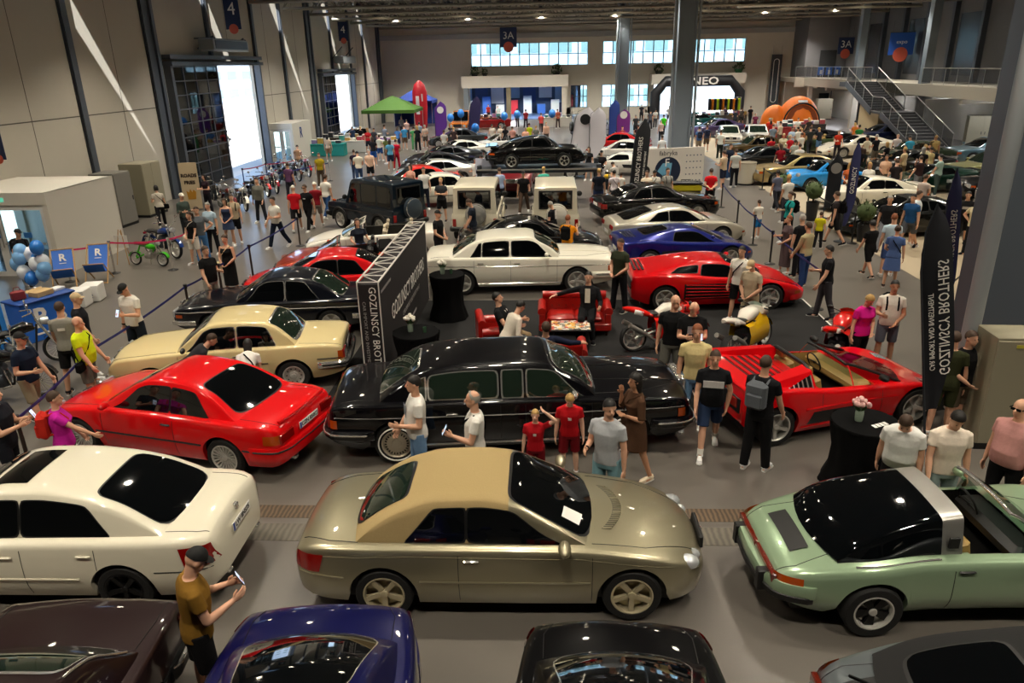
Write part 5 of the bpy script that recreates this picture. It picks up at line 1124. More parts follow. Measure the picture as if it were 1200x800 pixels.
def body_mesh(p, vox, fem=False, fat=1., fingers=True, belly=0.):
    m = MB(); rings(m, torso_secs(p, -.004, fat, fem=fem, belly=belly)); f = .88 if fem else 1.
    for h, k, a, fd in p.legs:
        limb(m, [h, h.lerp(k, .5), k], [.088*fat, .078*fat*f**.3, .056]); limb(m, [k, k.lerp(a, .3), a], [.054, .056*f, .038*f])
        s = Vector((fd.y, -fd.x, 0)).normalized(); up = s.cross(fd); M = Matrix((s, fd, up)).transposed(); c = a+fd*.06-up*.05
        m.ball(c, (.043, .125, .036), 10, M=M); m.ball(a-up*.03, (.04, .045, .05), 8, M=M)
    for sh, el, wr, d, sd in p.arms:
        limb(m, [sh, sh.lerp(el, .5), el], [.051*f, .047*f*fat, .041*f]); limb(m, [el, el.lerp(wr, .3), wr], [.041*f, .042*f, .028*f])
        hand(m, p, wr, d, sd, f)
    # neck, head
    hb = p.headc; H = p.H; L = lambda x, y, z: hb+H @ Vector((x, y, z))
    limb(m, [p.neck-p.Z*.03, L(0, -.02, -.06)], [.06*f, .055*f])
    m.ball(L(0, -.012, .022), (.076, .094, .098), 14, M=H); m.ball(L(0, .012, -.05), (.06, .072, .07), 12, M=H); m.ball(L(0, .045, -.085), (.036, .034, .03), 8, M=H)
    m.tube([L(0, .075, .02), L(0, .1, -.022)], [.010, .016], 8); m.ball(L(0, .098, -.024), .017, 8)
    for sx in (1, -1): m.ball(L(sx*.076, -.008, -.005), (.014, .022, .032), 8, M=H)
    m.ball(L(0, .078, -.06), (.025, .012, .012), 8, M=H)
    b = mesh_to_mb(remesh(m, vox, 2)); 
    if fingers:
        for sh, el, wr, d, sd in p.arms: hand(b, p, wr, d, sd, f, True)
    return b.mesh('body', 0) if not fingers else b.mesh('body', 70)
def handframe(p, wr, d, sd):
    # palm plane: thumb points forward/up, palm inwards
    ref = p.Y if abs(d.dot(p.Y)) < .8 else p.Z
    t = (ref-d*ref.dot(d)).normalized(); n = d.cross(t)*sd; return d, t, n
def hand(m, p, wr, d, sd, f=1., fingers=False):
    d, t, n = handframe(p, wr, d, sd); M = Matrix((t, d, n)).transposed(); k = .95 if f < 1 else 1.05
    if not fingers:
        m.ball(wr+d*.05*k, (.042*k, .056*k, .02*k), 10, M=M); return
    for i, (o, l) in enumerate(((.03, .07), (.011, .08), (-.009, .075), (-.028, .058))):
        b = wr+d*.085*k+t*o*k; e = b+d*l*.5*k-n*.012; g = b+d*l*.88*k-n*.034; m.tube([b-d*.03, b, e, g], [.0095*k, .0095*k, .009*k, .0075*k], 6)
    b = wr+d*.03*k+t*.03*k; m.tube([b-t*.012, b+t*.022*k+d*.02, b+t*.032*k+d*.055-n*.008], [.012*k, .0115*k, .009*k], 6)
def top_mesh(p, vox, sleeve=.55, fem=False, fat=1., belly=0., hem=-.1, loose=.016, strap=False):
    m = MB(); rings(m, torso_secs(p, loose, fat, hem, .45 if strap else .535, fem, belly), 20)
    if not strap:
        for sh, el, wr, d, sd in p.arms:
            s0 = sh-p.X*(sd*.05)+p.Z*.004; g = .9 if fem else 1.
            if sleeve <= 1: e = sh.lerp(el, sleeve); m.tube([s0, sh, e], [.058*g*fat+.004, .063*g*fat**.5, .064*g*fat**.5], 14)
            else: m.tube([s0, sh, el, el.lerp(wr, sleeve-1)], [.064*g, .067*g, .054*g, .043*g], 14); m.ball(el, .054*g, 10)
            m.ball(sh-p.X*(sd*.012), .058*g, 12)
    return remesh(m, vox, 3)
def leg_mesh(p, vox, length=2., fem=False, fat=1., loose=.014, flare=1.):
    """length 0..1 along the thigh, 1..2 along the shin"""
    m = MB(); rings(m, torso_secs(p, loose*.8, fat, -.12, .02, fem), 20)
    for h, k, a, fd in p.legs:
        if length <= 1.15:
            e = h.lerp(k, min(1, length)); w = .074*fat*flare+loose
            if length > 1: e = k.lerp(a, length-1)
            m.tube([h+Vector((0, 0, .03)), h.lerp(e, .4), e], [.094*fat+loose*.6, .09*fat*flare+loose*.6, w], 16)
        else:
            e = k.lerp(a, min(1, length-1)*1.05); m.tube([h+Vector((0, 0, .03)), h.lerp(k, .5), k, k.lerp(e, .5), e], [.094*fat+loose*.6, .083*fat+loose*.6, .062+loose*.8, .056*flare+loose, .048*flare+loose], 14); m.ball(k, .062+loose*.7, 10)
    return remesh(m, vox, 2)
def skirt_mesh(p, vox, top=.16, bottom=-.42, w=.22, fem=True):
    m = MB(); X, Y, Z = p.X, p.Y, Vector((0, 0, 1)); c = p.pel; S = [(c+Z*bottom, w, w*.78, X, Y), (c+Z*(bottom*.5), (w+.185)/2, (w*.78+.14)/2, X, Y), (c+Z*-.06, .185, .135, X, Y), (c+p.Z*top, .14, .108, X, Y)]
    rings(m, S, 24); return m.mesh('skirt', 50)
def shoe_mesh(p, i):
    h, k, a, fd = p.legs[i]; s = Vector((fd.y, -fd.x, 0)).normalized(); up = s.cross(fd); M = Matrix((s, fd, up)).transposed(); c = a+fd*.055-up*.052
    m = MB(); O = [(.0, -.105), (.028, -.098), (.038, -.05), (.036, .02), (.045, .085), (.038, .125), (.0, .148)]; O = O+[(-x, y) for x, y in reversed(O[1:-1])]
    for z0, z1, k0, k1 in ((-.033, -.012, 1.05, 1.05), (-.012, .03, 1.0, .84), (.03, .045, .84, .5)):
        n = len(O); vs = [c+M @ Vector((x*k0, y*k0, z0)) for x, y in O]+[c+M @ Vector((x*k1, (y*k1-.015*(1-k1)*4), z1)) for x, y in O]
        m.add(vs, [tuple(range(n-1, -1, -1)), tuple(range(n, 2*n))]+[(j, (j+1) % n, n+(j+1) % n, n+j) for j in range(n)], 1 if z0 < -.03 else 0)
    m.tube([a-up*.03-fd*.01, a+up*.0-fd*.012], [.05, .045], 12)
    return m.mesh('shoe', 45)
def hair_mesh(p, style):
    hb, H = p.headc, p.H; L = lambda x, y, z: hb+H @ Vector((x, y, z)); m = MB()
    if style == 'bald': return None
    if style in ('cap', 'capback'):
        m.ball(L(0, -.012, .03), (.084, .1, .1), 16, M=H); q = MB()
        for i, v in enumerate(m.v):
            l = H.inverted() @ (Vector(v)-hb); 
            if l.z < .035: l.z = .035
            m.v[i] = tuple(hb+H @ l)
        sg = 1 if style == 'cap' else -1
        P = [[L(.07*math.sin(a)*r, -.012+sg*(.085+(.075*math.cos(a)*r if r > .2 else 0)), .042-.012*r*r) for r in (0, .5, 1)] for a in np.linspace(-PI/2, PI/2, 9)]; m.grid(P); m.grid([[v-H @ Vector((0, 0, .006)) for v in r] for r in P]); return m.mesh('cap', 50)
    k = {'short': 1.0, 'buzz': .97, 'long': 1.06, 'bob': 1.08, 'tail': 1.02, 'bun': 1.02, 'curly': 1.15, 'fringe': 1.0}[style]
    N = 18; M2 = 10; P = []
    for j in range(M2):
        th = PI*.66*j/(M2-1); row = []
        for i in range(N):
            w = 2*PI*i/N; x, y = math.cos(w), math.sin(w); fr = max(0, y); lim = PI*(.67-.3*fr**.7-.07*abs(x)**2) if style != 'fringe' else PI*(.66-.5*fr)
            t = min(th/(PI*.66), 1)*lim; rr = 1+(.05 if style == 'curly' else .022)*math.sin(5*w+1.7*j)*math.cos(3*w-j)
            row.append(L(.082*k*rr*math.sin(t)*x, -.014+.1*k*rr*math.sin(t)*y, .022+.106*k*rr*math.cos(t)))
        row.append(row[0]); P.append(row)
    if style == 'fringe': P = P[5:]
    m.grid(P); m.grid([[v*.94+hb*.06 for v in r] for r in P])
    if style in ('long', 'bob'):
        d = -.20 if style == 'long' else -.09
        S = [(L(0, -.03, .02), .086*k, .08*k, H @ Vector((1, 0, 0)), H @ Vector((0, 1, 0))), (L(0, -.045, -.06), .088, .062, H @ Vector((1, 0, 0)), H @ Vector((0, 1, 0))), (L(0, -.06, d), .075, .035, p.X, p.Y)]; rings(m, S, 14)
    if style == 'tail': m.tube([L(0, -.1, .05), L(0, -.16, .02), L(0, -.17, -.08), L(0, -.15, -.17)], [.022, .035, .032, .012], 8)
    if style == 'bun': m.ball(L(0, -.11, .07), .045, 10)
    return m.mesh('hair', 60)
# arm presets (upper direction, forearm direction): x outward, y forward, z up
ARM = dict(down=((.17, .0, -1), (.10, .16, -1)), back=((.16, -.28, -1), (.05, .0, -1)), fwd=((.16, .3, -1), (.06, .55, -.9)), bent=((.2, .05, -1), (-.25, 1, .1)), phone=((.15, .28, -1), (-.35, 1, .35)),
    ear=((.35, .35, -.8), (-.35, .12, 1)), crown=((.75, .2, .55), (-.9, -.05, .75)), hip=((.75, -.15, -.75), (-.75, .2, -.6)), cross=((.22, .12, -1), (-.9, .65, .1)), behind=((.22, -.28, -1), (-.75, -.45, -.45)), front=((.2, .12, -1), (-.55, .6, -.55)),
    photo=((.25, .55, -.75), (-.35, .8, .65)), reach=((.1, .75, -.65), (.0, .8, -.6)), rest=((.3, .15, -.9), (.0, 1, -.25)), point=((.25, .35, -.8), (-.1, 1, -.25)), wide=((.9, -.15, -.25), (.8, .3, -.25)), prop=((.35, .5, -.8), (-.1, .55, .8)), pocket=((.3, -.05, -1), (-.15, .28, -1)))
POSES = dict(
    stand=dict(), relax=dict(legL=(6, 4, 4), legR=(-3, 2, 5), twist=6), walk=dict(legL=(22, 6, 2), legR=(-18, 16, 2), lean=3), stride=dict(legL=(-20, 18, 2), legR=(24, 8, 2), lean=4), step=dict(legL=(12, 6, 3), legR=(-10, 8, 3), lean=2), wide=dict(legL=(2, 0, 9), legR=(-2, 0, 9)),
    bow=dict(lean=22, head=(0, 20)), stoop=dict(lean=38, head=(0, 10), legL=(4, 6, 4), legR=(-8, 6, 4)), look=dict(head=(0, 28), lean=3), turn=dict(head=(45, 5)), turnr=dict(head=(-45, 5)),
    sit=dict(sit=True, legL=(82, 80, 6), legR=(78, 84, 6), lean=-8), sitfwd=dict(sit=True, legL=(80, 85, 8), legR=(80, 85, 8), lean=26), peer=dict(lean=52, head=(0, -25), legL=(6, 8, 4), legR=(-8, 8, 4)), sitlow=dict(sit=True, legL=(75, 78, 12), legR=(80, 84, 12), lean=-16), ride=dict(sit=True, legL=(60, 85, 14), legR=(60, 85, 14), lean=10))
PCACHE = {}
SKIN = [mat('skin_fair', '#d3a184', .6, noise=.05), mat('skin_tan', '#bd8a6a', .6, noise=.05), mat('skin_light', '#deb096', .6, noise=.05), mat('skin_dark', '#6f4a35', .6)]
HAIRC = dict(brown=mat('hair_brown', '#3d2a1c', .7, noise=.2, nscale=60), dark=mat('hair_dark', '#15110e', .6, noise=.2, nscale=60), blond=mat('hair_blond', '#b08c52', .7, noise=.2, nscale=60), grey=mat('hair_grey', '#9a968e', .8, noise=.2, nscale=60), red=mat('hair_red', '#7d4423', .7, noise=.2, nscale=60), white=mat('cap_white', '#e2ddd0', .8), black=mat('cap_black', '#0b0b0c', .8), beige=mat('cap_beige', '#c2ab84', .8))
EYE = mat('eye', '#1a120c', .3); SOLE = mat('sole', '#d6d3cc', .7)
def person(loc, rz, pose='stand', armL='down', armR='down', h=1.76, top='#ffffff', sl=.55, bot='#222222', length=2., shoe='#dddddd', hair='short', hairc='brown', skin=0, fem=False, fat=1., belly=0., skirt=None, label='', extras='', near=False, group=None, head=None, sock=None, print_=None, sit_z=None, hem=-.1, strap=False, name='person'):
    vox = .011 if near else .024
    pd = dict(POSES[pose]); 
    if head: pd['head'] = head
    key = (pose, armL, armR, fem, fat, belly, near, str(head)); nk = key
    def get(part, f):
        k = (part,)+key
        if k not in PCACHE: PCACHE[k] = f()
        return PCACHE[k]
    p = get('pose', lambda: Pose(armL=ARM[armL], armR=ARM[armR], **pd)); s = h/1.76
    loc = Vector(loc)
    if p.sit and sit_z is not None: loc.z += sit_z-(p.pel.z-.11)*s
    root = thing(name, label, 'person', loc, rz, group, s)
    b = put('body', get('body', lambda: body_mesh(p, vox, fem, fat, True, belly)), SKIN[skin], root)
    if near:
        for sx in (1, -1): put('eye', MB().ball(p.headc+p.H @ Vector((sx*.03, .079, .005)), .0075, 6), EYE, b)
    def kmesh(part, *a): 
        return get((part,)+a, lambda: top_mesh(p, vox, a[0], fem, fat, belly, a[1], .016, a[2]) if part == 'top' else leg_mesh(p, vox, a[0], fem, fat) if part == 'leg' else skirt_mesh(p, vox, *a) if part == 'skirt' else shoe_mesh(p, a[0]) if part == 'shoe' else hair_mesh(p, a[0]))
    tn = 'dress_top' if skirt and skirt[1] == top else 'vest' if strap else 'jacket' if sl > 1.4 else 't_shirt'
    t = put(tn, kmesh('top', sl, hem, strap), cloth(top), root)
    if print_:
        M = frame(p.chest+p.Y*(.150*fat+.008)-p.Z*.02, p.X*-1, p.Z) if print_[0] != 'back' else frame(p.chest-p.Y*(.118*fat+.016)-p.Z*.0, p.X, p.Z)
        q = MB().box((0, 0, 0), (print_[2], print_[3], .006)).xf(M); put('shirt_print', q, cloth(print_[1]), t)
    if skirt: put('skirt', kmesh('skirt', skirt[0][0], skirt[0][1], skirt[0][2]), cloth(skirt[1]), root)
    if not skirt or len(skirt) > 2: put('shorts' if length < 1.3 else 'trousers', kmesh('leg', length), cloth(bot), root)
    for i in (0, 1): put('shoe', kmesh('shoe', i), [cloth(shoe), SOLE], root)
    hm = kmesh('hair', hair)
    if hm is not None: put('cap' if hair.startswith('cap') else 'hair', hm, HAIRC[hairc], root)
    X, Y, Z, c = p.X, p.Y, p.Z, p.chest; M3 = Matrix((X, Y, Z)).transposed().to_4x4()
    for e in extras.split():
        if ':' in e: e, ec = e.split(':'); ec = cloth(ec)
        else: ec = BLACKCLOTH
        F = lambda x, y, z: Matrix.Translation(c+X*x+Y*y+Z*z) @ M3
        if e == 'backpack':
            q = put('backpack', MB().box((0, 0, 0), (.28, .15, .42), bev=.06).box((0, -.08, -.06), (.22, .06, .22), bev=.03).xf(F(0, -.205, -.04)), ec, root)
            for sx in (.1, -.1): put('strap', MB().tube([c+X*sx+Y*a+Z*b for a, b in ((-.15, .12), (-.05, .155), (.06, .14), (.138, .04), (.14, -.08), (.05, -.16), (-.14, -.18))], .018, 6), ec, q)
        elif e == 'bag':
            q = put('shoulder_bag', MB().box((0, 0, 0), (.26, .1, .2), bev=.035).xf(F(.24, .03, -.4)), ec, root); put('strap', MB().tube([c+X*a+Y*b+Z*d for a, b, d in ((.24, .05, -.3), (.1, .155, -.08), (-.06, .14, .1), (-.12, .02, .165), (-.06, -.12, .1), (.12, -.14, -.12), (.24, -.0, -.3))], .012, 6), ec, q)
        elif e == 'strap': put('shoulder_strap', MB().tube([c+X*a+Y*b+Z*d for a, b, d in ((.18, .0, -.3), (.1, .15, -.12), (-.04, .15, .06), (-.11, .02, .165), (-.05, -.135, .06), (.1, -.14, -.14), (.18, -.0, -.3))], .014, 6, closed=True), ec, root)
        elif e == 'glasses': put('sunglasses', MB().box((.033, .0, 0), (.055, .012, .035), bev=.005).box((-.033, .0, 0), (.055, .012, .035), bev=.005).box((0, 0, .008), (.02, .008, .008)).box((.075, -.05, .008), (.008, .1, .01)).box((-.075, -.05, .008), (.008, .1, .01)).xf(Matrix.Translation(p.headc+p.H @ Vector((0, .088, .006))) @ p.H.to_4x4()), ec, root)
        elif e == 'watch': a = p.arms[0]; put('watch', MB().tube([a[2]-a[3]*.035, a[2]-a[3]*.01], .036, 10), ec, root)
        elif e == 'lanyard': put('lanyard', MB().tube([c+X*x+Y*y+Z*z for x, y, z in ((.07, .0, .17), (.05, .12, .08), (.0, .148, -.1), (-.05, .12, .08), (-.07, .0, .17))], .007, 5).box((0, 0, 0), (.001, .001, .001)).add(*(lambda q: (q.v, q.f))(MB().box((0, .152, -.16), (.08, .006, .11)).xf(F(0, 0, 0)))), ec, root)
        elif e == 'socks':
            for l in p.legs: put('sock', MB().tube([l[2], l[2]+(l[1]-l[2])*.22], [.046, .05], 10), ec, root)
        elif e in ('phone', 'camera'):
            a = p.arms[1]; d, t2, n = handframe(p, a[2], a[3], a[4]); hp = a[2]+d*.11-n*.02
            W = root.matrix_basis if False else (Matrix.Translation(loc) @ Matrix.Rotation(R(rz), 4, 'Z') @ Matrix.Scale(s, 4)); sz = (.075, .15, .01) if e == 'phone' else (.13, .09, .09)
            up = (p.Z*.8-p.Y*.4).normalized()
            o = thing('phone' if e == 'phone' else 'camera', ('phone' if e == 'phone' else 'camera')+' held by the '+' '.join(label.split()[:12]), e)
            o.matrix_basis = W @ frame(hp+d*.03+up*.03, p.X, up)
            put('case', MB().box((0, 0, 0), sz, bev=.004), BLACKP, o)
            if e == 'phone': put('screen', MB().box((0, 0, -.0055), (.068, .14, .002)), mat('lit_phone_screen', '#cfe2ff', .2, emit=.45), o)
            else: put('lens', MB().cyl((0, 0, -.08), .036, .09, 14), BLACKP, o)
    return root
# ------------------------------------------------------------------ motorcycles
BIKES = {}
YX, XX, ZX = Vector((0, 1, 0)), Vector((1, 0, 0)), Vector((0, 0, 1))
def bikewheel(r, tw, style):
    t = MB().lathe([(r*.8, -tw*.4), (r*.9, -tw*.5), (r*.98, -tw*.25), (r, 0), (r*.98, tw*.25), (r*.9, tw*.5), (r*.8, tw*.4)], 30, axis='y', closed=True).mesh('wheel', 40)
    m = MB().lathe([(r*.74, -tw*.35), (r*.82, -tw*.38), (r*.82, tw*.38), (r*.74, tw*.35)], 30, axis='y', closed=True).lathe([(.002, -.05), (.045, -.05), (.045, .05), (.002, .05)], 12, axis='y')
    n = 20 if style == 'wire' else 5
    for i in range(n):
        a = 2*PI*i/n; m.tube([(.03*math.cos(a), .0, .03*math.sin(a)), (r*.78*math.cos(a+.15), 0, r*.78*math.sin(a+.15))], .004 if style == 'wire' else .022, 5)
    if style != 'wire': m.lathe([(.09, .05), (.15, .05), (.15, .06), (.09, .06)], 20, axis='y', closed=True)
    return t, m.mesh('rim', 40)
def bike_parts(kind):
    P = []; add = lambda n, mb, m, par=None, xf=None: (P.append((n, mb if not isinstance(mb, MB) else mb.mesh(n, 45), m, par, xf)), len(P)-1)[1]
    L, r = {'sport': (.70, .30), 'classic': (.72, .31), 'moped': (.5, .21)}[kind]; st = 'cast' if kind == 'sport' else 'wire'
    tm, rm = bikewheel(r, .16 if kind == 'sport' else .1 if kind == 'classic' else .075, st)
    for x in (L, -L): i = add('wheel', tm, RUBBER, None, Matrix.Translation((x, 0, r))); add('rim', rm, 'rim', i)
    hx, hz = (L-.28, .92) if kind == 'sport' else (L-.3, .98) if kind == 'classic' else (L-.2, .72)
    f = MB()
    for s in (.09, -.09) if kind != 'moped' else (.06, -.06): f.tube([(L, s, r), (hx, s, hz)], .026 if kind != 'moped' else .016, 8)
    add('front_fork', f, CHROME); add('front_mudguard', MB().grid([[(L+(r+.035)*math.cos(a), y, r+(r+.035)*math.sin(a)-.6*y*y) for y in (-.07, 0, .07)] for a in np.linspace(.3, 2.3, 9)]), 'body')
    if kind == 'moped':
        add('frame', MB().tube([(hx, 0, hz-.05), (.12, 0, .38), (-.2, 0, .34), (-L, 0, r)], .03, 8).tube([(hx, 0, hz-.1), (0, 0, .6), (-.3, 0, .62), (-L, 0, r)], .026, 8), 'body'); add('fuel_tank', MB().ball((.1, 0, .6), (.22, .085, .09), 14), 'body')
        add('seat', MB().box((-.25, 0, .70), (.5, .2, .09), bev=.04), 'seat'); add('engine', MB().box((0, 0, .33), (.24, .16, .2), bev=.03).cyl((.1, 0, .42), .07, .14, 12, axis='x'), STEEL)
        add('handlebar', MB().tube([(hx-.12, .32, hz+.2), (hx-.02, .2, hz+.22), (hx, 0, hz+.08), (hx-.02, -.2, hz+.22), (hx-.12, -.32, hz+.2)], .013, 7), CHROME); add('headlight', MB().ball((hx+.08, 0, hz), (.08, .07, .07), 12), CLEARL); add('kickstand', MB().tube([(-.05, .1, .3), (-.12, .2, .02)], .012, 6), STEEL); add('rear_mudguard', MB().grid([[(-L+(r+.035)*math.cos(a), y, r+(r+.035)*math.sin(a)) for y in (-.05, 0, .05)] for a in np.linspace(.7, 2.9, 9)]), 'body'); add('rear_rack', MB().tube([(-.45, .1, .68), (-.75, .1, .68), (-.75, -.1, .68), (-.45, -.1, .68)], .01, 5), CHROME); return P
    add('engine', MB().box((0, 0, .42), (.46, .34, .34), bev=.06).cyl((.1, 0, .62), .11, .3, 12, axis='y').cyl((-.02, 0, .40), .13, .42, 16, axis='y'), DARKMETAL)
    add('swingarm', MB().tube([(-L, .11, r), (-.15, .11, .46)], .03, 6).tube([(-L, -.11, r), (-.15, -.11, .46)], .03, 6), STEEL)
    if kind == 'sport':
        for s in (1, -1):
            add('fairing', MB().grid([[(x, s*(w_+.02*math.sin(k)), z) for k, (z, w_) in enumerate(((.16+.12*abs(x-.1), .10), (.3, .2), (.5, .23), (.68, .21), (.84 if x > .15 else .72, .13)))] for x in (-.28, -.1, .1, .28, .42, .52)]), 'body')
        m = MB(); rings(m, [(Vector((.78, 0, .74)), .03, .05, YX, ZX), (Vector((.68, 0, .80)), .15, .11, YX, ZX), (Vector((.5, 0, .86)), .21, .13, YX, ZX), (Vector((.36, 0, .88)), .2, .10, YX, ZX)], 14); add('nose_cone', m, 'accent')
        add('windscreen', MB().grid([[(.62-.28*t, y, .90+.17*t-1.8*y*y) for y in (-.16, -.08, 0, .08, .16)] for t in (0, .5, 1)]), CLEARG)
        m = MB(); rings(m, [(Vector((.36, 0, .83)), .10, .07, YX, ZX), (Vector((.2, 0, .88)), .17, .12, YX, ZX), (Vector((0, 0, .86)), .18, .13, YX, ZX), (Vector((-.2, 0, .78)), .11, .07, YX, ZX)], 16); add('fuel_tank', m, 'tank')
        add('seat', MB().box((-.34, 0, .80), (.34, .26, .07), bev=.03), 'seat')
        m = MB(); rings(m, [(Vector((-.3, 0, .76)), .15, .05, YX, ZX), (Vector((-.55, 0, .86)), .16, .08, YX, ZX), (Vector((-.8, 0, .93)), .11, .06, YX, ZX), (Vector((-.92, 0, .95)), .05, .03, YX, ZX)], 14); t = add('tail', m, 'accent')
        add('tail_panel', MB().box((-.62, .145, .86), (.2, .02, .1), ry=.3, bev=.008).box((-.62, -.145, .86), (.2, .02, .1), ry=.3, bev=.008), 'panel', t)
        for s in (1, -1): add('exhaust', MB().tube([(.1, s*.16, .22), (-.3, s*.18, .26), (-.5, s*.2, .42), (-.85, s*.2, .62)], [.03, .03, .05, .055], 10), STEEL)
        add('handlebar', MB().tube([(hx-.1, .33, hz-.0), (hx-.0, .14, hz), (hx, -.14, hz), (hx-.1, -.33, hz-.0)], .016, 7), BLACKP)
        for s in (1, -1): add('mirror', MB().tube([(.5, s*.15, .92), (.42, s*.34, 1.02)], .01, 5).ball((.42, s*.36, 1.03), (.03, .07, .045), 10), BLACKP)
        add('headlight', MB().ball((.73, 0, .8), (.05, .1, .05), 10), CLEARL)
    else:
        m = MB(); rings(m, [(Vector((.36, 0, .84)), .08, .07, YX, ZX), (Vector((.2, 0, .86)), .15, .12, YX, ZX), (Vector((0, 0, .83)), .15, .10, YX, ZX), (Vector((-.14, 0, .78)), .09, .05, YX, ZX)], 16); add('fuel_tank', m, 'body')
        add('seat', MB().box((-.38, 0, .80), (.62, .27, .1), bev=.045), 'seat'); add('frame', MB().tube([(hx, 0, hz-.1), (.3, 0, .3), (-.2, 0, .26), (-.35, 0, .7), (hx, 0, .82)], .024, 7).tube([(-.3, .12, .72), (-.78, .12, .78)], .018, 6).tube([(-.3, -.12, .72), (-.78, -.12, .78)], .018, 6), BLACKP)
        for s in (1, -1): add('exhaust', MB().tube([(.2, s*.1, .6), (.3, s*.14, .3), (-.2, s*.17, .26), (-.85, s*.18, .34)], [.022, .022, .03, .042], 8), CHROME); add('shock', MB().tube([(-.62, s*.13, .34), (-.5, s*.13, .74)], .03, 8), CHROME)
        add('handlebar', MB().tube([(hx-.22, .4, hz+.16), (hx-.04, .22, hz+.18), (hx, 0, hz+.04), (hx-.04, -.22, hz+.18), (hx-.22, -.4, hz+.16)], .015, 7), CHROME); add('headlight', MB().lathe([(.002, .1), (.08, .09), (.095, .04), (.07, -.06), (.002, -.1)], 16, axis='x', c=(hx+.14, 0, hz-.06)), CLEARL)
        for s in (1, -1): add('mirror', MB().tube([(hx-.1, s*.24, hz+.18), (hx-.1, s*.32, hz+.32)], .008, 5).ball((hx-.1, s*.33, hz+.35), (.02, .06, .05), 10), CHROME)
        add('rear_mudguard', MB().grid([[(-L+(r+.04)*math.cos(a), y, r+(r+.04)*math.sin(a)) for y in (-.08, 0, .08)] for a in np.linspace(.7, 2.9, 9)]), 'body'); add('tail_light', MB().box((-.98, 0, .68), (.06, .12, .08), bev=.02), REDL)
    add('kickstand', MB().tube([(-.05, .15, .3), (-.12, .3, .02)], .014, 6), STEEL); return P
def bike(kind, loc, rz, cols, label, group=None, name='motorcycle', lean=6, cat='motorcycle'):
    if kind not in BIKES: BIKES[kind] = bike_parts(kind)
    t = thing(name, label, cat, loc, rz, group); t.rotation_euler = Euler((R(-lean), 0, R(rz))); objs = []
    cols.setdefault('tank', cols.get('body')); d = dict(rim=ALLOY, body=paint('#8a0d10'), accent=paint('#e5e1d6'), seat=mat('seat_black', '#141414', .6), panel=WHITE); d.update(cols)
    for n, me, m, par, xf in BIKES[kind]: objs.append(put(n, me, d[m] if isinstance(m, str) and m in d else m, t if par is None else objs[par], xf))
    return t
RP, WP, YP, KP, BP, GP = paint('#d01a10'), paint('#e3ded2'), paint('#d2a80e'), paint('#0c0c0e'), paint('#12306e'), paint('#3fae1e')
bike('sport', at(778, 408), 14, dict(body=RP, accent=RP, tank=WP), 'red and white sport motorcycle behind the limousine bonnet')
bike('sport', at(875, 415), 48, dict(body=YP, accent=WP, tank=WP), 'white and yellow sport motorcycle beside the red slatted sports car')
bike('sport', at(985, 425), 52, dict(body=RP, accent=RP), 'red sport motorcycle with twin silver exhausts on the carpet corner')
bike('moped', at(176, 311), -12, dict(body=GP, seat=mat('seat_red', '#8d1d1a', .6)), 'small lime green moped behind the pink barrier tape', name='moped', cat='moped')
bike('classic', at(192, 300), -30, dict(body=BP), 'dark blue motorcycle with black seat behind the lime green moped')
bike('classic', at(28, 432), 40, dict(body=KP), 'black motorcycle beside the blue counter')
bike('classic', at(0, 470), 20, dict(body=KP, rim=CHROME), 'black motorcycle cut by the picture edge, nearest the blue counter')
ROW = [(252, 238, KP, 'black motorcycle nearest the beige food sign in the row'), (268, 243, paint('#5a1414'), 'maroon motorcycle with dusty wheels in the gate row'), (284, 242, WP, 'white and yellow motorcycle in the gate row'), (297, 232, KP, 'black cruiser behind the person in the grey jacket'), (308, 226, paint('#b01410'), 'bright red motorcycle with a red tank in the gate row'), (320, 222, paint('#7a1020'), 'dark red motorcycle with white wheel in the gate row'), (333, 214, KP, 'black motorcycle in front of the white vestibule'), (345, 208, paint('#4a2a1c'), 'brown motorcycle at the far end of the gate row'), (358, 203, paint('#a01818'), 'long red motorcycle next to the person in the mustard tee'), (326, 206, BP, 'blue motorcycle behind the red tape by the vestibule')]
for i, (u, v, c, l) in enumerate(ROW): bike('classic', at(u, v+3), -45-5*(i % 3), dict(body=c), l, 'motorcycles lined up by the gate')
bike('classic', at(708, 228), -70, dict(body=YP), 'yellow motorcycle in front of the white race coupe')
# ------------------------------------------------------------------ fair furniture
def proj(p):
    d = Vector(p)-Vector((0, 0, CAMH)); k = d.dot(CF); return 600+FPX*d.dot(CR)/k, 400-FPX*d.dot(CU)/k
def hgt(p, v):
    lo, hi = 0., 12.
    for _ in range(40):
        m = (lo+hi)/2
        if proj((p[0], p[1], m))[1] > v: lo = m
        else: hi = m
    return lo
NAVY = mat('banner_navy', '#12152a', .8); INK = mat('print_white', '#e9e6df', .7); GREYINK = mat('print_grey', '#8d8a88', .7)
def lettering(s, size, M, m, parent, sx=1., mirror=False, bold=0.):
    t = text_mesh(s, size, .004, sx=-sx if mirror else sx, bold=bold); t.transform(M); return put('lettering', t, m, parent)
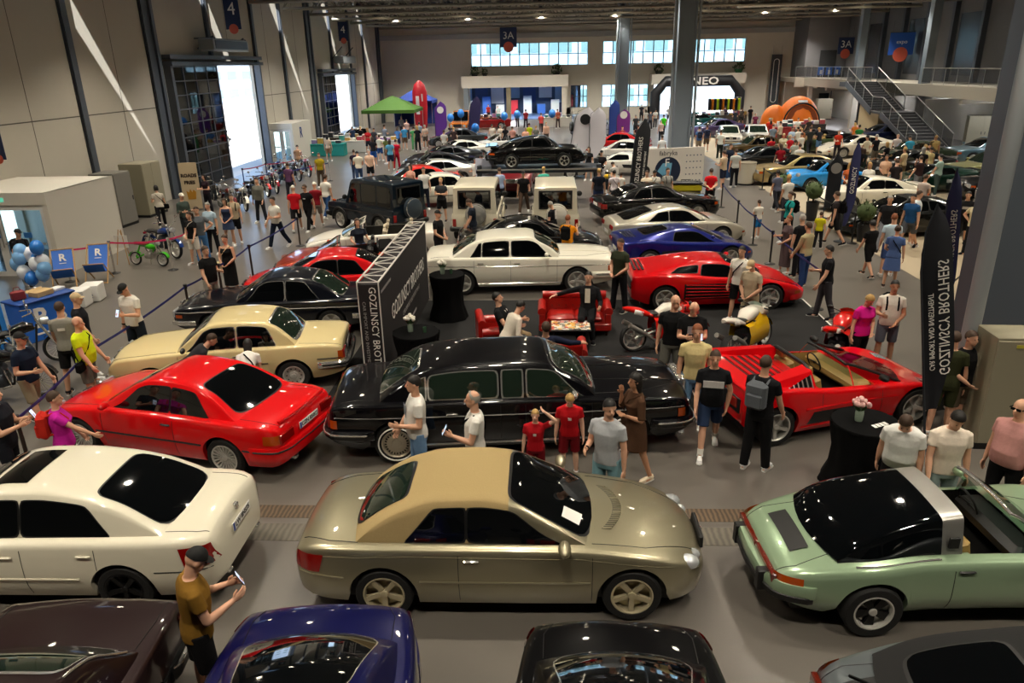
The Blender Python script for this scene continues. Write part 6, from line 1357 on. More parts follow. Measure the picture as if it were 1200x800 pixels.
# --- display wall
def booth():
    x0, x1, y0, y1, h = -3.52, -3.12, 12.95, 18.5, 2.05
    t = thing('display_wall', 'black display wall with white lettering beside the row of coupes', 'display wall', ((x0+x1)/2, (y0+y1)/2, 0)); cx, cy = (x0+x1)/2, (y0+y1)/2
    put('fabric_panel', MB().box((0, 0, h/2-.02), (x1-x0, y1-y0, h-.06)), mat('booth_black', '#191316', .85), t)
    m = MB(); w, d = (x1-x0)/2, (y1-y0)/2
    for sx in (w, -w):
        m.tube([(sx, -d, h), (sx, d, h)], .018, 6)
        for sy in (d, -d): m.tube([(sx, sy, 0.02), (sx, sy, h)], .012, 6)
    n = 12
    for i in range(n+1): y = -d+2*d*i/n; m.tube([(-w, y, h), (w, y, h)], .012, 5); i < n and m.tube([(-w if i % 2 else w, y, h), (w if i % 2 else -w, y+2*d/n, h)], .01, 5)
    put('top_lattice', m, mat('lattice_white', '#d8d3cc', .5), t)
    F = frame((w+.012, .15, 1.12), (0, 1, 0), (0, 0, 1)); lettering('GOZLINSCY BROTHERS', .46, F, INK, t, .82)
    lettering('CAR IMPORT AND INVESTMENT', .15, frame((w+.012, .3, .76), (0, 1, 0), (0, 0, 1)), GREYINK, t); put('print_line', MB().box((w+.01, -2.2, 1.82), (.006, .9, .05)), GREYINK, t); put('print_line', MB().box((w+.01, .4, .38), (.006, .8, .06)), GREYINK, t)
    E = frame((.07, -d-.012, 1.0), (0, 0, -1), (1, 0, 0)); lettering('GOZLINSCY BROTHERS', .19, E, INK, t, .95); lettering('CAR IMPORT AND INVESTMENT', .085, frame((-.1, -d-.012, 1.0), (0, 0, -1), (1, 0, 0)), GREYINK, t, 1.1)
booth()
# --- cocktail tables, vases
def cocktail(loc, label, h=1.1, r=.42, fl='white', card=False):
    t = thing('cocktail_table', label, 'table', loc)
    put('tabletop', MB().lathe([(.002, h), (r-.01, h), (r, h-.012), (r, h-.04), (.002, h-.045)], 32), BLACKCLOTH, t)
    P = []
    for i in range(49):
        a = 2*PI*i/48; k = 1+.035*math.sin(a*9); P.append([(rr*k*math.cos(a), rr*k*math.sin(a), z) for rr, z in ((r+.005, h-.01), (r*.97, h-.15), (r*.86, h*.6), (r*.9, h*.3), (r*1.12, .02))])
    put('tablecloth', MB().grid(P), BLACKCLOTH, t)
    v = thing('flower_vase', 'vase of %s flowers on the %s' % (fl, label), 'vase', Vector(loc)+Vector((-.1, .02, h)))
    put('glass', MB().lathe([(.002, 0), (.05, 0), (.055, .02), (.06, .12), (.055, .17), (.05, .17), (.052, .12), (.048, .02)], 16), mat('vase_glass', '#8fa08f', .1, spec=.8), v)
    b = MB(); rnd = random.Random(3); s = MB()
    for i in range(22): a, q = rnd.uniform(0, 2*PI), rnd.uniform(0, .11); b.ball((q*math.cos(a), q*math.sin(a), .26+.05*math.cos(q*14)+rnd.uniform(-.02, .03)), rnd.uniform(.025, .04), 8)
    for i in range(14): a, q = rnd.uniform(0, 2*PI), rnd.uniform(.05, .13); s.tube([(0, 0, .08), (q*.6*math.cos(a), q*.6*math.sin(a), .2), (q*math.cos(a), q*math.sin(a), .24)], [.006, .02, .004], 5)
    put('blossoms', b, mat('petal_'+fl, '#e8e2d4' if fl == 'white' else '#d8a8a4', .8), v); put('leaves', s, mat('leaf_green', '#33532a', .7), v)
    if card:
        for k in range(4): c = put('business_card', MB().box((0, 0, .002), (.05, .085, .003)), WHITE); c.location = Vector(loc)+Vector((.05+.06*k, -.16+.03*k, h)); c.rotation_euler.z = .3; tag(c, 'white card in the fanned row on the cocktail table with pink flowers', 'card', 'cards fanned on the table')
cocktail(at(526, 372), 'black draped cocktail table beside the white saloon', fl='white'); cocktail(Vector((-2.55, 13.3, 0)), 'black draped cocktail table in front of the display wall', .95, .45); cocktail(at(1003, 566), 'black draped cocktail table behind the green targa car', 1.0, .46, 'pink', True)
for k, (dx, dy) in enumerate(((.18, -.02), (.2, .05))):
    g = put('candle_glass', MB().lathe([(.002, 0), (.035, 0), (.04, .1), (.034, .1), (.03, .012)], 14), mat('green_glass', '#3d5a44', .15)); g.location = Vector((-2.55+dx, 13.3+dy, .95)) if k == 0 else at(526, 372)+Vector((.1, .05, 1.1)); tag(g, 'green glass tumbler on the table %s' % ('by the display wall' if k == 0 else 'by the white saloon'), 'glass')
# --- red buttoned sofas
REDLE = mat('red_leather', '#a0160f', .3, coat=.4, noise=.1, nscale=20)
def sofa(loc, rz, w, label, cat='sofa'):
    t = thing('buttoned_sofa' if w > 1.2 else 'buttoned_armchair', label, cat, loc, rz)
    put('base', MB().box((0, 0, .22), (w, .8, .24), bev=.05), REDLE, t)
    n = 2 if w > 1.2 else 1
    for i in range(n): put('seat_cushion', MB().box(((i-(n-1)/2)*(w-.4)/n, .06, .40), ((w-.42)/n, .62, .15), bev=.055), REDLE, t)
    b = MB(); N, M_ = int(w/.045), 9; b.grid([[(-w/2+.1+(w-.2)*i/N, -.34+.05*k/M_*-1+.022*math.sin(PI*(i*.5+k*.0))*math.sin(PI*(k*.6)), .36+.42*k/M_) for k in range(M_+1)] for i in range(N+1)]); b.tube([(-w/2+.08, -.40, .76), (w/2-.08, -.40, .76)], .085, 12); b.box((0, -.42, .5), (w-.16, .12, .56), bev=.03); bk = put('backrest', b, REDLE, t)
    q = MB()
    for i in range(int((w-.3)/.16)+1):
        for k in range(2): q.ball((-w/2+.2+.16*i+.08*(k % 2), -.345-.02*k, .52+.12*k), .016, 6)
    put('buttons', q, mat('button_red', '#5f0c08', .4), bk)
    for s in (1, -1): put('armrest', MB().box((s*(w/2-.08), 0, .36), (.14, .78, .4), bev=.04).tube([(s*(w/2-.07), -.4, .58), (s*(w/2-.07), .38, .58)], .095, 14), REDLE, t)
    for sx in (1, -1):
        for sy in (.32, -.32): put('foot', MB().lathe([(.02, 0), (.035, .03), (.035, .1)], 10, c=(sx*(w/2-.1), sy, 0)), mat('dark_wood', '#24140c', .4), t)
    return t
sofa(Vector((.62, 15.95, 0)), 180, 1.62, 'red buttoned leather sofa facing the viewer by the white saloon'); sofa(Vector((-1.02, 14.72, 0)), -80, 1.0, 'red buttoned armchair seen from its back, left of the sofa', 'armchair'); sofa(Vector((.22, 13.42, 0)), 0, 1.05, 'red buttoned armchair with its back to the limousine', 'armchair')
def mag_mat():
    m = mat('magazine_covers', '#cfc6b8', .4); nt = m.node_tree; b = nt.nodes['Principled BSDF']; tc = nt.nodes.new('ShaderNodeTexCoord'); v = nt.nodes.new('ShaderNodeTexVoronoi'); v.inputs['Scale'].default_value = 14; v.distance = 'CHEBYCHEV'; r = nt.nodes.new('ShaderNodeValToRGB'); r.color_ramp.interpolation = 'CONSTANT'
    for p, c in ((0, '#ded8cc'), (.25, '#23211f'), (.42, '#b8341c'), (.55, '#d9cfbb'), (.7, '#6d6a66'), (.82, '#d8a43a')):
        e = r.color_ramp.elements.new(p) if p > 0 else r.color_ramp.elements[0]; e.color = srgb(c)
    s = nt.nodes.new('ShaderNodeSeparateColor'); nt.links.new(tc.outputs['Object'], v.inputs['Vector']); nt.links.new(v.outputs['Color'], s.inputs[0]); nt.links.new(s.outputs[0], r.inputs[0]); nt.links.new(r.outputs[0], b.inputs['Base Color']); return m
t = thing('coffee_table', 'low table with a collage of small pictures on its top, before the sofa', 'table', Vector((.5, 14.98, 0)), 0); put('tabletop', MB().box((0, 0, .46), (.86, .62, .04), bev=.01), BLACKP, t); put('picture_top', MB().box((0, 0, .484), (.82, .58, .01)), mag_mat(), t)
for sx in (.36, -.36):
    for sy in (.25, -.25): put('leg', MB().box((sx, sy, .22), (.04, .04, .44)), BLACKP, t)
# --- belt posts
def stanchions(pts, pole, belt, label, grp, h=.98, bh=.05, single=False, base=BLACKP):
    """a run of belt posts; each post holds the belt to the next"""
    P = [p if isinstance(p, Vector) else at(*p) for p in pts]
    for i, p in enumerate(P):
        t = thing('stanchion', label, 'barrier post', p, 0, grp)
        put('base', MB().lathe([(.16, 0), (.16, .012), (.05, .035), (.03, .05)], 20), base, t); put('pole', MB().cyl((0, 0, h/2), .03, h, 12), pole, t); put('belt_head', MB().cyl((0, 0, h-.02), .045, .1, 12), BLACKP if pole is not CHROME else pole, t)
        if i+1 < len(P):
            d = P[i+1]-p; m = MB(); n = 8; a = [Vector((d.x*k/n, d.y*k/n, h-.03-.05*math.sin(PI*k/n))) for k in range(n+1)]
            nx = Vector((-d.y, d.x, 0)).normalized()*.004; m.grid([[q+Vector((0, 0, bh/2))+nx, q+Vector((0, 0, bh/2))-nx, q-Vector((0, 0, bh/2))-nx, q-Vector((0, 0, bh/2))+nx, q+Vector((0, 0, bh/2))+nx] for q in a]); put('belt', m, belt, t)
BLUEB = mat('belt_blue', '#1b1f66', .7); PINKB = mat('belt_pink', '#d61f5e', .6); BLACKB = mat('belt_black', '#101012', .7); BRONZE = mat('post_dark', '#3a2f2a', .4, .4)
stanchions([(38, 556), (116, 467), (225, 380), (262, 352), (297, 326), (352, 288)], BRONZE, BLUEB, 'dark belt post of the blue barrier along the left row of cars', 'posts of the left blue barrier')
stanchions([(845, 243), (863, 267), (882, 287), (902, 309), (957, 362)], BLACKP, BLUEB, 'black belt post of the blue barrier along the right of the sports cars', 'posts of the right blue barrier')
stanchions([(83, 330), (135, 320), (203, 316), (236, 300)], CHROME, PINKB, 'chrome belt post of the pink barrier before the mopeds', 'posts of the pink barrier'); stanchions([(1098, 385), (1130, 352), (1180, 390)], BLACKP, BLACKB, 'black belt post of the black barrier on the pale floor edge', 'posts of the right black barrier')
stanchions([(287, 220), (314, 213), (349, 208)], mat('post_blue', '#2a3566', .5), mat('belt_red', '#a81e34', .6), 'blue post of the red barrier before the white vestibule', 'posts of the red barrier'); stanchions([(387, 212), (300, 214+16)], CHROME, BLUEB, 'chrome belt post beyond the motorcycles', 'chrome posts beyond the motorcycles')
stanchions([(741, 232), (815, 240), (835, 250)], BLACKP, BLACKB, 'black belt post in front of the white printed wall', 'posts before the printed wall'); stanchions([(893, 222), (945, 252), (998, 285)], BLACKP, BLACKB, 'black belt post before the pale blue and white sports cars', 'posts before the white sports car')
# --- feather flags
def flag(base, vtop, w, col, lines, label, mirror=False, rz=0, lean=0, h=None, z0=.16, name='feather_flag', logo=None):
    p = at(*base) if not isinstance(base, Vector) else base; H = h or hgt(p, vtop)
    t = thing(name, label, 'flag', p, rz); t.rotation_euler.y = R(lean)
    put('flagpole', MB().tube([(0, 0, 0), (0, 0, H*.75), (.02*H, 0, H*.9), (w*.55, 0, H)], [.02, .016, .012, .008], 8).lathe([(.2, 0), (.2, .02), (.04, .06)], 20), DARKMETAL, t)
    P = []
    for i in range(15):
        k = i/14; z = H*lerp(z0, 1, k); lx = .0 if k < .75 else w*.55*((k-.75)/.25)**1.5; rx = w*(.42+.58*min(1, k/.3)) if k < .8 else lerp(w, w*.56, ((k-.8)/.2)**2.2)
        P.append([(lerp(lx, rx, u), .035*math.sin(u*3+k*4), z) for u in np.linspace(0, 1, 6)])
    q = MB().grid(P); q.grid([[(x, y+.006, z) for x, y, z in r] for r in P]); f = put('flag_cloth', q, mat('flag_'+col.lstrip('#'), col, .8), t)
    for s, size, cx, cz in lines:
        for sd in (-1, 1):
            F = frame((w*cx, -.045 if sd < 0 else .05, H*cz), (0, 0, 1), (1 if mirror else -1, 0, 0)); lettering(s, size, F, INK, f, .78) if sd < 0 else None
    if logo: put('logo', MB().tube([(w*.5, -.05, H*logo[0]), (w*.5, -.04, H*logo[0])], logo[1], 20), logo[2], f)
    return t
flag((1084, 522), 236, .44, '#15171f', [('GOZLINSCY BROTHERS', .22, .64, .55), ('CAR IMPORT AND INVESTMENT', .11, .24, .5)], 'tall dark feather flag with mirrored white lettering in front of the red open sports car', True, lean=-11)
flag((1094, 412), 196, .3, '#262a52', [('GOZLINSCY BROTHERS', .17, .5, .6)], 'slim navy flag rising behind the tall dark feather flag', True, lean=-6)
flag((735, 245), 138, .62, '#14161c', [('GOZLINSCY BROTHERS', .25, .42, .52), ('CAR IMPORT AND INVESTMENT', .1, .8, .5)], 'black feather flag with white lettering beside the printed white wall', lean=4)
flag((984, 283), 165, .3, '#2b2f5c', [('GOZLINSCY', .2, .5, .62)], 'slim indigo flag between the white sports car and the staircase'); flag((964, 256), 180, .5, '#14161f', [], 'dark flag with a round pale emblem before the blue sports car', logo=(.78, .2, GREYINK))
flag((664, 196), 122, 1.15, '#d5d0d4', [], 'white feather flag with a round black emblem behind the black raised coupe', lean=10, logo=(.80, .3, BLACKP)); flag((690, 196), 126, .95, '#d5d0d4', [], 'white feather flag with thin lettering, right of the emblem flag')
flag((511, 168), 119, .95, '#5b2a8c', [], 'purple and white feather flag left of the orange cars', logo=(.8, .26, INK)); flag((548, 168), 112, .85, '#2a2350', [], 'dark purple feather flag right of the orange cars', lean=6); flag((713, 166), 117, .8, '#27408c', [], 'blue feather flag between the white van and the steel column'); flag((722, 172), 128, .95, '#7a2c86', [], 'magenta feather flag before the far steel column', logo=(.85, .26, INK))
# inflatable red column flag
t = thing('inflatable_column', 'tall red inflatable column with white lettering beside the blue tent', 'inflatable', at(494, 150)); put('body', MB().lathe([(.5, 0), (.62, .3), (.72, 2), (.7, 3.4), (.5, 4.1), (.2, 4.4), (.002, 4.5)], 20), mat('inflatable_red', '#c4192a', .5), t); put('print_stripe', MB().box((-.12, -.70, 2.2), (.34, .06, 1.7), bev=.02).box((.3, -.62, 2.9), (.2, .06, .7), bev=.02), INK, t)
# --- printed wall
t = thing('printed_wall', 'white printed display wall with a dark car picture and round logos', 'display wall', (5.6, 34.4, 0), 14); PW = mat('print_wall', '#cfcac2', .6)
put('panel', MB().box((0, 0, 1.05), (3.2, .12, 2.1)), PW, t); put('picture_disc', MB().cyl((-.15, -.07, 1.1), .62, .02, 32, axis='y'), mat('picture_night', '#16233c', .4), t); put('picture_car', MB().prism([(-.5, .0), (-.25, .35), (.2, .35), (.1, -.45)], -.085, -.08, M=Matrix(((1, 0, 0, -.15), (0, 0, 1, 0), (0, 1, 0, 1.1), (0, 0, 0, 1)))), mat('picture_blue', '#6aa6c8', .4), t)
put('logo', MB().cyl((-1.2, -.07, 1.15), .2, .02, 24, axis='y'), BLACKP, t); lettering('fabryka', .3, frame((-.15, -.075, 1.88), (1, 0, 0), (0, 0, 1)), DARKMETAL, t); lettering('F', .5, frame((-.2, -.09, 1.45), (1, 0, 0), (0, 0, 1)), INK, t)
q = MB()
for i in range(5):
    for k in range(6): q.cyl((.75+.17*i, -.065, .35+.28*k), .03, .012, 8, axis='y')
put('logo_dots', q, mat('print_navy', '#3c4766', .6), t)
t = thing('toolbox_stand', 'yellow and black tool case stand before the printed wall', 'stand', at(802, 240)); put('case', MB().box((0, 0, .75), (1.3, .5, .28), bev=.04), mat('tool_yellow', '#a89c14', .5), t); put('lid', MB().box((0, 0, .94), (1.34, .54, .1), bev=.03), BLACKP, t); put('base', MB().box((0, 0, .3), (1.2, .46, .6)), BLACKP, t); put('handle', MB().tube([(-.2, 0, .98), (-.2, 0, 1.06), (.2, 0, 1.06), (.2, 0, .98)], .02, 6), BLACKP, t)
# --- blue promotion corner
RBLUE = mat('promo_blue', '#1b63c4', .6); RB2 = mat('promo_blue_dark', '#0f3f8a', .6)
def rlogo(M, size, m, parent):
    """the outlined R sign with a small bar under it"""
    lettering('R', size, M, m, parent, bold=size*.03); put('logo_bar', MB().box((0, -size*.56, 0), (size*.6, size*.07, .006)).xf(M), m, parent)
D = at(78, 398); t = thing('promo_counter', 'blue promotion counter with a big white letter R', 'counter', Vector((-11.78, 15.8, 0)), 65)
put('front', MB().box((0, 0, .46), (1.25, .6, .92), bev=.02), RBLUE, t); put('worktop', MB().box((0, 0, .94), (1.33, .7, .05), bev=.015), RB2, t); rlogo(frame((-.2, -.305, .52), (1, 0, 0), (0, 0, 1)), .62, INK, t); lettering('o', .5, frame((.25, -.305, .46), (1, 0, 0), (0, 0, 1)), INK, t)
cm = t.matrix_basis.copy() if False else Matrix.Translation((-11.78, 15.8, 0)) @ Matrix.Rotation(R(65), 4, 'Z')
def ontop(name, mb, m, x, y, z, label, cat, rz=0):
    o = put(name, mb, m); o.matrix_basis = cm @ Matrix.Translation((x, y, z)) @ Matrix.Rotation(R(rz), 4, 'Z'); return tag(o, label, cat)
ontop('cardboard_box', MB().box((0, 0, .06), (.42, .3, .12), bev=.01).box((0, .2, .1), (.42, .1, .01), rx=.6), mat('cardboard', '#b79a6c', .8), .05, -.05, .965, 'open cardboard box on the blue counter', 'box', 8); ontop('leaflet_stack', MB().box((0, 0, .03), (.3, .22, .06), bev=.005), mat('leaflet_white', '#cfd2d4', .6), .47, .05, .965, 'white leaflet stack on the blue counter', 'leaflets', 12); ontop('gift_bag', MB().box((0, 0, .11), (.28, .14, .22), bev=.03).tube([(-.08, 0, .22), (-.05, 0, .3), (.05, 0, .3), (.08, 0, .22)], .008, 5), mat('bag_red', '#7a2326', .7), -.42, .02, .965, 'dark red gift bag on the blue counter', 'bag', -10)
BC = [mat('balloon_blue', '#2f78cc', .25), mat('balloon_white', '#dde2e8', .25), mat('balloon_sky', '#7fb4e6', .25)]
for i, (u, v, c, z) in enumerate(((43, 290, 0, 1.9), (33, 298, 1, 1.7), (23, 302, 2, 1.65), (45, 303, 0, 1.6), (50, 306, 1, 1.55), (42, 309, 1, 1.5), (20, 309, 2, 1.45), (52, 314, 2, 1.4), (28, 319, 1, 1.3), (37, 326, 0, 1.15), (50, 321, 2, 1.25), (24, 294, 2, 1.8))):
    p = at(u, v, z); o = thing('balloon', '%s balloon %s' % (('bright blue', 'white', 'pale blue')[c], ['at the top of the balloon cluster', 'upper left in the cluster by the vestibule door', 'far left beside the person in the doorway', 'just under the topmost balloon', 'right shoulder of the cluster', 'in the heart of the cluster', 'lower left edge of the cluster', 'right edge of the cluster by the deckchair', 'low left above the counter', 'lowest, touching the gift bag', 'low right above the leaflets', 'highest on the left of the cluster'][i]), 'balloon', p)
    put('envelope', MB().ball((0, 0, 0), (.155, .155, .185), 16), BC[c], o); put('knot', MB().lathe([(.002, -.18), (.02, -.205)], 8), BC[c], o)
t = thing('balloon_stand', 'thin white stand carrying the balloon cluster behind the counter', 'stand', at(40, 375)); put('pole', MB().tube([(0, 0, 0), (0, 0, 1.5)], .012, 6), STEEL, t); put('foot', MB().lathe([(.2, 0), (.2, .02), (.02, .04)], 16), STEEL, t)
WOOD = mat('pale_wood', '#b08a58', .6)
def deckchair(p, rz, label):
    t = thing('deckchair', label, 'deckchair', p, rz)
    for s in (.29, -.29): put('frame_rail', MB().tube([(s, .42, .04), (s, -.5, 1.02)], .02, 6).tube([(s*.9, -.42, .02), (s*.9, .38, .62)], .02, 6), WOOD, t)
    put('crossbar', MB().tube([(-.3, -.5, 1.02), (.3, -.5, 1.02)], .02, 6).tube([(-.3, .40, .06), (.3, .40, .06)], .02, 6).tube([(-.27, .38, .62), (.27, .38, .62)], .018, 6), WOOD, t)
    P = [(-.49, 1.0), (-.3, .72), (-.1, .44), (.1, .32), (.3, .42), (.38, .6)]; g = put('sling', MB().grid([[(x, y, z) for x in (-.26, 0, .26)] for y, z in P]), RBLUE, t); rlogo(frame((0, -.34, .80), (-1, 0, 0), (0, -.5, .75)) @ Matrix.Translation((0, 0, .012)), .3, INK, g)
deckchair(at(79, 337), 207, 'blue deckchair with a white R, next to the vestibule door'); deckchair(at(118, 330), 197, 'blue deckchair with a white R, beside the chrome post')
def cube(p, rz, label, m2):
    t = thing('cube_stool', label, 'stool', p, rz); put('seat_block', MB().box((0, 0, .23), (.46, .46, .46), bev=.02), WHITE, t); rlogo(frame((0, -.234, .26), (1, 0, 0), (0, 0, 1)), .24, m2, t)
cube(at(111, 351), 10, 'white cube stool with a dark R, in front of the deckchair', RB2); cube(at(95, 358), 8, 'white cube stool half behind the blue counter', RB2)
t = thing('easel_sign', 'white easel notice beside the lime green moped', 'sign', at(147, 309)); put('board', MB().box((0, .02, .72), (.42, .02, .4)), WHITE, t)
for s in (.2, -.2): put('leg', MB().tube([(s, -.12, 0), (s*.2, .05, 1.1)], .014, 6), WOOD, t)
put('leg', MB().tube([(0, .4, 0), (0, .06, 1.05)], .014, 6), WOOD, t)
t = thing('food_sign', 'beige food sign with two words and a golden fries picture by the gate', 'sign', at(228, 246), 12); put('board', MB().box((0, 0, 1.05), (.75, .05, 2.0), bev=.01), mat('sign_beige', '#bca98a', .7), t); lettering('ROADS', .2, frame((0, -.03, 1.5), (1, 0, 0), (0, 0, 1)), BRONZE, t, bold=.01); lettering('FRIES', .2, frame((0, -.03, 1.2), (1, 0, 0), (0, 0, 1)), BRONZE, t, bold=.01); put('picture', MB().prism([(-.16, -.2), (.16, -.2), (.2, .12), (.1, .22), (.05, .1), (-.03, .25), (-.09, .1), (-.2, .18)], -.035, -.027, M=Matrix(((1, 0, 0, 0), (0, 0, 1, 0), (0, 1, 0, .68), (0, 0, 0, 1)))), mat('fries_gold', '#a8761c', .6), t)
t = thing('light_tripod', 'black light stand tripod at the left edge by the counter', 'tripod', at(12, 425)); put('pole', MB().tube([(0, 0, .3), (0, 0, 1.6)], .016, 6), BLACKP, t)
for k in range(3): a = k*2.1+.4; put('leg', MB().tube([(0, 0, .6), (.45*math.cos(a), .45*math.sin(a), .01)], .013, 6), BLACKP, t)
put('lamp_head', MB().box((0, 0, 1.66), (.2, .16, .16), bev=.03), BLACKP, t)
t = thing('roll_up_banner', 'blue roll-up banner at the left picture edge', 'banner', at(-8, 425), 20); put('sheet', MB().box((0, 0, 1.0), (.85, .02, 1.95)), mat('promo_light_blue', '#2d86e0', .6), t); put('foot', MB().box((0, 0, .04), (.9, .2, .08), bev=.02), STEEL, t)
# --- cabinets
CAB = mat('cabinet_beige', '#8f8974', .6); CABG = mat('cabinet_grey', '#74716a', .6)
def cabinet(p, rz, w, d, h, m, label, nd=2, notice=False):
    t = thing('electrical_cabinet', label, 'cabinet', p, rz); put('body', MB().box((0, 0, h/2), (w, d, h), bev=.012), m, t); put('plinth', MB().box((0, 0, .05), (w+.02, d+.02, .1)), BLACKP, t)
    for i in range(nd):
        dr = put('door', MB().box((-w/2+w/nd*(i+.5), -d/2-.012, h/2+.03), (w/nd-.02, .024, h-.16), bev=.006), m, t); put('handle', MB().box((-w/2+w/nd*(i+1)-.1 if i == 0 else -w/2+w/nd*i+.1, -d/2-.035, h*.5), (.04, .03, .18), bev=.01), BLACKP, dr)
    if notice: put('notice', MB().box((-.15, -d/2-.027, h*.82), (.1, .004, .06)), BLACKP, t); put('warning_label', MB().box((-.35, -d/2-.027, h*.93), (.12, .004, .05)), mat('label_yellow', '#b8b03a', .5), t)
    return t
cabinet((7.35, 10.75, 0), -3, 1.35, .6, 1.85, CAB, 'large beige electrical cabinet at the foot of the near steel column', 2, True); cabinet((-17.2, 28.6, 0), 88, 1.1, 1.0, 2.1, CABG, 'grey cabinet just behind the white vestibule', 1); cabinet((-17.2, 30.9, 0), 88, 1.4, 1.0, 2.2, CAB, 'beige cabinet farther along the left wall', 2); cabinet((28.3, 51, 0), -20, 1.8, 1.2, 2.1, CAB, 'olive cabinet under the mezzanine beside the stairs', 2); cabinet((27.5, 78, 0), 0, 1.5, .6, 2.0, CAB, 'olive cabinet under the far mezzanine', 1)
# --- hanging banners
def hang(p, w, h, col, s, label, rz=0, size=.5, disc=True, vert=False):
    t = thing('hanging_banner', label, 'banner', p, rz); f = put('sheet', MB().box((0, 0, -h/2), (w, .02, h)), mat('banner_'+col.lstrip('#'), col, .7), t); put('top_bar', MB().tube([(-w/2, 0, 0), (w/2, 0, 0)], .025, 6).tube([(-w*.4, 0, 0), (-w*.4, 0, .9)], .008, 4).tube([(w*.4, 0, 0), (w*.4, 0, .9)], .008, 4), DARKMETAL, t)
    if s: lettering(s, size, frame((0, -.014, -h*.42), (0, 0, 1) if vert else (1, 0, 0), (-1, 0, 0) if vert else (0, 0, 1)), INK, f)
    if disc: put('emblem', MB().cyl((0, -.012, -h+.02), w*.3, .03, 20, axis='y'), mat('emblem_red', '#b8503c', .6), f)
BN = '#14284e'
p = onX(254, 0, -17.2); hang(Vector((-17.2, 43.2, 9.6)), .85, 1.75, BN, '4', 'blue hanging sign with the number 4 above the near gate', size=.9); hang(Vector((-17.3, 67, 9.4)), .8, 1.5, BN, '4', 'small blue hanging sign above the far gate', size=.8); hang(Vector((-17.62, 23.45, 4.2)), .5, 1.0, BN, '', 'blue sign at the left picture edge on the wall'); hang(Vector((-4.0, 82.5, 9.35)), 1.75, 1.9, BN, '3A', 'blue 3A sign hanging before the window band', size=1.0); hang(Vector((29.1, 78.5, 7.6)), 1.5, 1.5, BN, '3A', 'blue 3A sign on the mezzanine wall', size=.9); hang(Vector((28.9, 66, 7.6)), 1.9, 1.7, '#1c4fa8', 'expo', 'bright blue expo banner above the staircase', size=.42, rz=-8)
hang(onY(911, 64, 84.5), 1.1, 5.4, '#3a3d42', '', 'tall grey hanging banner with rounded outline right of the arch', disc=False); bt = bpy.data.objects['hanging_banner.006'] if 'hanging_banner.006' in bpy.data.objects else None
bt and put('outline', MB().tube([(.28*math.cos(a), -.03, -2.6+(1.9 if math.sin(a) > 0 else -1.9)+.28*math.sin(a)) for a in np.linspace(0, 2*PI, 25)[:-1]], .03, 6, closed=True), INK, bt)
p = thing('wall_notice', 'small blue notice plate on the left wall by the near gate', 'sign', (-17.98, 48.0, 4.3), 90); put('plate', MB().box((0, -.02, 0), (.7, .03, .9)), RB2, p)
t = put('wall_sign', text_mesh('R', 1.0, .01), RB2); t.matrix_basis = frame((-16.44, 50.3, 1.75), (0, 1, 0), (0, 0, 1)); tag(t, 'dark blue R sign on the far white vestibule', 'sign')
# --- pop-up tents, dome, arch, stalls
def tent(p, w, h, col, label, wall=None, rz=0):
    t = thing('canopy_tent', label, 'tent', p, rz); m = mat('canvas_'+col.lstrip('#'), col, .8); r = w/2; P = []
    for i in range(5):
        k = i/4; rr = r*(1-k)**.8; z = h+(1.1*k**1.3); P.append([(sx*rr, sy*rr, z) for sx, sy in ((-1, -1), (0, -1.0), (1, -1), (1, 0), (1, 1), (0, 1), (-1, 1), (-1, 0), (-1, -1))])
    put('roof', MB().grid(P), m, t); put('valance', MB().grid([[(sx*r, sy*r, z) for sx, sy in ((-1, -1), (1, -1), (1, 1), (-1, 1), (-1, -1))] for z in (h, h-.28)]), m, t)
    for sx in (1, -1):
        for sy in (1, -1): put('leg', MB().box((sx*(r-.05), sy*(r-.05), h/2), (.05, .05, h)), STEEL, t)
    if wall: put('side_wall', MB().box((-r+.02, 0, h/2), (.02, w, h)).box((0, r-.02, h/2), (w, .02, h)), m, t)
tent(Vector((-13.6, 67.5, 0)), 4.6, 2.3, '#3d641a', 'green pop-up tent beside the far gate'); tent(Vector((-13.6, 79.5, 0)), 4.0, 2.5, '#24408f', 'blue pop-up tent with a side wall at the back wall', True)
t = thing('dome_tent', 'orange inflatable dome tent near the back right corner', 'tent', (23.2, 73.6, 0), 0, None, .76); OR = mat('dome_orange', '#ee7608', .5)
def dome(r, h, cx, cy, a0=0): return MB().grid([[(cx+r*math.sin(b)*math.cos(a), cy+r*.8*math.sin(b)*math.sin(a), h*math.cos(b)) for b in np.linspace(0, PI/2, 8)] for a in np.linspace(0, 2*PI, 21)])
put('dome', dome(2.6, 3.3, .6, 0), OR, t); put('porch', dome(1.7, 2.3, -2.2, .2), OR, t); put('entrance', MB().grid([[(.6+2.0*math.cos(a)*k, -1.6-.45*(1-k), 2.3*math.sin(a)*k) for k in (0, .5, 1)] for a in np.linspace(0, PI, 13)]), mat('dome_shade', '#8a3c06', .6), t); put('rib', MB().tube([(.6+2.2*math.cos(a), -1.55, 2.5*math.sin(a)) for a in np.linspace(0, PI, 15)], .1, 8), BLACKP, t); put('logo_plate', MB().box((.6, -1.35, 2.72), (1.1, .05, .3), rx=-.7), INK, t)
t = thing('inflatable_arch', 'black inflatable arch lettered NEO in the right portal', 'inflatable', (15.9, 82.8, 0)); m = MB(); m.tube([(-4.4, 0, 0), (-4.4, 0, 2.6), (-3.4, 0, 3.75), (3.4, 0, 3.75), (4.4, 0, 2.6), (4.4, 0, 0)], .55, 14); put('tube', m, mat('arch_black', '#17181c', .5), t); lettering('NEO', 1.05, frame((.6, -.6, 3.75), (1, 0, 0), (0, 0, 1)), INK, t, 1.3, bold=.02)
